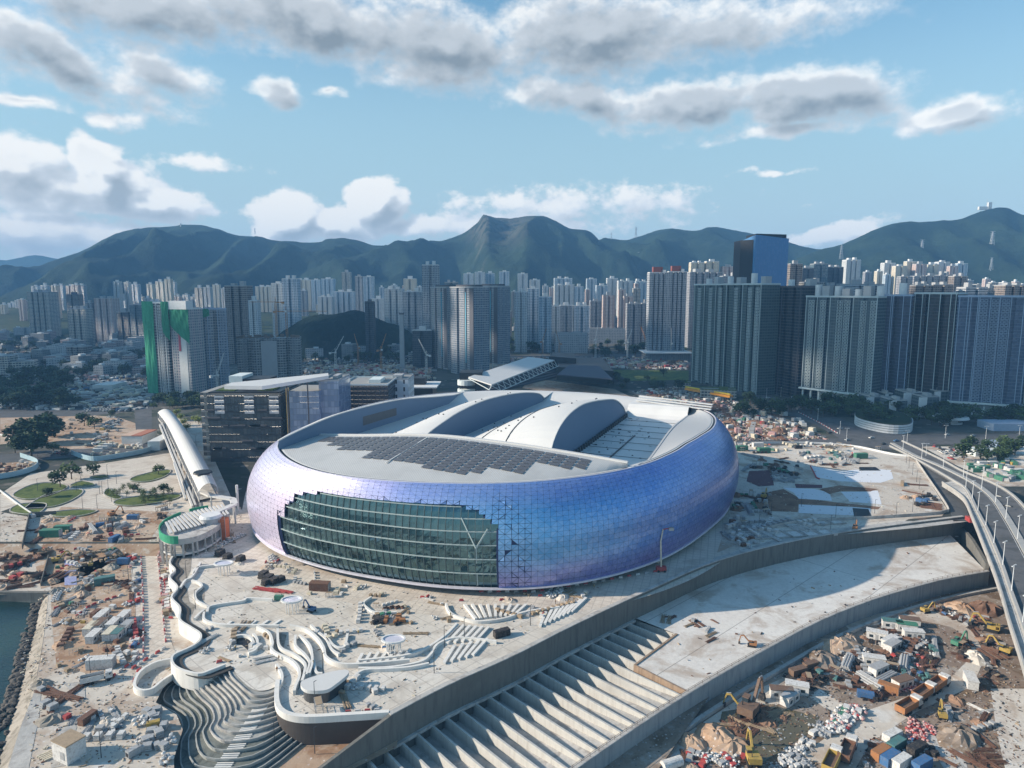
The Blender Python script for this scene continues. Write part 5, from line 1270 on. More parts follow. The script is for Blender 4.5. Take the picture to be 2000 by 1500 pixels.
# generic low rise
rnd = random.Random(77)
for (xa, xb, ya, yb, nn, place) in [(0, 290, 655, 735, 90, 'in the low district at left'), (590, 842, 665, 705, 30, 'around the foot of the wooded mound'), (975, 1345, 650, 668, 22, 'behind the school'), (440, 480, 655, 700, 8, 'beside the rust brown tower')]:
    for k in range(nn):
        x = rnd.uniform(xa, xb); y = ya + (yb - ya) * rnd.random() ** 1.3; sx = rnd.uniform(8, 26); st = rnd.choice(['lowwhite', 'lowwhite', 'lowgrey', 'lowpink', 'beige', 'lowgrey'])
        a = W(x, y); w = rnd.uniform(12, 34); h = rnd.uniform(8, 26); t = None
        wd = {'lowwhite': 'white', 'lowgrey': 'grey', 'lowpink': 'rose', 'beige': 'beige'}[st]
        q2 = ('rear ' if y < (ya + yb) / 2 else 'front ') + ('far left' if x < xa + (xb - xa) * .25 else 'centre left' if x < (xa + xb) / 2 else 'centre right' if x < xa + (xb - xa) * .75 else 'right')
        t = thing('low_building', f'small {wd} flat roofed building {place}, {q2}', 'building', a, rnd.uniform(-.4, .4), f'{wd} low buildings {place}, {q2}')
        d = rnd.uniform(12, 24); MB().box(0, 0, -.3, w, d, h).obj('walls', F[st], t); MB().box(rnd.uniform(-.2, .2) * w, 0, h, w * .3, d * .4, 2.4).obj('roof_room', MAT['plant_grey' if rnd.random() < .5 else 'plant_white'], t)
# ================================================================ roads
def resamp(P, n):
    L = [0]
    for a, b in zip(P, P[1:]): L.append(L[-1] + math.dist(a, b))
    out = []
    for k in range(n):
        s = L[-1] * k / (n - 1); j = 0
        while j < len(L) - 2 and L[j + 1] < s: j += 1
        f = (s - L[j]) / max(1e-6, L[j + 1] - L[j]); out.append(tuple(p + (q - p) * f for p, q in zip(P[j], P[j + 1])))
    return out
def pw(L): return spline([W(*p) for p in L], 6)
def strip_mb(A, B, n=60, th=0.0, mb=None, mi=0):
    mb = mb or MB(); A = resamp(A, n); B = resamp(B, n)
    for i in range(n - 1):
        mb.face([A[i], B[i], B[i + 1], A[i + 1]], mi)
        if th:
            dn = lambda p: (p[0], p[1], p[2] - th)
            mb.face([dn(A[i]), dn(A[i + 1]), dn(B[i + 1]), dn(B[i])], mi); mb.face([A[i], A[i + 1], dn(A[i + 1]), dn(A[i])], mi); mb.face([B[i + 1], B[i], dn(B[i]), dn(B[i + 1])], mi)
    return mb
def off3(P, d):
    out = []
    for i, p in enumerate(P):
        a = P[max(0, i - 1)]; b = P[min(len(P) - 1, i + 1)]; v = Vector((b[0] - a[0], b[1] - a[1])).normalized()
        out.append((p[0] - v.y * d, p[1] + v.x * d, p[2]))
    return out
patch('road', [(1380, 738), (1420, 742), (1560, 790), (1700, 838), (1780, 850), (2060, 846), (2060, 872), (1830, 868), (1760, 880), (1680, 872), (1600, 868), (1438, 870), (1436, 858), (1600, 858), (1640, 856), (1590, 828), (1480, 790)], .10, 'asphalt')
patch('road', [(281, 700), (296, 700), (296, 790), (298, 880), (0, 905), (0, 888), (120, 878), (268, 872), (262, 800)], .08, 'asphalt')
patch('road', [(0, 800), (60, 792), (200, 800), (300, 790), (300, 798), (180, 812), (0, 816)], .06, 'asphalt')
patch('road', [(600, 700), (1350, 690), (1420, 745), (1400, 752), (1340, 700), (600, 706)], .06, 'asphalt')
patch('road', [(0, 745), (300, 738), (300, 744), (0, 752)], .06, 'asphalt')
patch('service_road', [(1800, 905), (1832, 912), (1872, 960), (1890, 1000), (1895, 1018), (1862, 1018), (1856, 1000), (1835, 960)], .12, 'asphalt')
patch('service_road', [(1862, 1016), (1893, 1018), (1800, 1030), (1560, 1052), (1400, 1096), (1392, 1090), (1560, 1040), (1760, 1018)], .12, 'concrete')
# ---------------------------------------------------------------- viaduct
vi = thing('viaduct', 'curving grey road viaduct rising over the works yard at right', 'viaduct')
ZL = pw([(1738, 872, .2), (1790, 898, 1.2), (1861, 939, 4), (1888, 958, 6), (1909, 1000, 8), (1928, 1036, 9), (1942, 1068, 9.5), (1958, 1108, 9.5), (1974, 1156, 9.5), (1994, 1212, 9.5), (2026, 1310, 9.5), (2075, 1480, 9.5)])
ZM = pw([(1740, 866, .2), (1782, 889, 1.2), (1821, 905, 2.5), (1864, 925, 4.5), (1904, 947, 6.5), (1936, 973, 8), (1960, 1008, 9), (1992, 1064, 9.5), (2036, 1150, 9.5), (2110, 1330, 9.5)])
ZR_ = pw([(1762, 862, .2), (1834, 896, 2.5), (1880, 921, 4.5), (1936, 943, 6.5), (1976, 967, 8.5), (2010, 1002, 9.5), (2050, 1050, 9.5), (2110, 1140, 9.5), (2200, 1300, 9.5)])
ZF = pw([(1840, 944, 4), (1868, 962, 5), (1885, 978, 6), (1899, 1010, 8), (1919, 1060, 9), (1940, 1114, 9.2), (1957, 1165, 9.2), (1972, 1218, 9.2), (1992, 1280, 9.2), (2020, 1380, 9.2), (2050, 1500, 9.2)])
strip_mb(ZL, ZM, th=1.5).obj('carriageway', MAT['asphalt'], vi); strip_mb(off3(ZM, 1.6), ZR_, th=1.5).obj('carriageway', MAT['asphalt'], vi)
strip_mb(ZF, [(p[0], p[1], p[2]) for p in ZL[12:]], th=1.8).obj('footway', MAT['concrete'], vi)
mb = MB(); M2 = off3(ZM, .0)
strip_mb([(p[0], p[1], p[2] + .55) for p in off3(ZM, -.4)], [(p[0], p[1], p[2] + .55) for p in off3(ZM, 2.2)], 60, .8, mb); mb.obj('median_kerb', mat('pale_kerb', (.38, .37, .35)), vi)
def rail3(P, h, w, name, m): 
    mb = MB(); Q = resamp(P, 60)
    for a, b in zip(Q, Q[1:]): mb.bar((a[0], a[1], a[2] + h / 2), (b[0], b[1], b[2] + h / 2), w, h)
    return mb.obj(name, m, vi)
rail3(ZL, 1.0, 1.0, 'parapet', MAT['pale_kerb']); rail3(ZR_, 1.0, .9, 'parapet', MAT['pale_kerb']); rail3(ZF, 1.2, .5, 'parapet', MAT['pale_kerb'])
for P, d in ((ZM, .9), (ZR_, -1.0), (ZL, 1.1), (ZM, -1.0)):
    Q = resamp(off3(P, d if P is not ZL else -1.1), 60)
    mb = MB()
    for a, b in zip(Q, Q[1:]): mb.bar((a[0], a[1], a[2] + .02), (b[0], b[1], b[2] + .02), .16, .02)
    mb.obj('edge_line', MAT['plant_white'], vi)
Q = resamp(ZL, 60); Q2 = resamp(ZR_, 60)
for i in range(22, 58, 6):
    m_ = ((Q[i][0] + Q2[i][0]) / 2, (Q[i][1] + Q2[i][1]) / 2); MB().cyl(m_[0], m_[1], YL, Q[i][2] - 1.4, 1.6, 1.6, 12).bar((Q[i][0] + 2, Q[i][1], Q[i][2] - 2.2), (Q2[i][0] - 2, Q2[i][1], Q[i][2] - 2.2), 2, 1.6).obj('pier', MAT['concrete'], vi)
MB().wall([(p[0] - .4, p[1]) for p in ZF[18:60:6]] or [(229, 334), (208, 285)], YL, 7, .1)
# end wall of slab beneath the viaduct
t = tag(MB().wall([(229, 335), (222, 316), (209, 287)], YL, -4.5, 1.4).obj('end_wall', MAT['old_wall']), 'concrete end wall closing the sunken slab beneath the viaduct', 'end wall')
# ---------------------------------------------------------------- street lamps
lp = thing('street_lamp', 'x', 'lamp', (0, 0, 0)); MB().cyl(0, 0, 0, 10.5, .17, .09, 6).obj('pole', MAT['plant_white'], lp); MB().bar((-1.4, 0, 10.3), (1.4, 0, 10.3), .14).obj('arm', MAT['plant_white'], lp); MB().box(-1.3, 0, 10.1, .9, .4, .2).box(1.3, 0, 10.1, .9, .4, .2).obj('lamp_head', MAT['plant_white'], lp)
lp2 = thing('lamp_post', 'x', 'lamp', (0, 0, 0)); MB().cyl(0, 0, 0, 7.5, .13, .08, 6).obj('pole', MAT['gutter'], lp2); MB().bar((0, 0, 7.4), (.9, 0, 7.4), .12).obj('lamp_head', MAT['gutter'], lp2)
FIRST = {}
def place(proto, loc, rz, label, group, sc=None):
    if proto.name not in FIRST:
        FIRST[proto.name] = 1; proto.location = loc; proto.rotation_euler = (0, 0, rz); proto['label'] = label; proto['group'] = group
        if sc: proto.scale = (sc, sc, sc)
        return proto
    return dup(proto, loc, rz, label, group, sc)
for i, k in enumerate(range(20, 60, 4)): place(lp, Q[k], .6, 'white double headed lamp on the left parapet of the viaduct', 'lamps along the left parapet of the viaduct')
for P, nm in ((resamp(ZM, 60), 'median'), ):
    for k in range(4, 60, 5): place(lp, (P[k][0], P[k][1], P[k][2] + .5), .6, 'tall white lamp on the central kerb of the viaduct', 'lamps along the central kerb of the viaduct')
for px, py in [(1497, 778), (1545, 795), (1597, 820), (1640, 848), (1430, 752), (1525, 775), (1585, 798)]: place(lp, W(px, py), 1, 'white lamp beside the road leading to the junction', 'lamps beside the road to the junction')
for px, py in [(1442, 858), (1548, 858), (1653, 862), (1771, 868), (1808, 895), (1846, 856), (1925, 858), (1990, 856)]: place(lp, W(px, py), 0, 'white lamp along the cross road right of the stadium', 'lamps along the cross road')
for px, py in [(1482, 1034), (1506, 1010), (1565, 990), (1632, 1012), (1622, 1035), (1670, 1030), (1708, 1003), (1750, 1008), (1782, 1000), (1800, 985), (1770, 905), (1775, 915), (1782, 928), (1790, 942), (1795, 955)]: place(lp2, W(px, py), 0, 'thin dark lamp post on the site right of the stadium', 'dark lamp posts right of the stadium')
for px, py in [(75, 905), (138, 900), (230, 893), (245, 890), (158, 940), (160, 930), (210, 930), (212, 960), (228, 945), (195, 965), (200, 965), (218, 980), (190, 993), (150, 960), (162, 995), (74, 960), (345, 870), (350, 880), (383, 870)]: place(lp2, W(px, py), 1, 'thin lamp post in the garden plaza', 'lamp posts in the garden plaza')
for px, py in [(364, 1130), (382, 1190), (363, 1065), (341, 1110), (631, 1322), (615, 1380), (537, 1460), (615, 1472), (868, 1265), (907, 1250), (1036, 1222), (848, 1315)]: place(lp2, W(px, py, 0 if py < 1440 else -7), 1, 'thin dark lamp post on the pale deck before the stadium', 'dark lamp posts on the pale deck')
for px, py in [(212, 1300), (198, 1480), (178, 1330), (252, 1140), (250, 1060)]: place(lp2, W(px, py, PL), 1, 'thin dark lamp post on the promenade building site', 'dark lamp posts on the promenade site')
# ================================================================ trees
mat('bark', (.11, .08, .055), .9)
def leafm(name, a, b):
    m = bpy.data.materials.new(name); m.use_nodes = True; MAT[name] = m
    t = NT(m.node_tree); bs = t.n['Principled BSDF']; bs.inputs['Roughness'].default_value = .7; bs.inputs['Specular IOR Level'].default_value = .2
    ge = t.new('ShaderNodeNewGeometry'); t.set(bs.inputs['Base Color'], t.mix(t.ss(t.noise(ge.outputs['Position'], .6, 3, .6), .35, .65), a, b)); return m
leafm('leaf_dark', (.022, .045, .016), (.055, .085, .028)); leafm('leaf_mid', (.05, .085, .025), (.10, .14, .04)); leafm('leaf_yellow', (.16, .20, .03), (.26, .30, .05))
MASS = []
def mass(n, xa, xb, ya, yb, lo, hi):
    for k in range(n): MASS.append((W(rnd.uniform(xa, xb), rnd.uniform(ya, yb)), rnd.uniform(lo, hi), rnd.randrange(3), rnd.uniform(0, 6)))
def make_tree(h, r, n, m, seed, name='tree'):
    rd = random.Random(seed); t = thing(name, 'x', 'tree', (0, 0, 0))
    mb = MB().cyl(0, 0, -.3, h * .45, r * .07, r * .045, 6)
    cl = []
    for k in range(7):
        a = rd.uniform(0, 6.28); q = rd.uniform(.3, .75) * r; z = h * rd.uniform(.45, .85); cl.append((math.cos(a) * q, math.sin(a) * q, z, r * rd.uniform(.35, .6)))
        mb.bar((0, 0, h * .35), cl[-1][:3], r * .04)
    cl.append((0, 0, h * .8, r * .55)); mb.obj('trunk', MAT['bark'], t); mb = MB()
    for k in range(n):
        c = rd.choice(cl); d = Vector((rd.gauss(0, 1), rd.gauss(0, 1), rd.gauss(0, .8))).normalized() * c[3] * rd.uniform(.55, 1.05)
        p = Vector(c[:3]) + d; s = r * rd.uniform(.09, .2); u = Vector((rd.uniform(-1, 1), rd.uniform(-1, 1), rd.uniform(-.4, .4))).normalized(); v = u.cross(Vector((rd.uniform(-.6, .6), rd.uniform(-.6, .6), 1))).normalized()
        mb.face([p - u * s, p - v * s * .7, p + u * s, p + v * s * .7])
    mb.obj('crown', MAT[m], t); return t
TR = [make_tree(11, 6, 520, 'leaf_dark', 1), make_tree(9, 5, 420, 'leaf_mid', 2), make_tree(8, 4.5, 420, 'leaf_dark', 3)]
TY = make_tree(6, 4, 300, 'leaf_yellow', 4); TS = make_tree(5.5, 2.3, 180, 'leaf_mid', 5)
TBIG = make_tree(17, 10.5, 1800, 'leaf_dark', 6)
for px, py, lab in [(98, 852, 'large dark tree, rearmost of the clump by the bare soil'), (80, 866, 'large dark tree in the middle of the clump by the bare soil'), (45, 868, 'large dark tree on the left side of the clump by the bare soil'), (62, 893, 'large dark tree, nearest of the clump by the road')]: place(TBIG, W(px, py), px, lab, 'large trees at left by the bare soil')
for k, (px, py, sc) in enumerate([(30, 885, .9), (105, 885, .8), (128, 890, .7), (165, 832, 1), (185, 838, 1.1), (176, 828, .8), (218, 815, .6), (140, 936, 1.1), (183, 930, 1.0), (118, 952, .9), (310, 927, .7), (320, 965, .75), (92, 972, .5), (262, 962, .5)]):
    place(TR[k % 3], W(px, py), k, 'broad green tree standing in the garden plaza or beside its road', 'trees around the garden plaza', sc)
rnd = random.Random(5)
for (xa, xb, ya, yb, n, lab, sc) in [(975, 1095, 674, 694, 22, 'dark tree in the belt left of the school', 1.7), (1148, 1345, 676, 700, 34, 'dark tree in the belt right of the school', 1.6), (1440, 1700, 792, 816, 44, 'dark tree at the foot of the grey towers', 1.3), (1700, 2000, 812, 836, 46, 'dark tree below the black towers', 1.3), (1880, 2000, 862, 905, 20, 'dark tree around the white sheds at right', 1.0), (300, 395, 784, 800, 26, 'green tree under the netted towers', 1.0), (1190, 1340, 735, 765, 18, 'dark tree beside the sand field', 1.0)]:
    for k in range(n):
        qx, qy = rnd.uniform(xa, xb), rnd.uniform(ya, yb); l2 = lab + (', rear ' if qy < (ya + yb) / 2 else ', front ') + ('left' if qx < xa + (xb - xa) * .25 else 'centre left' if qx < (xa + xb) / 2 else 'centre right' if qx < xa + (xb - xa) * .75 else 'right')
        place(rnd.choice(TR), W(qx, qy), rnd.uniform(0, 6), l2, l2.replace('tree', 'trees', 1), sc * rnd.uniform(.7, 1.2))
for px, py in [(345, 812), (352, 822), (358, 832), (382, 825), (388, 828), (364, 842)]: place(TY, W(px, py), px, 'yellow green shrubby tree between footbridge and glass building', 'yellow trees by the footbridge')
for k in range(26): place(TS, W(rnd.uniform(205, 345), rnd.uniform(955, 990)), k, 'small young tree planted in the garden plaza', 'young trees in the garden plaza', rnd.uniform(.6, 1))
# ================================================================ left garden plaza
patch('garden_plaza', [(0, 965), (60, 925), (200, 905), (330, 885), (352, 900), (370, 960), (395, 1000), (330, 1010), (200, 1012), (90, 1010), (40, 985), (0, 1000)], .05, 'plaza_tiles')
patch('bare_soil', [(0, 815), (120, 806), (230, 815), (275, 830), (278, 868), (150, 880), (60, 862), (0, 868)], .05, 'orange_soil')
patch('site_ground', [(0, 905), (70, 900), (80, 915), (0, 935)], .05, 'orange_soil'); patch('site_ground', [(0, 1000), (60, 1010), (340, 1012), (470, 990), (480, 1020), (395, 1058), (0, 1058)], .04, 'pale_site')
patch('site_ground', [(120, 990), (330, 1000), (290, 1058), (60, 1058)], .07, 'orange_soil')
patch('site_ground', [(310, 810), (395, 825), (420, 900), (460, 990), (350, 1000), (330, 880)], .03, 'pale_site')
for px in ([(25, 968), (60, 948), (100, 943), (132, 950), (110, 964), (60, 976)], [(50, 992), (92, 966), (150, 956), (162, 962), (140, 978), (105, 990), (60, 994)], [(136, 950), (160, 940), (186, 946), (170, 951)], [(176, 932), (205, 928), (212, 932), (190, 936)], [(256, 940), (262, 932), (300, 922), (332, 918), (325, 930), (290, 941)], [(225, 986), (232, 976), (290, 968), (350, 966), (340, 976), (270, 988)], [(203, 966), (212, 954), (222, 962), (238, 972), (225, 976)], [(98, 1002), (150, 996), (190, 998), (160, 1008), (110, 1010)], [(20, 1000), (40, 985), (90, 985), (70, 1005)]):
    patch('planting_bed', px, .35, 'grass', 5)
    c_ = WL(px, 0, 5, True); tag(MB().wall(c_, 0, .55, .5, closed=True).obj('planter_kerb', MAT['concrete']), 'curved pale kerb around a green planting bed in the garden plaza', 'planter kerb', 'kerbs of the planting beds')
# footbridge with barrel roof
t = thing('footbridge', 'long white barrel roofed footbridge descending toward the stadium', 'footbridge')
Lb = spline([W(x, y, 13) for x, y in [(308, 806), (325, 828), (345, 868), (362, 905), (378, 938), (388, 960)]], 5); Rb_ = spline([W(x, y, 13) for x, y in [(338, 806), (360, 835), (382, 870), (402, 905), (415, 930), (425, 952)]], 5)
mb = MB(); Lr, Rr_ = resamp(Lb, 30), resamp(Rb_, 30)
def arc(a, b, f): p = Vector(a).lerp(Vector(b), f); p.z += 3.2 * math.sin(math.pi * f) ** .8; return p
for i in range(29):
    for k in range(8): mb.face([arc(Lr[i], Rr_[i], k / 8), arc(Lr[i], Rr_[i], (k + 1) / 8), arc(Lr[i + 1], Rr_[i + 1], (k + 1) / 8), arc(Lr[i + 1], Rr_[i + 1], k / 8)])
mb.obj('barrel_roof', mat('bridge_white', (.60, .585, .56), .5, var=.04), t)
mb = MB(); strip_mb([(p[0], p[1], 8.5) for p in Lr], [(p[0], p[1], 8.5) for p in Rr_], 30, 1.5, mb); mb.obj('deck', MAT['concrete'], t)
mb = MB()
for i in range(0, 30):
    for S_ in (Lr, Rr_): mb.bar((S_[i][0], S_[i][1], 8.5), (S_[i][0], S_[i][1], 13), .35)
mb.obj('roof_posts', MAT['plant_grey'], t)
mb = MB()
for i in range(2, 30, 4):
    for S_ in (Lr, Rr_): mb.cyl(S_[i][0], S_[i][1], -.2, 7.6, .7, .7, 8)
mb.obj('piers', MAT['concrete'], t)
m3 = [Vector(Lr[25]).lerp(Vector(Rr_[25]), f) for f in (.3, .75)]; 
mb = MB(); c0 = W(396, 923, 16.4); mb.cyl(c0[0], c0[1], c0[2] - .2, c0[2] + .6, 5, 4.6, 16); mb.obj('oval_rooflight', MAT['black_panel'], t)
t = thing('stair_ramp', 'long narrow escalator ramp beside the white footbridge', 'ramp')
for (x0, y0, x1, y1) in [(312, 830, 376, 990), (316, 826, 382, 988), (340, 905, 362, 975)]:
    a, b = W(x0, y0, 9), W(x1, y1, 1); MB().bar(a, b, 1.0, 1.4).obj('balustrade', MAT['bridge_white'], t)
a, b = W(314, 828, 8.4), W(379, 989, .2); MB().bar(a, b, 3.0, .5).obj('ramp_deck', MAT['roof_dark'], t)
t = thing('link_walkway', 'angular white elevated walkway turning from the footbridge end', 'walkway')
P_ = [W(390, 958, 10), W(412, 968, 10), W(455, 975, 10), (W(458, 985, 10)), W(420, 1002, 10), W(398, 1004, 9)]
mb = MB(); [mb.bar(a, b, 3.2, .9) for a, b in zip(P_, P_[1:])]; mb.obj('walkway_deck', MAT['bridge_white'], t)
mb = MB(); [mb.cyl(p[0], p[1], 0, 9.6, .45, .45, 8) for p in P_]; mb.cyl(*W(465, 998, 0)[:2], 0, 14, .7, .7, 8); mb.obj('columns', MAT['pale_concrete'], t)
# green oval platform
t = thing('oval_platform', 'oval raised platform under construction with white ribs and green netting', 'platform')
ov = WL([(312, 1030), (330, 1014), (370, 998), (415, 990), (445, 992), (442, 1008), (420, 1028), (385, 1045), (340, 1052), (316, 1045)], 9, 5, True)
MB().prism(ov, 6, 8.6, 0).obj('platform_slab', MAT['concrete'], t); MB().prism([(p[0], p[1]) for p in ov], 1.2, 2.0).obj('lower_slab', MAT['pale_concrete'], t)
mb = MB(); a0 = Vector(W(330, 1036, 9.3)); a1 = Vector(W(440, 1000, 9.3)); ax_ = (a1 - a0).normalized(); nn_ = Vector((-ax_.y, ax_.x, 0))
for k in range(17): c_ = a0.lerp(a1, k / 16); q_ = 8 + 3 * math.sin(math.pi * k / 16); mb.bar(c_ - nn_ * q_ * .6 + ax_ * -2 + Vector((0, 0, .3)), c_ + nn_ * q_ + ax_ * 4 + Vector((0, 0, 1.2)), .9, .5)
mb.obj('white_ribs', MAT['bridge_white'], t)
gi_ = [i for i, p in enumerate(ov) if proj(p[0], p[1], 9)[0] < 372]; 
mb = MB(); seg = [ov[i] for i in range(len(ov))]
for i in range(len(seg)):
    a, b = seg[i], seg[(i + 1) % len(seg)]
    if proj(a[0], a[1], 9)[0] < 352 or proj(a[0], a[1], 9)[1] < 1000 and proj(a[0], a[1], 9)[0] < 400: mb.bar((a[0], a[1], 8.3), (b[0], b[1], 8.3), .5, 3.4)
mb.obj('green_netting', MAT['netting'], t)
mb = MB(); rnd = random.Random(9)
for k in range(30): p = ov[k * len(ov) // 30]; mb.cyl(p[0] * .985 + .015 * a0.x, p[1], -4, 6.2, .5, .5, 6)
mb.obj('columns', MAT['concrete'], t)
mb = MB()
for k in range(60): 
    p = Vector(ov[rnd.randrange(len(ov))]).lerp(Vector((a0.x + 8, a0.y + 8)), rnd.uniform(.05, .3)); mb.bar((p.x, p.y, 1), (p.x + rnd.uniform(-3, 3), p.y + rnd.uniform(-2, 2), 6), .15)
mb.obj('scaffolding', MAT['rusty_steel'], t)
c_ = W(407, 1060, 0); t = thing('ribbed_drum', 'silver ribbed cylindrical core beside an orange scaffold tower', 'stair core', c_); MB().cyl(0, 4, -.3, 11, 4.6, 4.6, 20).obj('drum_wall', MAT['plant_grey'], t); MB().cyl(0, 4, 11, 12.2, 5, 4.2, 20).obj('drum_cap', MAT['plant_white'], t)
c_ = W(432, 1056, 0); t = thing('scaffold_tower', 'orange red sheeted scaffold tower near the stadium wall', 'scaffold', c_); MB().box(0, 2, 0, 4.6, 4.6, 10).obj('sheeting', mat('orange_sheet', (.55, .16, .07), .8, var=.2, scale=1.2), t)
mb = MB(); [mb.bar((x, y, 0), (x, y, 11.5), .15) for x in (-2.4, 0, 2.4) for y in (-.5, 4.5)]; mb.obj('scaffold_tubes', MAT['plant_grey'], t)
# hoardings
def hoard(px, z, h, m, label, n=5):
    t = tag(MB().wall(WL(px, z, n), z - .2, z + h, .3).obj('hoarding', m), label, 'hoarding'); return t
mat('hoard_blue', (.36, .50, .56), .7, var=.1, scale=.3)
hoard([(140, 888), (165, 897), (190, 900), (240, 893), (280, 885), (300, 878)], 0, 3.2, MAT['hoard_blue'], 'pale blue curved hoarding below the red roofed shed')
hoard([(-20, 938), (30, 930), (68, 918), (72, 905), (40, 893)], 0, 3.2, MAT['hoard_blue'], 'blue hoarding around the soil yard at the left edge')
hoard([(0, 850), (30, 862), (60, 880)], 0, 1.2, MAT['plant_white'], 'white kerb wall left of the large trees')
hoard([(0, 960), (40, 990), (70, 1010)], 0, 1.2, MAT['plant_white'], 'white boundary wall left of the garden plaza')
hoard([(58, 1010), (44, 1072)], 0, 2.5, MAT['old_wall'], 'dark wall of the sunken pit beside the green netted hut', 1)
hoard([(60, 1008), (110, 1005)], 0, 2, MAT['old_wall'], 'dark rear wall of the sunken pit', 1)
hoard([(95, 1090), (80, 1145)], PL, 1.6, MAT['old_wall'], 'long dark wall left of the blue white planter strip', 1)
# sheds
bld('shed', 'long white roofed shed beside the footbridge', 'shed', 285, 308, 880, 862, 46, MAT['pale_concrete'], rz=4, parts=False)
t, w, h = bld('shed', 'cream shed with red brown roof beside the bare soil', 'shed', 238, 278, 868, 852, 22, MAT['pale_concrete'], parts=False); MB().box(w * .25, 0, h, w * .5, 22.6, .6).obj('roof', mat('tile_red', (.40, .16, .10)), t); MB().box(-w * .25, 0, h, w * .5, 22.6, .5).obj('roof', mat('tile_pink', (.55, .38, .28)), t)
bld('shed', 'white roofed shed above the car park', 'shed', 181, 220, 762, 752, 30, MAT['pale_concrete'], parts=False)
bld('shed', 'long low blue white shed at far right', 'shed', 1905, 1968, 892, 880, 10, MAT['frame_white'], parts=False); bld('shed', 'small pale shed behind the long blue white shed', 'shed', 1946, 1978, 878, 866, 12, MAT['frame_blue'], parts=False)
bld('shed', 'blue roofed depot shed left of the right edge', 'shed', 1940, 2030, 842, 828, 20, MAT['frame_blue'], parts=False)
# sand field near the sports hall
patch('sand_field', [(1035, 738), (1200, 760), (1238, 778), (1200, 785), (1020, 758)], .2, 'orange_soil'); patch('brown_excavation', [(900, 712), (1000, 705), (1345, 702), (1345, 722), (1100, 716), (900, 725)], .1, 'orange_soil')
patch('brown_excavation', [(590, 712), (840, 712), (840, 740), (590, 748)], .1, 'orange_soil'); patch('green_field', [(1190, 722), (1345, 724), (1345, 742), (1230, 744)], .1, 'grass')
patch('site_ground', [(1225, 765), (1330, 755), (1400, 790), (1500, 800), (1560, 830), (1600, 862), (1430, 862), (1390, 800), (1280, 785)], .08, 'yard_soil')
# ---------------------------------------------------------------- right hand field
patch('site_ground', [(1436, 872), (1640, 868), (1785, 893), (1850, 995), (1840, 1008), (1700, 1020), (1560, 1028), (1470, 1050), (1400, 1080), (1430, 990), (1440, 930)], .09, 'pale_site')
def colp(name, px, m, z): struct(MB().sheet(WL(px, z), z), name, m)
white_t = mat('white_tarp', (.66, .68, .72), .7, var=.05); brown_t = ground_mat('brown_earth', [(.22, .13, .09), (.30, .19, .13), (.16, .09, .06)], (.03, .1, .8)); mar = mat('maroon_track', (.12, .05, .06), .8)
colp('white_sheeting', [(1584, 910), (1640, 920), (1700, 915), (1740, 918), (1745, 935), (1720, 943), (1640, 940), (1595, 932)], white_t, .14)
colp('white_sheeting', [(1528, 952), (1590, 955), (1620, 962), (1625, 978), (1560, 974), (1550, 962)], white_t, .14); colp('white_sheeting', [(1642, 960), (1715, 958), (1722, 985), (1660, 980)], white_t, .14)
colp('white_sheeting', [(1560, 985), (1665, 990), (1700, 993), (1700, 1008), (1560, 1002)], white_t, .18); colp('black_sheeting', [(1665, 992), (1696, 994), (1702, 1008), (1668, 1008)], MAT['black_panel'], .22); colp('black_sheeting', [(1678, 912), (1710, 912), (1720, 919), (1678, 919)], MAT['black_panel'], .22)
colp('brown_earth', [(1480, 965), (1530, 955), (1560, 972), (1640, 982), (1720, 990), (1715, 995), (1560, 985), (1558, 1000), (1490, 998), (1465, 985)], MAT['brown_earth'], .12); colp('brown_earth', [(1600, 955), (1640, 948), (1715, 955), (1700, 960), (1640, 960), (1620, 965)], MAT['brown_earth'], .15)
colp('maroon_track', [(1463, 920), (1505, 918), (1512, 948), (1482, 950), (1458, 940)], mar, .16); colp('maroon_track', [(1552, 945), (1606, 947), (1606, 953), (1555, 953)], mar, .16)
hoard([(1785, 895), (1812, 935), (1850, 992), (1846, 1001), (1820, 1006), (1700, 1014), (1560, 1022), (1480, 1040)], 0, 1.6, MAT['concrete'], 'pale retaining edge around the field right of the stadium')
hoard([(1440, 868), (1560, 866), (1660, 872), (1740, 888), (1782, 893)], 0, 1.4, MAT['plant_white'], 'white hoarding along the road above the right field')
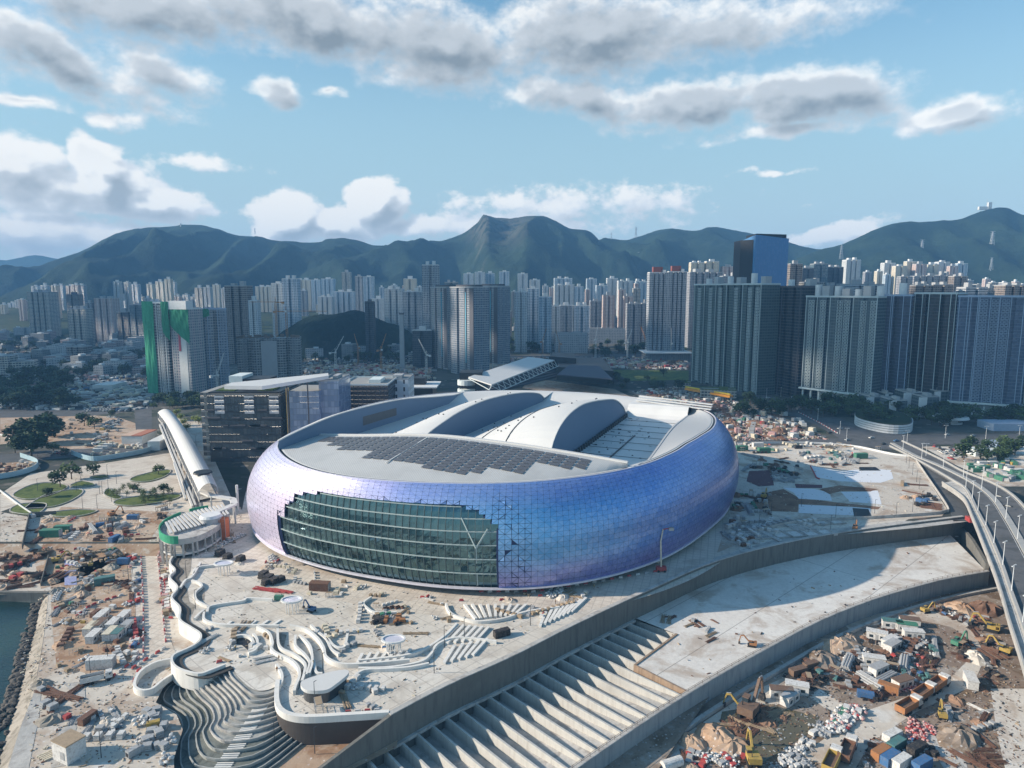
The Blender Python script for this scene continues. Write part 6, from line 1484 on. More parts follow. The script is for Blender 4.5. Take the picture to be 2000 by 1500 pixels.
# ================================================================ deck landscaping
def c3(L): return [(300 + x / 4, 1000 + y / 4) for x, y in L]
def c5(L): return [(700 + x / 3.3333, 1100 + y / 3.3333) for x, y in L]
CW = [(c3([(810, 910), (900, 960), (930, 1040), (920, 1080), (960, 1120), (1070, 1170), (1130, 1230), (1140, 1300), (1110, 1380), (1100, 1420)]), 'leftmost of the flowing planter walls'),
 (c3([(970, 930), (975, 1040), (1010, 1090), (1100, 1130), (1180, 1200), (1180, 1270), (1160, 1340)]), 'second from left of the flowing planter walls'),
 (c3([(1110, 980), (1110, 1060), (1180, 1130), (1220, 1200), (1190, 1290)]), 'third from left of the flowing planter walls'), (c3([(1140, 980), (1220, 1060), (1240, 1180), (1215, 1280)]), 'fourth from left of the flowing planter walls'),
 (c3([(1220, 1050), (1235, 1120), (1255, 1190), (1270, 1260), (1320, 1270)]), 'short one ending at the oval roof'),
 (c3([(1060, 900), (1190, 930), (1280, 1000), (1330, 1080), (1350, 1150), (1450, 1200), (1600, 1205), (1800, 1190), (2000, 1170)]), 'longest, sweeping right past the kiosk'),
 (c3([(1230, 890), (1290, 950), (1350, 1000), (1390, 1080), (1450, 1120)]), 'short one before the stair notch'), (c3([(1340, 960), (1370, 1010), (1420, 1060), (1490, 1060), (1515, 960)]), 'V shaped one around the notch'),
 (c3([(420, 790), (440, 745), (560, 720), (700, 700), (740, 680), (930, 690)]), 'upper edge of the long planter near the ramp'), (c3([(395, 790), (400, 850), (520, 885), (700, 890), (980, 895)]), 'lower edge of the long planter near the ramp'),
 (c3([(310, 490), (340, 440), (480, 420)]), 'arc beside the first round kiosk'), (c3([(300, 540), (360, 560), (375, 590), (325, 640), (340, 700), (430, 745)]), 'S shaped one beside the sunken court'), (c3([(320, 840), (360, 800), (400, 770)]), 'short arc joining the ramp and parapet'),
 (c3([(1700, 670), (1640, 715), (1660, 750), (1730, 790), (1900, 790)]), 'arc around the rusty skips'), (c5([(570, 270), (600, 330), (700, 370), (800, 385), (950, 365), (1100, 320), (1310, 290)]), 'thick arc below the stadium front'),
 (c5([(0, 690), (200, 685), (400, 650), (470, 600), (520, 530), (650, 490), (900, 515)]), 'long white one leading to the retaining wall'), (c5([(0, 640), (280, 610), (420, 570), (560, 480), (640, 400)]), 'thin one parallel to the long white one'),
 (c3([(780, 960), (810, 1010), (800, 1080), (740, 1110)]), 'hooked one beside the kidney shaped opening'), (c3([(600, 1020), (620, 985), (700, 970), (760, 990), (785, 1040), (780, 1075), (740, 1085)]), 'rim of the kidney shaped opening'),
 (c3([(960, 1200), (1000, 1270), (1000, 1330), (965, 1400), (975, 1500)]), 'winding one above the tall dark wall'), (c3([(1560, 1300), (1640, 1245), (1800, 1235), (2000, 1220), (2150, 1190)]), 'panelled one behind the oval roof'),
 ([(352, 1150), (362, 1135), (375, 1128), (392, 1100)], 'edge of the dark ramp by the sunken court'), ([(345, 1292), (305, 1300), (275, 1318), (263, 1342), (272, 1354), (296, 1353), (318, 1336), (346, 1318)], 'looping ramp outside the deck parapet')]
for L, lab in CW:
    hh = 1.5 if 'flowing' in lab or 'sweeping' in lab else 1.1
    lo_ = PL - .1 if 'looping' in lab else -.2; tag(MB().wall(WL(L, lo_ + .7, 6), lo_, hh if lo_ > -1 else PL + 2, .8).obj('planter_wall', MAT['white_wall']), 'curving white planter wall, ' + lab, 'planter wall', 'white planter walls on the deck')
for L in (c3([(930, 1040), (975, 940), (1040, 960), (1010, 1085), (960, 1115)]), c3([(1140, 1240), (1180, 1200), (1175, 1290), (1130, 1390), (1110, 1380)]), c3([(1215, 1080), (1240, 1060), (1260, 1190), (1240, 1200)]), c3([(1280, 1200), (1330, 1230), (1320, 1260), (1270, 1255)]), c3([(1340, 1060), (1390, 1080), (1440, 1120), (1380, 1150), (1345, 1120)]), c3([(330, 600), (400, 590), (395, 690), (345, 690)]), c3([(150, 420), (240, 300), (300, 330), (290, 460), (240, 560), (180, 560), (140, 500)]), c3([(180, 620), (260, 590), (280, 700), (330, 730), (300, 800), (230, 810), (190, 720)])):
    struct(MB().sheet(WL(L, .08), .08), 'sunken_bed_shade', MAT['stone'])  # flat darker sheets paint the dark of sunken trenches between the walls
struct(MB().sheet(WL(c3([(605, 1025), (625, 990), (700, 975), (755, 995), (775, 1040), (775, 1070), (740, 1080), (690, 1040)]), .09), .09), 'opening_shadow', MAT['black_panel']).name = 'kidney_pit_shade'  # flat black sheet paints the dark inside of the opening
# ridged planters (parallel low walls)
def ridges(quad, n, label, h=.7):
    A, B, C_, D_ = [Vector(W(*p)) for p in quad]; t = thing('ridged_planter', label, 'planter')
    for k in range(n): f = (k + .5) / n; a, b = A.lerp(B, f), D_.lerp(C_, f); MB().bar(a + Vector((0, 0, h / 2)), b + Vector((0, 0, h / 2)), 1.0, h + .1).obj('ridge', MAT['white_wall'], t)
ridges([(900, 1183), (1035, 1183), (1010, 1202), (925, 1212)], 9, 'planter of slanting white ridges inside the thick arc')
ridges([(888, 1222), (960, 1228), (940, 1250), (850, 1262)], 6, 'planter of slanting white ridges right of the kiosk deck'); ridges([(700, 1280), (810, 1270), (790, 1292), (690, 1300)], 7, 'planter of slanting white ridges below the last kiosk')
ridges([(880, 1265), (960, 1248), (930, 1280), (860, 1300)], 5, 'planter of slanting white ridges beside the long retaining wall'); ridges([(1060, 1200), (1150, 1168), (1120, 1195), (1050, 1228)], 8, 'planter of slanting white ridges at the narrow deck end')
ridges([(440, 1215), (560, 1212), (545, 1222), (430, 1224)], 5, 'broad pale steps in the long planter near the ramp', .4)
# oval roofed building on the deck
t = thing('oval_pavilion', 'low pavilion with white rounded wedge roof and dark glass below', 'pavilion')
ov = WL([(587, 1338), (596, 1328), (638, 1315), (675, 1309), (680, 1317), (655, 1338), (635, 1349), (600, 1349)], 4, 5, True)
MB().prism(ov, 3.2, 4.2).obj('roof', MAT['roof_white'], t); c_ = Vector((sum(p[0] for p in ov) / len(ov), sum(p[1] for p in ov) / len(ov)))
MB().prism([tuple(c_.lerp(Vector(p), .9)) for p in ov], -.2, 3.2).obj('glass_wall', MAT['undercroft'], t)
# paved ring round the stadium
mb = MB()
for i in range(240):
    a0, a1 = i * 1.5, i * 1.5 + 1.5; P = []
    for a, o in ((a0, -6), (a1, -6), (a1, 17), (a0, 17)): r_ = Rb(a) + o; P.append((CX + math.cos(R(a)) * r_, CY + math.sin(R(a)) * r_, .06))
    mb.face(P)
struct(mb, 'paved_ring', MAT['plaza_tiles'])
# kidney kiosks with oval canopy
for px, py, lab in [(438, 1122, 'first, by the sunken court'), (571, 1196, 'second, beside the blue boom lift'), (769, 1276, 'third, nearest the ridged planters')]:
    t = thing('kiosk', 'round open kiosk with white oval canopy on slim posts, ' + lab, 'kiosk', W(px, py)); mb = MB()
    for k in range(10): a = k * .628; mb.cyl(math.cos(a) * 2.2, math.sin(a) * 1.8, 0, 4.6, .13, .13, 5)
    mb.obj('posts', MAT['plant_white'], t); mb = MB(); e = [(math.cos(k * .314) * 3.6, math.sin(k * .314) * 2.6) for k in range(20)]
    mb.wall(e, 4.6, 5.1, .6, closed=True); mb.obj('canopy_ring', MAT['plant_white'], t); MB().prism(e, 4.65, 4.8).obj('canopy_panel', MAT['lip_white'], t)
# ================================================================ site equipment and stores
COLS = {'red': (.42, .06, .06), 'white': (.62, .61, .59), 'blue': (.05, .14, .30), 'green': (.05, .20, .13), 'orange': (.34, .15, .06), 'yellow': (.40, .28, .07), 'rust': (.15, .075, .05), 'grey': (.36, .37, .38), 'black': (.025, .025, .028), 'brown': (.16, .10, .07), 'timber': (.36, .27, .18), 'teal': (.07, .18, .18), 'pink': (.50, .30, .29), 'cream': (.62, .56, .44)}
for k, v in COLS.items(): mat('paint_' + k, v, .65, var=.16, scale=.7)
PM = lambda c: MAT['paint_' + c]
mat('rubber', (.02, .02, .02), .8); mat('cab_glass', (.03, .045, .055), .15, spec=.6)
PROTO = {}
def base(name, cat): return thing(name, 'x', cat, (0, 0, 0))
def p_container(c):
    t = base('shipping_container', 'container'); mb = MB().box(0, 0, 0, 6.1, 2.4, 2.55)
    for k in range(14):
        for s_ in (-1, 1): mb.box(-2.8 + k * .43, s_ * 1.22, .15, .2, .06, 2.25)
    mb.obj('body', PM(c), t); MB().box(3.08, -.6, .1, .06, 1.1, 2.3).box(3.08, .6, .1, .06, 1.1, 2.3).obj('doors', PM('grey' if c != 'grey' else 'white'), t); return t
def p_cabin(c):
    t = base('site_cabin', 'cabin'); MB().box(0, 0, .15, 6, 2.6, 2.5).obj('walls', PM('white'), t); MB().box(0, 0, 2.65, 6.3, 2.9, .16).obj('roof', PM(c), t)
    MB().box(-1.6, -1.32, .9, 1.1, .06, .9).obj('window', MAT['cab_glass'], t); MB().box(1.5, -1.32, .9, 1.1, .06, .9).obj('window', MAT['cab_glass'], t); MB().box(0, -1.33, .2, .8, .06, 1.9).obj('door', PM('grey'), t); return t
def p_barrier(c):
    t = base('water_barrier', 'barrier'); MB().box(0, 0, 0, 1.9, .55, .9, taper=.72).obj('shell', PM(c), t); MB().box(0, 0, .02, 2.0, .62, .16).obj('foot', PM('grey'), t); return t
def p_pallets(c):
    t = base({'white': 'white_stack', 'grey': 'grey_stack', 'timber': 'timber_stack', 'rust': 'rust_stack', 'black': 'black_stack', 'pink': 'pink_stack', 'red': 'coloured_stack', 'cream': 'cream_stack', 'green': 'greenish_stack', 'brown': 'brown_stack', 'blue': 'coloured_stack', 'teal': 'greenish_stack', 'orange': 'coloured_stack', 'yellow': 'coloured_stack'}[c], 'stack'); rd = random.Random(7)  # one generic stack; contents in its name are only assumed from the colour
    for k in range(3): MB().box(rd.uniform(-.1, .1), 0, .15 + k * .5, 2.4 - k * .2, 1.6, .42, rd.uniform(-.1, .1)).obj('bundle', PM(c), t)
    MB().box(0, -.5, 0, 2.4, .2, .15).box(0, .5, 0, 2.4, .2, .15).obj('bearers', PM('timber'), t); return t
def p_pipes(c):
    t = base('pipe_bundle', 'pipes'); mb = MB()
    for z, n_ in ((.25, 5), (.68, 4), (1.1, 3)):
        for k in range(n_): mb.cyl((k - (n_ - 1) / 2) * .5, z, -3, 3, .24, .24, 8, ax='y')
    mb.obj('pipes', PM(c), t); MB().box(0, -1.8, -.02, 2.8, .2, .1).box(0, 1.8, -.02, 2.8, .2, .1).obj('bearers', PM('timber'), t); return t
def p_bars(c):
    t = base({'rust': 'rebar_bundle', 'black': 'steel_bar_bundle', 'timber': 'batten_bundle'}.get(c, 'scaffold_tube_bundle'), 'bars'); rd = random.Random(3); mb = MB()
    for k in range(22): mb.bar((rd.uniform(-1.1, 1.1), -4 + rd.uniform(-.7, .7), .1 + rd.random() * .5), (rd.uniform(-1.1, 1.1), 4 + rd.uniform(-.7, .7), .1 + rd.random() * .5), .13)
    mb.obj('bars', PM(c), t); return t
def p_heap(c):
    t = base('spoil_heap', 'heap'); rd = random.Random(12); mb = MB(); n_ = 14; rows = [[(math.cos(k / n_ * 6.283) * r_ * (1 + rd.uniform(-.15, .15)), math.sin(k / n_ * 6.283) * r_ * .7 * (1 + rd.uniform(-.22, .22)), z * (1 + rd.uniform(-.3, .3))) for k in range(n_)] for r_, z in ((4.4, -.1), (3.4, .45), (2.3, .9), (1.2, 1.15), (.4, 1.25))]
    for a, b in zip(rows, rows[1:]):
        for k in range(n_): mb.face([a[k], a[(k + 1) % n_], b[(k + 1) % n_], b[k]])
    mb.face(rows[-1]); mb.obj('heap_body', c if not isinstance(c, str) else MAT[c], t); return t
def p_skip(c):
    t = base('waste_skip', 'skip'); mb = MB(); o = [(-2, -.9), (2, -.9), (2, .9), (-2, .9)]
    mb.wall(o, .1, 1.5, .12, closed=True); mb.obj('bin_walls', PM(c), t); MB().box(0, 0, .1, 3.9, 1.7, .7).obj('load', PM('brown'), t); return t
def p_gen(c):
    t = base('generator', 'generator'); MB().box(0, 0, .2, 3.2, 1.4, 1.7).obj('casing', PM(c), t); MB().cyl(1.1, 0, 1.9, 2.5, .1, .1, 6).obj('exhaust', PM('black'), t); MB().box(-1.62, 0, .5, .06, 1, 1).obj('grille', PM('black'), t); return t
def p_wheelset(t, xs, w, r=.5):
    for x in xs:
        for s_ in (-1, 1): MB().cyl(x, r, s_ * w - .15, s_ * w + .15, r, r, 12, ax='y').obj('wheel', MAT['rubber'], t)
def p_truck(c):
    t = base('dump_truck', 'truck'); MB().box(3.2, 0, .75, 2.0, 2.44, .3).box(4.25, 0, .6, .2, 2.3, .35).obj('bumper', PM('black'), t); MB().bar((3.4, -1.35, 2.2), (3.6, -1.35, 2.7), .12, .4).bar((3.4, 1.35, 2.2), (3.6, 1.35, 2.7), .12, .4).obj('mirrors', PM('black'), t); MB().box(-.2, 0, .7, 8.2, 1.0, .35).obj('chassis', PM('black'), t)
    MB().box(3.2, 0, 1.0, 1.9, 2.4, 1.9, taper=.92).obj('cab', PM('white'), t); MB().box(4.12, 0, 1.9, .1, 2.0, .8).obj('windscreen', MAT['cab_glass'], t)
    mb = MB().wall([(-4.3, -1.2), (1.9, -1.2), (1.9, 1.2), (-4.3, 1.2)], 1.1, 2.7, .14, closed=True).box(-1.2, 0, 1.05, 6.2, 2.3, .25); mb.obj('tipper_body', PM(c), t); MB().box(-1.2, 0, 1.3, 5.9, 2.1, .5).obj('load', PM('brown'), t)
    p_wheelset(t, (3.1, -1.2, -2.7), 1.05, .52); return t
def p_excav(c):
    t = base('excavator', 'excavator')
    for s_ in (-1, 1): MB().box(0, s_ * 1.05, 0, 3.6, .55, .8, taper=.85).obj('track', MAT['rubber'], t)
    MB().bar((1.1, -.2, 2.1), (2.9, -.2, 3.2), .16).bar((3.3, -.2, 4.8), (4.6, -.2, 4.5), .14).obj('hydraulic_ram', PM('grey'), t); MB().cyl(-1.4, .6, 2.3, 2.9, .09, .09, 6).obj('exhaust', PM('black'), t); MB().box(.55, .7, 2.7, 1.3, 1.0, .1).obj('cab_roof', PM(c), t)
    MB().box(-.5, 0, .95, 2.9, 2.4, 1.1).box(-1.6, 0, 1.2, 1.0, 2.4, 1.1).obj('house', PM(c), t); MB().box(.55, .7, 1.2, 1.2, .9, 1.5).obj('cab', MAT['cab_glass'], t)
    MB().bar((.8, -.2, 1.5), (3.4, -.2, 4.4), .4, .5).bar((3.4, -.2, 4.4), (4.6, -.2, 4.0), .36, .45).obj('boom', PM(c), t); MB().bar((4.5, -.2, 4.2), (5.3, -.2, 1.3), .3, .38).obj('stick', PM(c), t); MB().box(5.1, -.2, .3, .9, 1.1, 1.0, taper=.7).obj('bucket', PM('black'), t); return t
def p_car(c):
    t = base('parked_car', 'car'); MB().box(0, 0, .35, 4.4, 1.75, .62).obj('body', PM(c), t); MB().box(-.15, 0, .97, 2.5, 1.6, .5, taper=.8).obj('cabin_glass', MAT['cab_glass'], t); MB().box(-.15, 0, 1.47, 1.9, 1.25, .05).obj('roof', PM(c), t); p_wheelset(t, (1.4, -1.4), .78, .33); return t
def p_bags(c):
    t = base('bag_heap', 'bags'); rd = random.Random(8)
    for k in range(12): mb = MB(); mb.ico(rd.uniform(-2, 2), rd.uniform(-1.5, 1.5), .45 + rd.random() * .7, .62, .75, k); mb.obj('bag', PM(c if k % 3 else ('red' if c == 'pink' else 'grey')), t)
    return t
def p_frame(c):
    t = base('trestle', 'scaffold'); mb = MB()
    for x in (-2, 0, 2):
        for y in (-1, 1): mb.bar((x, y, 0), (x, y, 3.4), .12)
    for z in (1.6, 3.3):
        for y in (-1, 1): mb.bar((-2, y, z), (2, y, z), .1)
        for x in (-2, 0, 2): mb.bar((x, -1, z), (x, 1, z), .1)
    mb.obj('tubes', PM(c), t); MB().box(0, 0, 3.35, 4, 1.8, .08).obj('boards', PM('timber'), t); return t
def p_man(c):
    t = base('person', 'person'); sk = bpy.data.meshes.new('body'); pts = [(0, 0, .9), (0, 0, 1.2), (0, 0, 1.45), (0, 0, 1.55), (0, 0, 1.72), (.1, 0, .88), (.13, .06, .48), (.14, 0, .05), (.15, .12, .03), (-.1, 0, .88), (-.13, -.08, .48), (-.14, -.16, .07), (-.14, -.05, .03), (.19, 0, 1.42), (.26, 0, 1.14), (.25, .14, .92), (-.19, 0, 1.42), (-.26, .02, 1.14), (-.24, .16, .94)]
    ed = [(0, 1), (1, 2), (2, 3), (3, 4), (0, 5), (5, 6), (6, 7), (7, 8), (0, 9), (9, 10), (10, 11), (11, 12), (2, 13), (13, 14), (14, 15), (2, 16), (16, 17), (17, 18)]
    sk.from_pydata(pts, ed, []); o = bpy.data.objects.new('body', sk); COL.objects.link(o); o.parent = t; m = o.modifiers.new('skin', 'SKIN'); o.modifiers.new('sub', 'SUBSURF').levels = 1
    rad = [.13, .13, .15, .06, .11, .09, .07, .045, .04, .09, .07, .045, .04, .06, .045, .035, .06, .045, .035]
    for v, r_ in zip(sk.skin_vertices[0].data, rad): v.radius = (r_, r_)
    sk.skin_vertices[0].data[0].use_root = True; sk.materials.append(PM('black')); MB().box(0, 0, 1.0, .44, .30, .5, taper=.9).obj('vest', PM(c), t); MB().cyl(0, 0, 1.76, 1.86, .13, .08, 8).obj('helmet', PM('yellow'), t); return t
MK = dict(container=p_container, cabin=p_cabin, barrier=p_barrier, stack=p_pallets, pipes=p_pipes, bars=p_bars, heap=p_heap, skip=p_skip, gen=p_gen, truck=p_truck, excav=p_excav, car=p_car, bags=p_bags, frame=p_frame, man=p_man)
WORD = dict(container='{} ribbed shipping container', cabin='white site cabin with {} roof', barrier='{} plastic water barrier', stack='stack of {} wrapped material', pipes='bundle of {} pipes', bars='loose bundle of {} bars', heap='heap of {}', skip='open {} waste skip', gen='boxy {} generator', truck='dump truck with {} tipper body', excav='{} tracked excavator', car='{} parked car', bags='heap of {} bags', frame='small {} scaffold frame', man='worker in {} vest')
used = {}
LITE = dict(stack=1, bars=1, heap=1, container=1, car=1)
def lite(kind, c):
    t = MK[kind](c); mb = MB(); mats = []
    for ch in list(t.children):
        mi = len(mats); mats.append(ch.data.materials[0]); i = len(mb.v); mb.v += [tuple(v.co) for v in ch.data.vertices]
        for p in ch.data.polygons: mb.f.append([i + j for j in p.vertices]); mb.m.append(mi)
        bpy.data.objects.remove(ch)
    nm, cat = t.name, t['category']; bpy.data.objects.remove(t); o = mb.obj(nm.split('.')[0], mats); tag(o, 'x', cat); return o
def put(kind, c, px, py, z, rz, place, label=None, sc=None, exact=False):
    far = FARZ[0] and kind in LITE; key = (kind, c if isinstance(c, str) else c.name, far)
    if key not in PROTO: PROTO[key] = lite(kind, c) if far else MK[kind](c); first = True
    else: first = False
    nm = c if isinstance(c, str) else c.name; nm = {'orange_soil': 'orange soil', 'yard_soil': 'brown soil', 'pale_site': 'pale sand', 'stone': 'grey rubble', 'brown_earth': 'brown earth'}.get(nm, nm)
    lab = label or (WORD[kind].format(nm) + ' ' + place); grp = None if label else WORD[kind].format(nm) + ' group ' + place
    loc = W(px, py, z) if exact is False else exact; t = PROTO[key]
    if first:
        t.location = loc; t.rotation_euler = (0, 0, rz); t['label'] = lab
        if grp: t['group'] = grp
        if sc: t.scale = (sc, sc, sc)
        return t
    r = dup(t, loc, rz, lab, grp, sc)
    if not grp and 'group' in r: del r['group']
    return r
FARZ = [False]
KEEP = [[(1560, 1480), (1640, 1420), (1700, 1385), (1760, 1365), (1850, 1330), (1890, 1290), (1892, 1250), (1860, 1225), (1780, 1208), (1790, 1185), (1890, 1215), (1925, 1280), (1900, 1340), (1790, 1390), (1700, 1450), (1660, 1520)], [(272, 1066), (308, 1066), (318, 1160), (325, 1230), (345, 1280), (268, 1300), (276, 1230), (278, 1150)], [(1220, 1520), (1330, 1440), (1450, 1360), (1560, 1310), (1620, 1280), (1560, 1335), (1480, 1380), (1380, 1440), (1290, 1520)]]
def zone(px, z, n, mixd, place, seed, rots=None, sc=(.8, 1.25)):
    FARZ[0] = 20 <= seed < 26 or seed >= 50
    rd = random.Random(seed); xs = [p[0] for p in px]; ys = [p[1] for p in px]; k = 0; tot = sum(w for _, _, w in mixd); last = None
    while k < n:
        x, y = rd.uniform(min(xs), max(xs)), rd.uniform(min(ys), max(ys))
        near = last is not None and rd.random() < .66   # stores stand in rows of one kind
        if near:
            l_ = W(last[0], last[1], z); g_ = (3.0 if seed < 50 else 6.5) * last[5]; sg = last[6]
            q_ = proj(l_[0] + math.cos(last[4] + sg) * g_ , l_[1] + math.sin(last[4] + sg) * g_, z); x, y = q_
            if rd.random() < .25: last = None
        if not inpoly(x, y, px) or any(inpoly(x, y, K) for K in KEEP): continue
        r_ = rd.random() * tot
        for kd, c, w in mixd:
            r_ -= w
            if r_ <= 0: break
        a_ = (rd.choice(rots) + rd.uniform(-.2, .2)) if rots else rd.uniform(0, 6.28); s_ = rd.uniform(*sc)
        if near and last is not None: kd, c, a_, s_ = last[2], last[3], last[4] + rd.uniform(-.06, .06), last[5]
        last = (x, y, kd, c, a_, s_, last[6] if (near and last is not None) else rd.choice((1.5708, 1.5708, 0)) ) if kd not in ('heap', 'gen', 'frame', 'man') else None
        fx_, fy_ = (x - min(xs)) / (max(xs) - min(xs)), (y - min(ys)) / (max(ys) - min(ys)); q2 = ('upper ' if fy_ < .5 else 'lower ') + ('left' if fx_ < .34 else 'middle' if fx_ < .67 else 'right')
        pl_ = place + ', ' + q2; pl_ = pl_ if len(WORD[kd].format('two words' if not isinstance(c, str) else c).split()) + len(pl_.split()) <= 16 else place.replace('in the dark store heap', 'in the dark heap') + ', ' + q2.split()[1]
        put(kd, c, x, y, z, a_, pl_, sc=s_ if kd not in ('container', 'cabin', 'truck', 'excav', 'car', 'man', 'barrier') else None); k += 1
    FARZ[0] = False
def row(L, z, kind, cols, step, place, gap=0):
    P = resamp([W(x, y, z) for x, y in L], max(2, int(sum(math.dist(W(*a, z), W(*b, z)) for a, b in zip(L, L[1:])) / step)))
    for i in range(len(P) - 1):
        a, b = P[i], P[i + 1]; put(kind, cols[i % len(cols)], 0, 0, z, math.atan2(b[1] - a[1], b[0] - a[0]), place, exact=a)
OS, YS, PS = 'orange_soil', 'yard_soil', 'pale_site'
# --- promenade building site (left)
patch('orange_soil', [(100, 1130), (250, 1070), (265, 1190), (262, 1290), (190, 1320), (110, 1300), (100, 1200)], PL + .05, OS)
patch('orange_soil', [(60, 1064), (260, 1066), (255, 1100), (80, 1150)], PL + .05, OS)
patch('haul_road', [(272, 1066), (308, 1066), (318, 1160), (325, 1230), (345, 1280), (262, 1305), (272, 1230), (276, 1150)], PL + .09, 'plaza_tiles')
site_mix = [('stack', 'white', 2), ('stack', 'grey', 3), ('stack', 'timber', 3), ('stack', 'rust', 2), ('pipes', 'grey', 1), ('pipes', 'rust', 1), ('bars', 'rust', 3), ('bars', 'grey', 2), ('heap', MAT[OS], 4), ('heap', MAT['stone'], 1.5), ('skip', 'rust', 1), ('gen', 'blue', .6), ('gen', 'yellow', .6), ('bags', 'white', 1.5), ('frame', 'grey', 1), ('stack', 'green', .6), ('barrier', 'red', 1), ('stack', 'red', .5)]
zone([(110, 1075), (240, 1070), (262, 1130), (262, 1185), (190, 1175), (110, 1200), (100, 1130)], PL, 125, site_mix, 'in the rust coloured works strip at left', 1, sc=(.5, 1.05))
zone([(250, 1075), (270, 1075), (276, 1290), (256, 1290)], PL, 50, [('stack', 'white', 2), ('stack', 'pink', 2), ('barrier', 'red', 1.6), ('stack', 'grey', 2), ('bags', 'pink', 1.5), ('stack', 'red', 1), ('bars', 'rust', 1), ('gen', 'blue', .5)], 'along the left side of the haul road', 2, sc=(.5, 1))
zone([(308, 1080), (330, 1080), (345, 1190), (330, 1250), (318, 1190)], PL, 50, [('stack', 'pink', 2), ('stack', 'white', 2), ('barrier', 'red', 2), ('bars', 'grey', 1), ('gen', 'blue', .7), ('stack', 'timber', 1)], 'along the right side of the haul road', 3)
zone([(100, 1200), (160, 1190), (255, 1180), (262, 1285), (250, 1300), (190, 1285), (110, 1330), (90, 1300)], PL, 60, site_mix, 'around the cabins on the promenade', 4, sc=(.5, 1))
zone([(60, 1066), (300, 1066), (300, 1082), (60, 1082)], -2, 44, site_mix, 'on the bank below the muddy ground', 19, sc=(.5, 1))
zone([(0, 1075), (85, 1075), (80, 1145), (0, 1150)], PL, 60, [('bars', 'black', 3), ('bars', 'rust', 4), ('stack', 'rust', 2), ('stack', 'brown', 2), ('heap', MAT[OS], 1.5), ('stack', 'red', 1), ('pipes', 'rust', 1)], 'on the pier at the left edge', 5)
zone([(30, 1010), (270, 1005), (300, 1055), (60, 1058)], 0, 60, site_mix, 'on the muddy ground below the garden plaza', 6)
zone([(320, 990), (345, 985), (372, 1000), (345, 1030), (300, 1050), (310, 1010)], 0, 22, [('stack', 'black', 2), ('frame', 'black', 1), ('stack', 'white', 2), ('bars', 'black', 1)], 'beside the oval platform', 7)
row([(262, 1305), (285, 1290), (330, 1262)], PL, 'barrier', ['red', 'white'], 2.0, 'in the alternating line below the haul road')
row([(222, 1322), (240, 1308), (262, 1292), (268, 1284)], PL, 'barrier', ['red', 'white'], 2.0, 'in the slanting alternating line by the white tank')
row([(262, 1330), (270, 1312), (285, 1302)], PL, 'barrier', ['red', 'white'], 2.0, 'in the arc outside the curved ramp')
row([(275, 1080), (280, 1180), (280, 1290)], PL, 'barrier', ['red', 'white', 'pink'], 2.6, 'edging the left of the haul road')
row([(308, 1080), (315, 1160), (322, 1240), (325, 1260)], PL, 'barrier', ['red', 'pink', 'white'], 2.6, 'edging the right of the haul road')
row([(150, 1205), (175, 1185), (210, 1172), (250, 1160)], PL, 'barrier', ['red', 'red', 'white'], 2.2, 'curving across the rust coloured works strip')
for x, y, c, lab in [(184, 1250, 'white', 'white roofed cabin at the front left of the cabin group'), (195, 1228, 'brown', 'brown roofed cabin in the middle of the cabin group'), (198, 1212, 'white', 'white cabin at the rear of the cabin group'), (178, 1235, 'cream', 'cream roofed cabin at the left of the cabin group'), (216, 1245, 'cream', 'cream roofed cabin right of the gap'), (222, 1226, 'white', 'white cabin behind the green trimmed cabin'), (232, 1244, 'teal', 'green trimmed cabin in the cabin group'), (247, 1232, 'grey', 'grey green cabin at the right end of the cabin group'), (242, 1212, 'white', 'white cabin at the rear right of the cabin group')]: put('cabin', c, x, y, PL, R(93), '', label=lab + ' on the promenade')
put('container', 'white', 198, 1303, PL, .15, '', label='large white tank like container lying on orange soil by the barriers', sc=1.3); put('container', 'rust', 187, 1202, PL, 1.5, '', label='small rust box standing behind the cabin group', sc=.7)
put('container', 'green', 100, 1048, 0, .1, '', label='bright green netted hut beside the sunken pit', sc=1.4); put('container', 'green', 124, 1038, 0, .1, '', label='taller green sheeted box joined to the netted hut', sc=1.2)
put('container', 'blue', 224, 1056, 0, 1.4, '', label='blue container standing on the muddy strip', sc=.9); put('container', 'blue', 260, 1014, 0, 0, '', label='small blue container right of the timber pile'); put('gen', 'blue', 242, 1102, PL, 0, '', label='blue cage of gas bottles beside the haul road', sc=1.5)
put('excav', 'yellow', 112, 1098, PL, .6, '', label='yellow excavator beside the blue white strip'); put('excav', 'yellow', 178, 1106, PL, 2, '', label='small yellow excavator on the sandy pad', sc=.7); put('truck', 'white', 190, 1332, PL, .5, '', label='white concrete truck parked on the shaded promenade')
put('excav', 'orange', 220, 1008, 0, 1, '', label='orange excavator by the timber pile'); put('container', 'teal', 205, 1140, PL, .5, '', label='long teal tarpaulin covered load among red barriers', sc=1.2)
struct(MB().sheet(WL([(126, 1093), (148, 1093), (150, 1142), (126, 1143)], PL + .15), PL + .15), 'blue_white_strip', mat('strip_blue', (.30, .32, .50), .7, var=.5, scale=2.5))
t = thing('site_kiosk', 'white square cabin with brown flat roof at bottom left', 'cabin', W(137, 1478, PL), -.45); MB().box(0, 0, 0, 6, 5, 5).obj('walls', PM('white'), t); MB().box(0, 0, 5, 6.2, 5.2, .3).obj('roof', PM('timber'), t); MB().box(1.2, -2.55, 1.2, 1.6, .1, 2).obj('emblem', PM('grey'), t)
for k in range(5): MB().bar((-4 - k * .8, -4, .3), (-2 - k * .8, 3, .3 + k * .02), .4).obj('plank', PM('cream'), t)
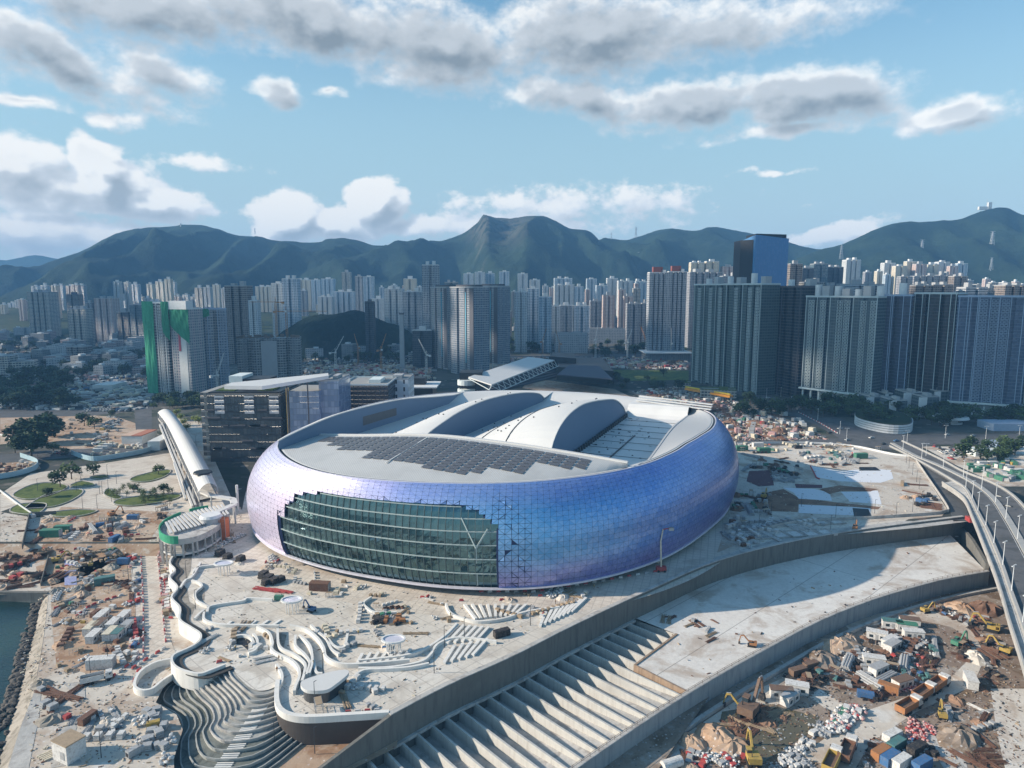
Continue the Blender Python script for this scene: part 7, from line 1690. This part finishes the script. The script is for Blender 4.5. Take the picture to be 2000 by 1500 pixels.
zone([(120, 1400), (250, 1385), (255, 1430), (225, 1460), (150, 1440)], PL, 36, [('stack', 'white', 3), ('stack', 'grey', 4), ('bars', 'grey', 2), ('heap', MAT[PS], 1), ('bars', 'white', 1.5), ('stack', 'red', .5)], 'in the shaded store heap at bottom left', 8, sc=(.5, 1))
zone([(270, 1375), (330, 1400), (335, 1500), (280, 1470)], PL, 22, [('stack', 'grey', 3), ('bars', 'grey', 2), ('bags', 'white', 1), ('gen', 'yellow', .3)], 'beside the outer terrace wall', 9)
zone([(70, 1330), (160, 1320), (180, 1380), (90, 1420)], PL, 16, [('stack', 'grey', 3), ('bars', 'rust', 2), ('heap', MAT['stone'], 2)], 'scattered on the shaded promenade', 10)
put('container', 'rust', 172, 1408, PL, 1.3, '', label='square rust brown box in the shaded store heap', sc=.8); put('gen', 'grey', 262, 1475, PL, 1, '', label='small grey stone block alone at bottom left', sc=1.1)
patch('pale_path', [(40, 1420), (75, 1330), (82, 1335), (76, 1400), (56, 1500), (15, 1500)], PL + .07, 'concrete'); patch('pale_path', [(110, 1440), (140, 1402), (150, 1420), (140, 1450), (160, 1490), (100, 1500), (96, 1470)], PL + .07, 'concrete'); patch('pale_path', [(125, 1335), (165, 1330), (167, 1365), (145, 1377), (138, 1350)], PL + .1, 'concrete')
# --- deck in front of the stadium
deck_mix = [('stack', 'white', 4), ('stack', 'grey', 2), ('stack', 'timber', 2), ('bars', 'timber', 2), ('bars', 'white', 2), ('bags', 'white', 1.5), ('heap', MAT[PS], 2), ('barrier', 'red', .8), ('gen', 'blue', .2), ('stack', 'cream', 2), ('frame', 'grey', .6)]
zone([(400, 1040), (480, 1020), (520, 1070), (620, 1120), (760, 1160), (640, 1180), (500, 1130), (420, 1100)], .05, 48, deck_mix, 'on the deck left of the glazed facade', 11, sc=(.4, .9))
zone([(660, 1160), (880, 1165), (880, 1220), (820, 1230), (700, 1225)], .05, 50, deck_mix, 'on the deck below the glazed facade', 12, sc=(.4, .9))
zone([(600, 1220), (860, 1240), (760, 1290), (620, 1270)], .05, 26, deck_mix, 'around the third kiosk', 13, sc=(.5, .9))
zone([(380, 1230), (520, 1215), (540, 1300), (400, 1300)], .05, 24, deck_mix, 'around the kidney shaped opening', 14, sc=(.5, .9))
zone([(980, 1170), (1250, 1120), (1290, 1095), (1150, 1165), (1040, 1220), (900, 1270)], .05, 54, deck_mix, 'on the narrow deck beside the retaining wall', 15, sc=(.5, 1))
zone([(640, 1330), (750, 1320), (752, 1385), (620, 1395)], .05, 24, deck_mix, 'behind the oval roofed pavilion', 16, sc=(.5, 1))
zone([(500, 1075), (560, 1100), (640, 1128), (720, 1146), (700, 1156), (600, 1140), (520, 1100)], .05, 26, [('stack', 'cream', 3), ('bags', 'white', 2), ('barrier', 'red', 2), ('stack', 'timber', 1), ('barrier', 'white', 1)], 'against the foot of the glazed facade', 17, sc=(.6, 1))
row([(825, 1168), (865, 1172), (930, 1176), (1035, 1170), (1060, 1164), (1130, 1158)], .05, 'barrier', ['red'], 11.0, 'spaced along the edge of the paved ring')
for k, x in enumerate(range(940, 1290, 17)): put('barrier', ['red', 'white', 'red', 'white', 'grey'][k % 5], x, 1157 - max(0, (x - 1050)) * .17, .05, .2, 'under the lip of the blue shell')
row([(680, 1393), (755, 1388)], .05, 'barrier', ['red', 'white'], 2.0, 'on the rim above the tall dark wall')
put('container', 'rust', 625, 1152, .05, -.1, '', label='rust red container standing alone on the pale deck', sc=1.25)
for k, (x, y) in enumerate([(753, 1190), (765, 1188), (776, 1188), (788, 1187)]): put('skip', 'rust', x, y, .05, .9, '', label=['first of four rusty skips inside the curved wall', 'second of four rusty skips inside the curved wall', 'third of four rusty skips inside the curved wall', 'last of four rusty skips inside the curved wall'][k])
put('container', 'black', 980, 1242, .05, .5, '', label='black sheeted rack beside the slanting white ridges', sc=.9)
for x, y, k in [(515, 1128, 1.3), (525, 1135, 1.3), (535, 1140, 1.2), (548, 1136, 1.1), (520, 1142, 1.1), (430, 1085, 1.3), (445, 1092, 1.2), (470, 1096, 1.2)]: put('stack', 'black', x, y, .05, k, 'in the black piles left of the red container', sc=k * 1.3)
for x, y in [(515, 1152), (527, 1154), (540, 1155), (552, 1156)]: put('bars', 'red', x, y, .05, 1.3, 'beside the black scaffold pile')
put('excav', 'blue', 608, 1194, .05, 2.6, '', label='dark blue boom lift parked by the second kiosk', sc=.8); put('gen', 'green', 545, 1172, .05, 0, '', label='green compressor near the second kiosk'); put('gen', 'blue', 752, 1268, .05, 0, '', label='blue cabinet beside the third kiosk')
zone([(738, 1200), (790, 1198), (785, 1222), (735, 1218)], .05, 16, [('pipes', 'black', 3), ('pipes', 'grey', 2), ('stack', 'green', 2), ('stack', 'orange', 1)], 'in the drum store below the rusty skips', 18, sc=(.6, 1))
# boom lift with red base and tall mast
t = thing('boom_lift', 'tall cream boom lift with red base against the blue shell', 'boom lift', W(1291, 1116, 0)); MB().box(0, 0, .5, 4, 2.4, 1.6).obj('base', PM('red'), t); p_wheelset(t, (1.3, -1.3), 1.2, .5)
MB().bar((0, 0, 1.8), (-.5, 0, 13), .55).bar((-.5, 0, 13), (.3, 0, 18), .4).obj('boom', PM('cream'), t); MB().bar((.3, 0, 18), (3.2, 0, 18.5), .3).obj('jib', PM('red'), t); MB().wall([(2.6, -.7), (4.6, -.7), (4.6, .7), (2.6, .7)], 17.6, 18.7, .08, closed=True).obj('basket', PM('grey'), t)
# --- right field
fm = [('stack', 'grey', 3), ('stack', 'black', 3), ('bars', 'rust', 3), ('bars', 'grey', 2), ('heap', MAT['brown_earth'], 1), ('stack', 'green', 1), ('pipes', 'grey', 1), ('frame', 'grey', 1), ('gen', 'white', .5)]
zone([(1455, 880), (1500, 885), (1560, 900), (1562, 940), (1510, 945), (1500, 912), (1450, 920)], .1, 80, fm, 'in the dark store heap beside the blue shell', 20)
zone([(1560, 885), (1660, 885), (1690, 905), (1620, 912), (1570, 900)], .1, 70, [('stack', 'grey', 3), ('stack', 'white', 2), ('bars', 'grey', 3), ('bars', 'rust', 2), ('stack', 'teal', 1), ('barrier', 'red', 1)], 'in the grey store rows above the white sheeting', 21)
zone([(1440, 866), (1640, 866), (1780, 890), (1700, 892), (1560, 880), (1440, 884)], .1, 70, [('stack', 'cream', 3), ('stack', 'white', 3), ('frame', 'grey', 2), ('barrier', 'red', 2), ('bars', 'timber', 2), ('stack', 'green', 1)], 'under the hoarding above the right field', 22)
zone([(1440, 960), (1500, 965), (1500, 1010), (1430, 1000)], .1, 50, fm + [('gen', 'yellow', 1)], 'around the brown earth below the maroon track', 23)
zone([(1430, 1012), (1640, 1018), (1560, 1038), (1430, 1080), (1395, 1085)], .1, 90, [('stack', 'white', 4), ('stack', 'grey', 3), ('bars', 'white', 3), ('bars', 'grey', 2), ('frame', 'grey', 1), ('stack', 'rust', 1)], 'in the pale precast store under the right field', 24)
zone([(1740, 945), (1790, 940), (1840, 990), (1800, 1000), (1770, 985)], .1, 26, [('stack', 'black', 2), ('stack', 'timber', 2), ('bars', 'rust', 1), ('heap', MAT[OS], 1), ('stack', 'blue', .5)], 'on the sandy tip of the right field', 25)
for k in range(7):
    for j in range(2):
        a = W(1450 + k * 30 - j * 18, 1028 + j * 22 - k * 1.5, .1); t = thing('precast_tray', 'pale rectangular concrete tray lying on the precast store ground', 'precast tray', a, .25, 'precast trays under the right field'); MB().wall([(-3.4, -4), (3.4, -4), (3.4, 4), (-3.4, 4)], 0, .8, .5, closed=True).obj('tray_rim', MAT['concrete'], t); MB().box(0, 0, .02, 6.6, 7.6, .2).obj('tray_floor', PM('white'), t)
for x, y, c, lab in [(1448, 880, 'green', 'green container by the blue shell, left'), (1492, 884, 'green', 'green container with white roof box'), (1681, 895, 'green', 'green container alone in the right field'), (1559, 876, 'black', 'black container under the hoarding'), (1480, 873, 'white', 'white sheeted box above the green containers')]: put('container', c, x, y, .1, .1, '', label=lab)
put('container', 'blue', 1800, 982, .1, 2.2, '', label='blue flat truck body on the sandy tip', sc=.9); put('excav', 'yellow', 1492, 973, .1, 1, '', label='yellow excavator digging the brown earth', sc=1.1); put('excav', 'orange', 1670, 1035, .1, 1, '', label='orange red machine on the service road', sc=.9); put('container', 'red', 1893, 1018, 1, 1.4, '', label='red and white crane base beside the viaduct', sc=.8)
row([(1583, 912), (1590, 925), (1595, 935), (1605, 938)], .1, 'barrier', ['red'], 2.2, 'edging the white sheeting')
# --- yard (lower right)
struct(MB().sheet(WL([(1640, 1500), (1560, 1480), (1640, 1420), (1700, 1385), (1760, 1365), (1850, 1330), (1890, 1290), (1892, 1250), (1860, 1225), (1780, 1208), (1660, 1230), (1640, 1212), (1790, 1185), (1890, 1215), (1925, 1280), (1900, 1340), (1790, 1390), (1700, 1450), (1660, 1520)], YL + .05), YL + .05), 'haul_road', MAT['pale_site'])
struct(MB().sheet(WL([(1220, 1520), (1330, 1440), (1450, 1360), (1560, 1310), (1620, 1280), (1650, 1300), (1560, 1350), (1480, 1400), (1380, 1470), (1330, 1530)], YL + .03), YL + .03), 'haul_road', MAT['pale_site'])
struct(MB().sheet(WL([(1640, 1440), (1620, 1390), (1580, 1360), (1600, 1345), (1640, 1370), (1690, 1400), (1720, 1440)], YL + .06), YL + .06), 'haul_road', MAT['pale_site'])
struct(MB().sheet(WL([(1410, 1390), (1500, 1375), (1600, 1400), (1590, 1425), (1490, 1490), (1380, 1490), (1400, 1440)], YL + .08), YL + .08), 'muddy_puddle', mat('mud', (.12, .10, .055), .25, spec=.5, var=.2, scale=.15))
struct(MB().sheet(WL([(1935, 1345), (2010, 1345), (2010, 1510), (1965, 1510), (1945, 1420)], YL + .07), YL + .07), 'concrete_pad', MAT['tunnel_slab'])
struct(MB().sheet(WL([(1800, 1410), (1870, 1440), (1890, 1500), (1850, 1510), (1810, 1450)], YL + .07), YL + .07), 'concrete_pad', MAT['concrete'])
ym = [('stack', 'black', 4), ('bars', 'rust', 6), ('bars', 'black', 4), ('stack', 'grey', 3), ('stack', 'rust', 3), ('pipes', 'grey', 1.5), ('frame', 'rust', 1.5), ('bags', 'white', .8), ('bags', 'pink', .6), ('gen', 'blue', .4), ('gen', 'teal', .5), ('skip', 'rust', 1), ('stack', 'teal', 1), ('stack', 'red', .4), ('pipes', 'rust', 1.5), ('heap', MAT['brown_earth'], 1)]
zone([(1680, 1240), (1740, 1222), (1835, 1255), (1830, 1300), (1800, 1345), (1740, 1362), (1700, 1370), (1640, 1345), (1610, 1310), (1640, 1280)], YL, 360, ym, 'in the big dark scrap island of the yard', 30, sc=(.45, .95))
zone([(1770, 1195), (1830, 1188), (1900, 1195), (1915, 1225), (1860, 1222), (1790, 1205)], YL, 70, ym, 'along the top of the yard below the slab wall', 31, sc=(.5, 1))
zone([(1640, 1430), (1600, 1420), (1560, 1450), (1500, 1500), (1600, 1500), (1640, 1460)], YL, 44, [('bags', 'grey', 3), ('bags', 'white', 2), ('stack', 'white', 3), ('bars', 'grey', 1), ('stack', 'grey', 2), ('gen', 'white', 1)], 'in the white rubble heap of the yard', 32, sc=(.5, .9))
zone([(1640, 1385), (1680, 1385), (1670, 1430), (1620, 1440)], YL, 28, [('bags', 'white', 3), ('bags', 'pink', 2), ('stack', 'green', .6), ('stack', 'white', 2)], 'above the white rubble heap', 33)
zone([(1770, 1400), (1810, 1400), (1825, 1440), (1780, 1450)], YL, 22, [('bags', 'pink', 6), ('barrier', 'red', 2)], 'in the red and white sack heap', 34, sc=(.6, .9))
zone([(1880, 1230), (1905, 1230), (1900, 1300), (1870, 1330)], YL, 30, ym, 'on the narrow verge right of the haul road', 35, sc=(.4, .9))
zone([(1290, 1460), (1360, 1470), (1460, 1480), (1440, 1500), (1300, 1500)], YL, 40, [('bags', 'white', 3), ('stack', 'grey', 2), ('stack', 'red', 1), ('bars', 'rust', 2), ('heap', MAT[OS], 2)], 'at the bottom edge left of the puddle', 36, sc=(.5, .9))
zone([(1390, 1400), (1500, 1380), (1560, 1400), (1480, 1430), (1370, 1450)], YL, 50, [('bars', 'rust', 4), ('bars', 'timber', 3), ('heap', MAT['brown_earth'], 2), ('stack', 'brown', 2)], 'strewn around the muddy puddle', 37, sc=(.4, .9))
zone([(1700, 1450), (1800, 1440), (1860, 1500), (1690, 1500)], YL, 44, ym + [('stack', 'blue', 2)], 'between the coloured boxes at the bottom right', 38, sc=(.5, .9))
zone([(1830, 1360), (1930, 1340), (1950, 1500), (1880, 1500)], YL, 40, [('bars', 'white', 2), ('stack', 'grey', 2), ('heap', MAT['brown_earth'], 3), ('bars', 'rust', 2)], 'on the bare ground at right', 39, sc=(.4, .9))
zone([(1905, 1180), (1960, 1260), (1990, 1340), (1930, 1330), (1915, 1230)], YL, 36, ym, 'below the viaduct', 40, sc=(.4, .9))
zone([(1560, 1300), (1600, 1290), (1610, 1330), (1560, 1340)], YL, 14, ym, 'around the green topped box', 41)
for x, y, s_, c in [(1600, 1290, 2.0, 'yard_soil'), (1640, 1262, 2.0, OS), (1660, 1250, 1.4, 'yard_soil'), (1920, 1190, 2.2, 'brown_earth'), (1880, 1192, 2.0, OS), (1400, 1440, 1.8, OS), (1430, 1460, 1.6, OS), (1350, 1450, 1.3, OS), (1905, 1285, 1.4, PS), (1870, 1440, 2.0, 'yard_soil')]: put('heap', MAT[c], x, y, YL, x, 'rising beside the yard haul road', sc=s_)
for x, y, c, rz, lab in [(1526, 1362, 'brown', -.2, 'brown roofed, left of the three cabins beside the excavator'), (1556, 1352, 'white', -.35, 'white roofed, longest of the three cabins beside the excavator'), (1542, 1372, 'grey', .7, 'front one with two windows of the three cabins beside the excavator'), (1712, 1248, 'white', -.5, 'long white one at the top left of the scrap island'), (1742, 1270, 'grey', .6, 'grey topped one in the upper scrap island'), (1738, 1262, 'white', .6, 'upper of two stacked cabins in the scrap island'), (1715, 1316, 'grey', .5, 'striped roof one in the middle of the scrap island'), (1770, 1232, 'green', -.3, 'green roofed one at the top of the scrap island'), (1742, 1226, 'teal', -.3, 'green canopied one left of the green roofed cabin'), (1776, 1222, 'brown', -.3, 'long brown roofed one at the top edge of the yard'), (1762, 1342, 'brown', .4, 'with dark roof at the lower edge of the scrap island'), (1706, 1298, 'white', -.3, 'with ribbed roof in the left of the scrap island'), (1895, 1338, 'white', 1.2, 'alone right of the haul road'), (1783, 1246, 'white', -.2, 'white one right of the green roofed cabin')]: put('cabin', c, x, y, YL, rz, '', label='site cabin, ' + lab, sc=1.15)
for x, y, c, rz, lab in [(1720, 1478, 'orange', .55, 'orange box with brown lid'), (1738, 1488, 'blue', .55, 'bright blue box in the middle'), (1760, 1496, 'white', .55, 'white box with dark doorway'), (1800, 1500, 'blue', .5, 'second blue box, rightmost'), (1790, 1470, 'black', .5, 'black box behind the white one'), (1750, 1462, 'teal', .55, 'teal topped box at the rear'), (1742, 1445, 'white', .5, 'white container under the sack heap')]: put('container', c, x, y, YL, rz, '', label=lab + ' of the row at bottom right', sc=1.0)
put('container', 'brown', 1558, 1318, YL, .4, '', label='brown open box with green tarpaulin beside the haul road'); put('container', 'brown', 1583, 1305, YL, .4, '', label='flat dark brown plate box near the slab wall', sc=.9)
put('container', 'blue', 1690, 1362, YL, -.4, '', label='blue covered skip at the lower tip of the scrap island', sc=.8); put('container', 'orange', 1735, 1350, YL, -.7, '', label='orange brown container in the lower scrap island')
for x, y, c, rz, lab in [(1775, 1388, 'orange', .55, 'orange dump truck in the middle of the three truck line'), (1805, 1362, 'orange', .6, 'orange dump truck second in the truck line'), (1832, 1345, 'orange', .6, 'orange dump truck at the rear of the truck line'), (1655, 1475, 'rust', .9, 'rust brown dump truck on the haul road at the bottom'), (1625, 1497, 'yellow', .9, 'yellow flatbed truck cut by the bottom edge')]: put('truck', c, x, y, YL, rz, '', label=lab, sc=1.25)
for x, y, c, rz, s_, lab in [(1463, 1398, 'brown', .9, 2.0, 'brown crane arm excavator with raised boom by the puddle'), (1450, 1392, 'yellow', 2.6, 1.1, 'yellow striped counterweight machine behind the crane arm'), (1470, 1490, 'yellow', 1.5, 1.4, 'yellow drilling excavator at the bottom edge'), (1840, 1402, 'yellow', 1.2, .9, 'small yellow digger on the bare ground'), (1935, 1232, 'yellow', 2.5, 1.3, 'yellow excavator on the spoil below the viaduct'), (1808, 1196, 'yellow', .3, .9, 'small yellow loader at the top of the yard'), (1870, 1262, 'green', .5, 1.1, 'green machine at the right tip of the scrap island'), (1960, 1275, 'yellow', 2.2, 1.1, 'yellow machine under the viaduct'), (1468, 1262, 'orange', 2.8, .8, 'orange mini loader on the tunnel slab')]: put('excav', c, x, y, SL if 'slab' in lab else YL, rz, '', label=lab, sc=s_)
t = thing('silo_tank', 'white round ended tank lying at the bottom edge', 'tank', W(1312, 1500, YL), .4); MB().cyl(0, 1.4, -3, 3, 1.4, 1.4, 16, ax='x').obj('shell', PM('white'), t); MB().box(-1.5, 1.4, 0, .4, 1.6, .8).box(1.5, 1.4, 0, .4, 1.6, .8).obj('cradle', PM('grey'), t)
t.children[0].data.transform(__import__('mathutils').Matrix.Translation((0, 0, 0)))
for x, y in [(1655, 1300), (1700, 1335), (1765, 1300), (1730, 1330)]: put('pipes', 'grey', x, y, YL, x, 'in the big dark scrap island of the yard', sc=1.6)
zone([(1260, 1200), (1600, 1190), (1500, 1250), (1400, 1300), (1340, 1260)], SL, 14, [('bars', 'timber', 2), ('bars', 'rust', 1), ('stack', 'grey', .6), ('bars', 'white', 1)], 'lying loose on the tunnel slab', 42, sc=(.4, .8))
# --- far construction fields, car park, behind the stadium
zone([(600, 715), (840, 712), (840, 742), (760, 745), (600, 738)], .1, 120, [('stack', 'red', 3), ('stack', 'cream', 3), ('container', 'rust', 1), ('container', 'white', 1), ('stack', 'timber', 3), ('container', 'blue', .5), ('stack', 'grey', 2), ('heap', MAT[OS], 2)], 'in the building field behind the blade roof', 50, sc=(1.6, 3))
zone([(980, 706), (1345, 703), (1345, 720), (1150, 716), (1000, 712)], .1, 170, [('stack', 'red', 3), ('stack', 'cream', 3), ('container', 'rust', 1), ('container', 'white', 1), ('stack', 'timber', 3), ('stack', 'pink', 2), ('stack', 'grey', 4), ('stack', 'brown', 3), ('heap', MAT['brown_earth'], 2)], 'in the building field behind the sports hall', 51, sc=(2, 3.4))
zone([(1230, 768), (1330, 758), (1430, 785), (1560, 815), (1600, 855), (1440, 858), (1400, 810), (1300, 790)], .1, 150, [('stack', 'red', 1), ('stack', 'pink', 2), ('stack', 'white', 3), ('stack', 'grey', 3), ('container', 'green', .6), ('container', 'rust', .6), ('bars', 'rust', 2), ('heap', MAT['brown_earth'], 2), ('container', 'white', .8), ('stack', 'cream', 2)], 'in the works field above the stadium rim', 52, sc=(1.2, 2.6))
row([(1560, 806), (1600, 826), (1638, 848)], .1, 'barrier', ['white', 'red'], 3.0, 'edging the works field above the stadium rim')
row([(1440, 852), (1500, 853), (1600, 853)], .1, 'barrier', ['white', 'pink'], 4.0, 'along the cross road')
zone([(60, 815), (230, 815), (270, 860), (130, 872), (100, 850)], .1, 46, [('stack', 'white', 2), ('stack', 'timber', 2), ('container', 'blue', .5), ('bars', 'rust', 2), ('heap', MAT[OS], 3), ('car', 'white', 2), ('gen', 'yellow', .4)], 'on the bare soil left of the footbridge', 53)
zone([(145, 868), (280, 862), (285, 878), (240, 890), (180, 892)], .1, 46, [('stack', 'white', 3), ('stack', 'cream', 2), ('container', 'white', .8), ('gen', 'yellow', .5), ('stack', 'green', .5), ('car', 'black', .6), ('frame', 'grey', .6)], 'inside the pale blue hoarding', 54)
zone([(0, 905), (66, 900), (70, 915), (0, 930)], .1, 24, [('stack', 'timber', 3), ('heap', MAT[OS], 2), ('stack', 'rust', 2), ('stack', 'white', 1)], 'inside the blue hoarding at the left edge', 55)
zone([(0, 735), (290, 725), (290, 745), (100, 770), (0, 780)], .1, 110, [('container', 'white', 2), ('container', 'blue', 1), ('stack', 'pink', 2), ('stack', 'white', 3), ('stack', 'grey', 2), ('container', 'rust', 1), ('stack', 'cream', 2)], 'in the yards of the low left district', 56, sc=(1.5, 3))
rd = random.Random(61); FARZ[0] = True
for i in range(8):
    for j in range(15):
        if rd.random() < .88: put('car', rd.choice(['white', 'white', 'grey', 'black', 'blue', 'white']), 172 + j * 6.2 - i * .8, 778 + i * 3.6, .1, 1.5 + rd.uniform(-.05, .05), 'in the packed car park at left')
FARZ[0] = False
zone([(216, 820), (236, 818), (232, 836), (196, 836)], .1, 22, [('car', 'white', 2), ('car', 'grey', 1), ('car', 'black', 1)], 'in the small car park by the dark bushes', 62)
zone([(300, 770), (395, 780), (395, 795), (300, 790)], .1, 30, [('car', 'white', 2), ('car', 'grey', 1), ('car', 'blue', .5)], 'on the road under the netted towers', 63, rots=[.1])
for x, y, c, z in [(110, 885, 'white', 0), (125, 888, 'black', 0), (117, 886, 'red', 0), (1620, 846, 'black', 0), (1655, 860, 'grey', 0), (1725, 868, 'black', 0), (1702, 856, 'white', 0), (1750, 862, 'blue', 0), (1850, 850, 'white', 0), (1900, 852, 'grey', 0), (1640, 838, 'white', 0), (1560, 800, 'grey', 0), (1500, 778, 'white', 0)]: put('car', c, x, y, .12, .4, 'driving on the surface roads')
for x, y, z in [(1951, 973, 7), (1969, 992, 8)]: put('car', 'black', x, y, z, 2.1, 'driving down the viaduct')
zone([(1880, 905), (1990, 905), (1990, 935), (1950, 945), (1890, 918)], .1, 44, [('container', 'green', 3), ('container', 'white', 2), ('stack', 'yellow', 1), ('container', 'grey', 1), ('stack', 'white', 2)], 'in the green shed compound right of the viaduct', 64)
zone([(1820, 872), (1880, 872), (1880, 895), (1850, 900)], .1, 26, [('car', 'white', 3), ('car', 'grey', 2), ('car', 'black', 1), ('car', 'red', .5)], 'in the lot beside the cross road', 65)
patch('site_ground', [(1800, 872), (2050, 872), (2060, 950), (1960, 950), (1870, 910)], .07, 'pale_site')
for x, y in [(545, 1290), (541, 1312), (1160, 1150), (612, 1300), (880, 1205), (460, 1270), (1085, 1180), (700, 1240), (1816, 1300)]: put('man', 'orange' if x % 2 else 'yellow', x, y, YL if x > 1700 else .05, x, 'standing on the site')

def debris(name, px, z, n, cols, seed, smin=.12, smax=.5):
    rd = random.Random(seed); mb = MB(); xs = [p[0] for p in px]; ys = [p[1] for p in px]; k = 0
    while k < n:
        x, y = rd.uniform(min(xs), max(xs)), rd.uniform(min(ys), max(ys))
        if not inpoly(x, y, px): continue
        if any(inpoly(x, y, K) for K in KEEP) and rd.random() < .93: continue
        p = W(x, y, z); s_ = rd.uniform(smin, smax); mb.box(p[0], p[1], z, s_ * rd.uniform(.6, 3.5), s_ * rd.uniform(.4, 1.2), s_ * rd.uniform(.3, 1), rd.uniform(0, 3.1), rd.randrange(len(cols))); k += 1
    o = mb.obj(name, [PM(c) for c in cols]); o['kind'] = 'stuff'; return o
debris('scrap_litter', [(1260, 1500), (1450, 1370), (1620, 1270), (1700, 1215), (1930, 1180), (1990, 1330), (2000, 1500)], YL, 3000, ['black', 'grey', 'brown', 'rust', 'brown', 'timber', 'black', 'grey'], 1, .1, .4)
debris('site_litter', [(40, 1300), (100, 1080), (262, 1066), (300, 1200), (345, 1290), (300, 1360), (330, 1500), (60, 1500)], PL, 1300, ['timber', 'grey', 'brown', 'timber', 'cream', 'cream', 'grey', 'rust'], 2, .1, .4)
debris('site_litter', [(0, 1000), (300, 1000), (470, 1000), (480, 1040), (362, 1058), (0, 1058)], .05, 900, ['timber', 'grey', 'brown', 'timber', 'cream', 'cream', 'rust'], 3, .1, .4)
debris('deck_litter', [(370, 1075), (480, 1020), (640, 1120), (900, 1160), (1290, 1095), (1150, 1180), (900, 1300), (760, 1390), (560, 1395), (550, 1310), (400, 1300)], .06, 900, ['timber', 'grey', 'cream', 'cream', 'timber', 'grey', 'brown'], 4, .1, .32)
debris('field_litter', [(1440, 868), (1780, 895), (1845, 995), (1700, 1012), (1400, 1080), (1440, 940)], .12, 700, ['timber', 'grey', 'brown', 'grey', 'cream', 'cream'], 5, .12, .4)
debris('slab_litter', [(1290, 1200), (1880, 1040), (1900, 1110), (1500, 1250), (1345, 1340)], SL, 70, ['timber', 'grey', 'rust', 'black'], 6, .15, .5)
debris('far_litter', [(590, 708), (850, 708), (850, 745), (590, 748)], .15, 900, ['timber', 'grey', 'white', 'rust', 'black', 'cream', 'pink'], 7, 1, 3)
debris('far_litter', [(975, 700), (1345, 698), (1345, 722), (1000, 716)], .15, 1500, ['timber', 'grey', 'white', 'rust', 'black', 'cream', 'pink'], 8, 1, 3.4)
debris('far_litter', [(1225, 765), (1340, 752), (1440, 785), (1620, 858), (1430, 862), (1390, 800)], .12, 1600, ['timber', 'grey', 'white', 'rust', 'black', 'cream', 'pink'], 9, .5, 1.6)
debris('far_litter', [(0, 660), (290, 655), (290, 800), (0, 800)], .12, 2600, ['grey', 'grey', 'white', 'black', 'cream', 'brown'], 10, 1, 4)
debris('far_litter', [(600, 660), (840, 660), (840, 706), (600, 708)], .12, 1100, ['grey', 'grey', 'white', 'black', 'cream', 'brown'], 11, 1, 4)

# more dark trees and bushes in the left district
rnd = random.Random(90)
for (xa, xb, ya, yb, n) in [(0, 290, 660, 700, 60), (0, 130, 700, 800, 70), (130, 290, 690, 740, 40), (590, 850, 688, 712, 40), (0, 60, 770, 800, 14), (40, 150, 780, 800, 16), (590, 730, 640, 690, 40), (440, 600, 640, 665, 16)]: mass(n, xa, xb, ya, yb, 1.0, 1.7)
mb = MB()
for p, sc, v, a in MASS:
    t = TR[v]; c, q = math.cos(a) * sc, math.sin(a) * sc
    for ch in t.children:
        lf = 'crown' in ch.name; i = len(mb.v); mb.v += [(p[0] + u.co.x * c - u.co.y * q, p[1] + u.co.x * q + u.co.y * c, p[2] + u.co.z * sc) for u in ch.data.vertices]
        for f in ch.data.polygons: mb.f.append([i + j for j in f.vertices]); mb.m.append(1 if lf else 0)
struct(mb, 'far_woodland', [MAT['bark'], MAT['leaf_dark']], 'stuff')
# ================================================================ haze
hm = bpy.data.materials.new('air'); hm.use_nodes = True; ht = NT(hm.node_tree); ht.n.clear()
pv = ht.new('ShaderNodeVolumePrincipled'); pv.inputs['Color'].default_value = (.24, .56, 1.0, 1); pv.inputs['Density'].default_value = .00012; pv.inputs['Anisotropy'].default_value = .0
ho = ht.new('ShaderNodeOutputMaterial'); ht.l.new(pv.outputs[0], ho.inputs['Volume'])
hz_ = MB().box(0, 3650, -15.5, 9600, 7700, 552).obj('haze', hm); hz_['kind'] = 'stuff'

# broken cloud out of view at left, added to shade the towers and inland city
cm = mat('cloud_white', (.8, .8, .8), 1.0, var=.02, scale=.002)
def shade_cloud(cx, cy, rx, ry, n, seed, r0=90):
    """puffs placed so that their shade falls around cx, cy on the ground"""
    rd = random.Random(seed); mb = MB(); h = 1450; k_ = h / math.tan(R(SUN_EL)); ox, oy = math.sin(R(SUN_AZ)) * k_, math.cos(R(SUN_AZ)) * k_
    for k in range(n):
        a = rd.uniform(0, 6.28); q = math.sqrt(rd.random()); mb.ico(cx + math.cos(a) * rx * q + ox, cy + math.sin(a) * ry * q + oy, h + rd.uniform(-40, 80), rd.uniform(.6, 1.2) * r0, .45, k, jit=.12)
    o = mb.obj('shade_cloud', cm, smooth=True); o['kind'] = 'structure'
shade_cloud(480, 790, 330, 260, 62, 1, 85); shade_cloud(-480, 1000, 420, 300, 34, 2, 85); shade_cloud(-800, 1560, 520, 260, 30, 4, 90); shade_cloud(60, 1150, 250, 160, 12, 3, 70)
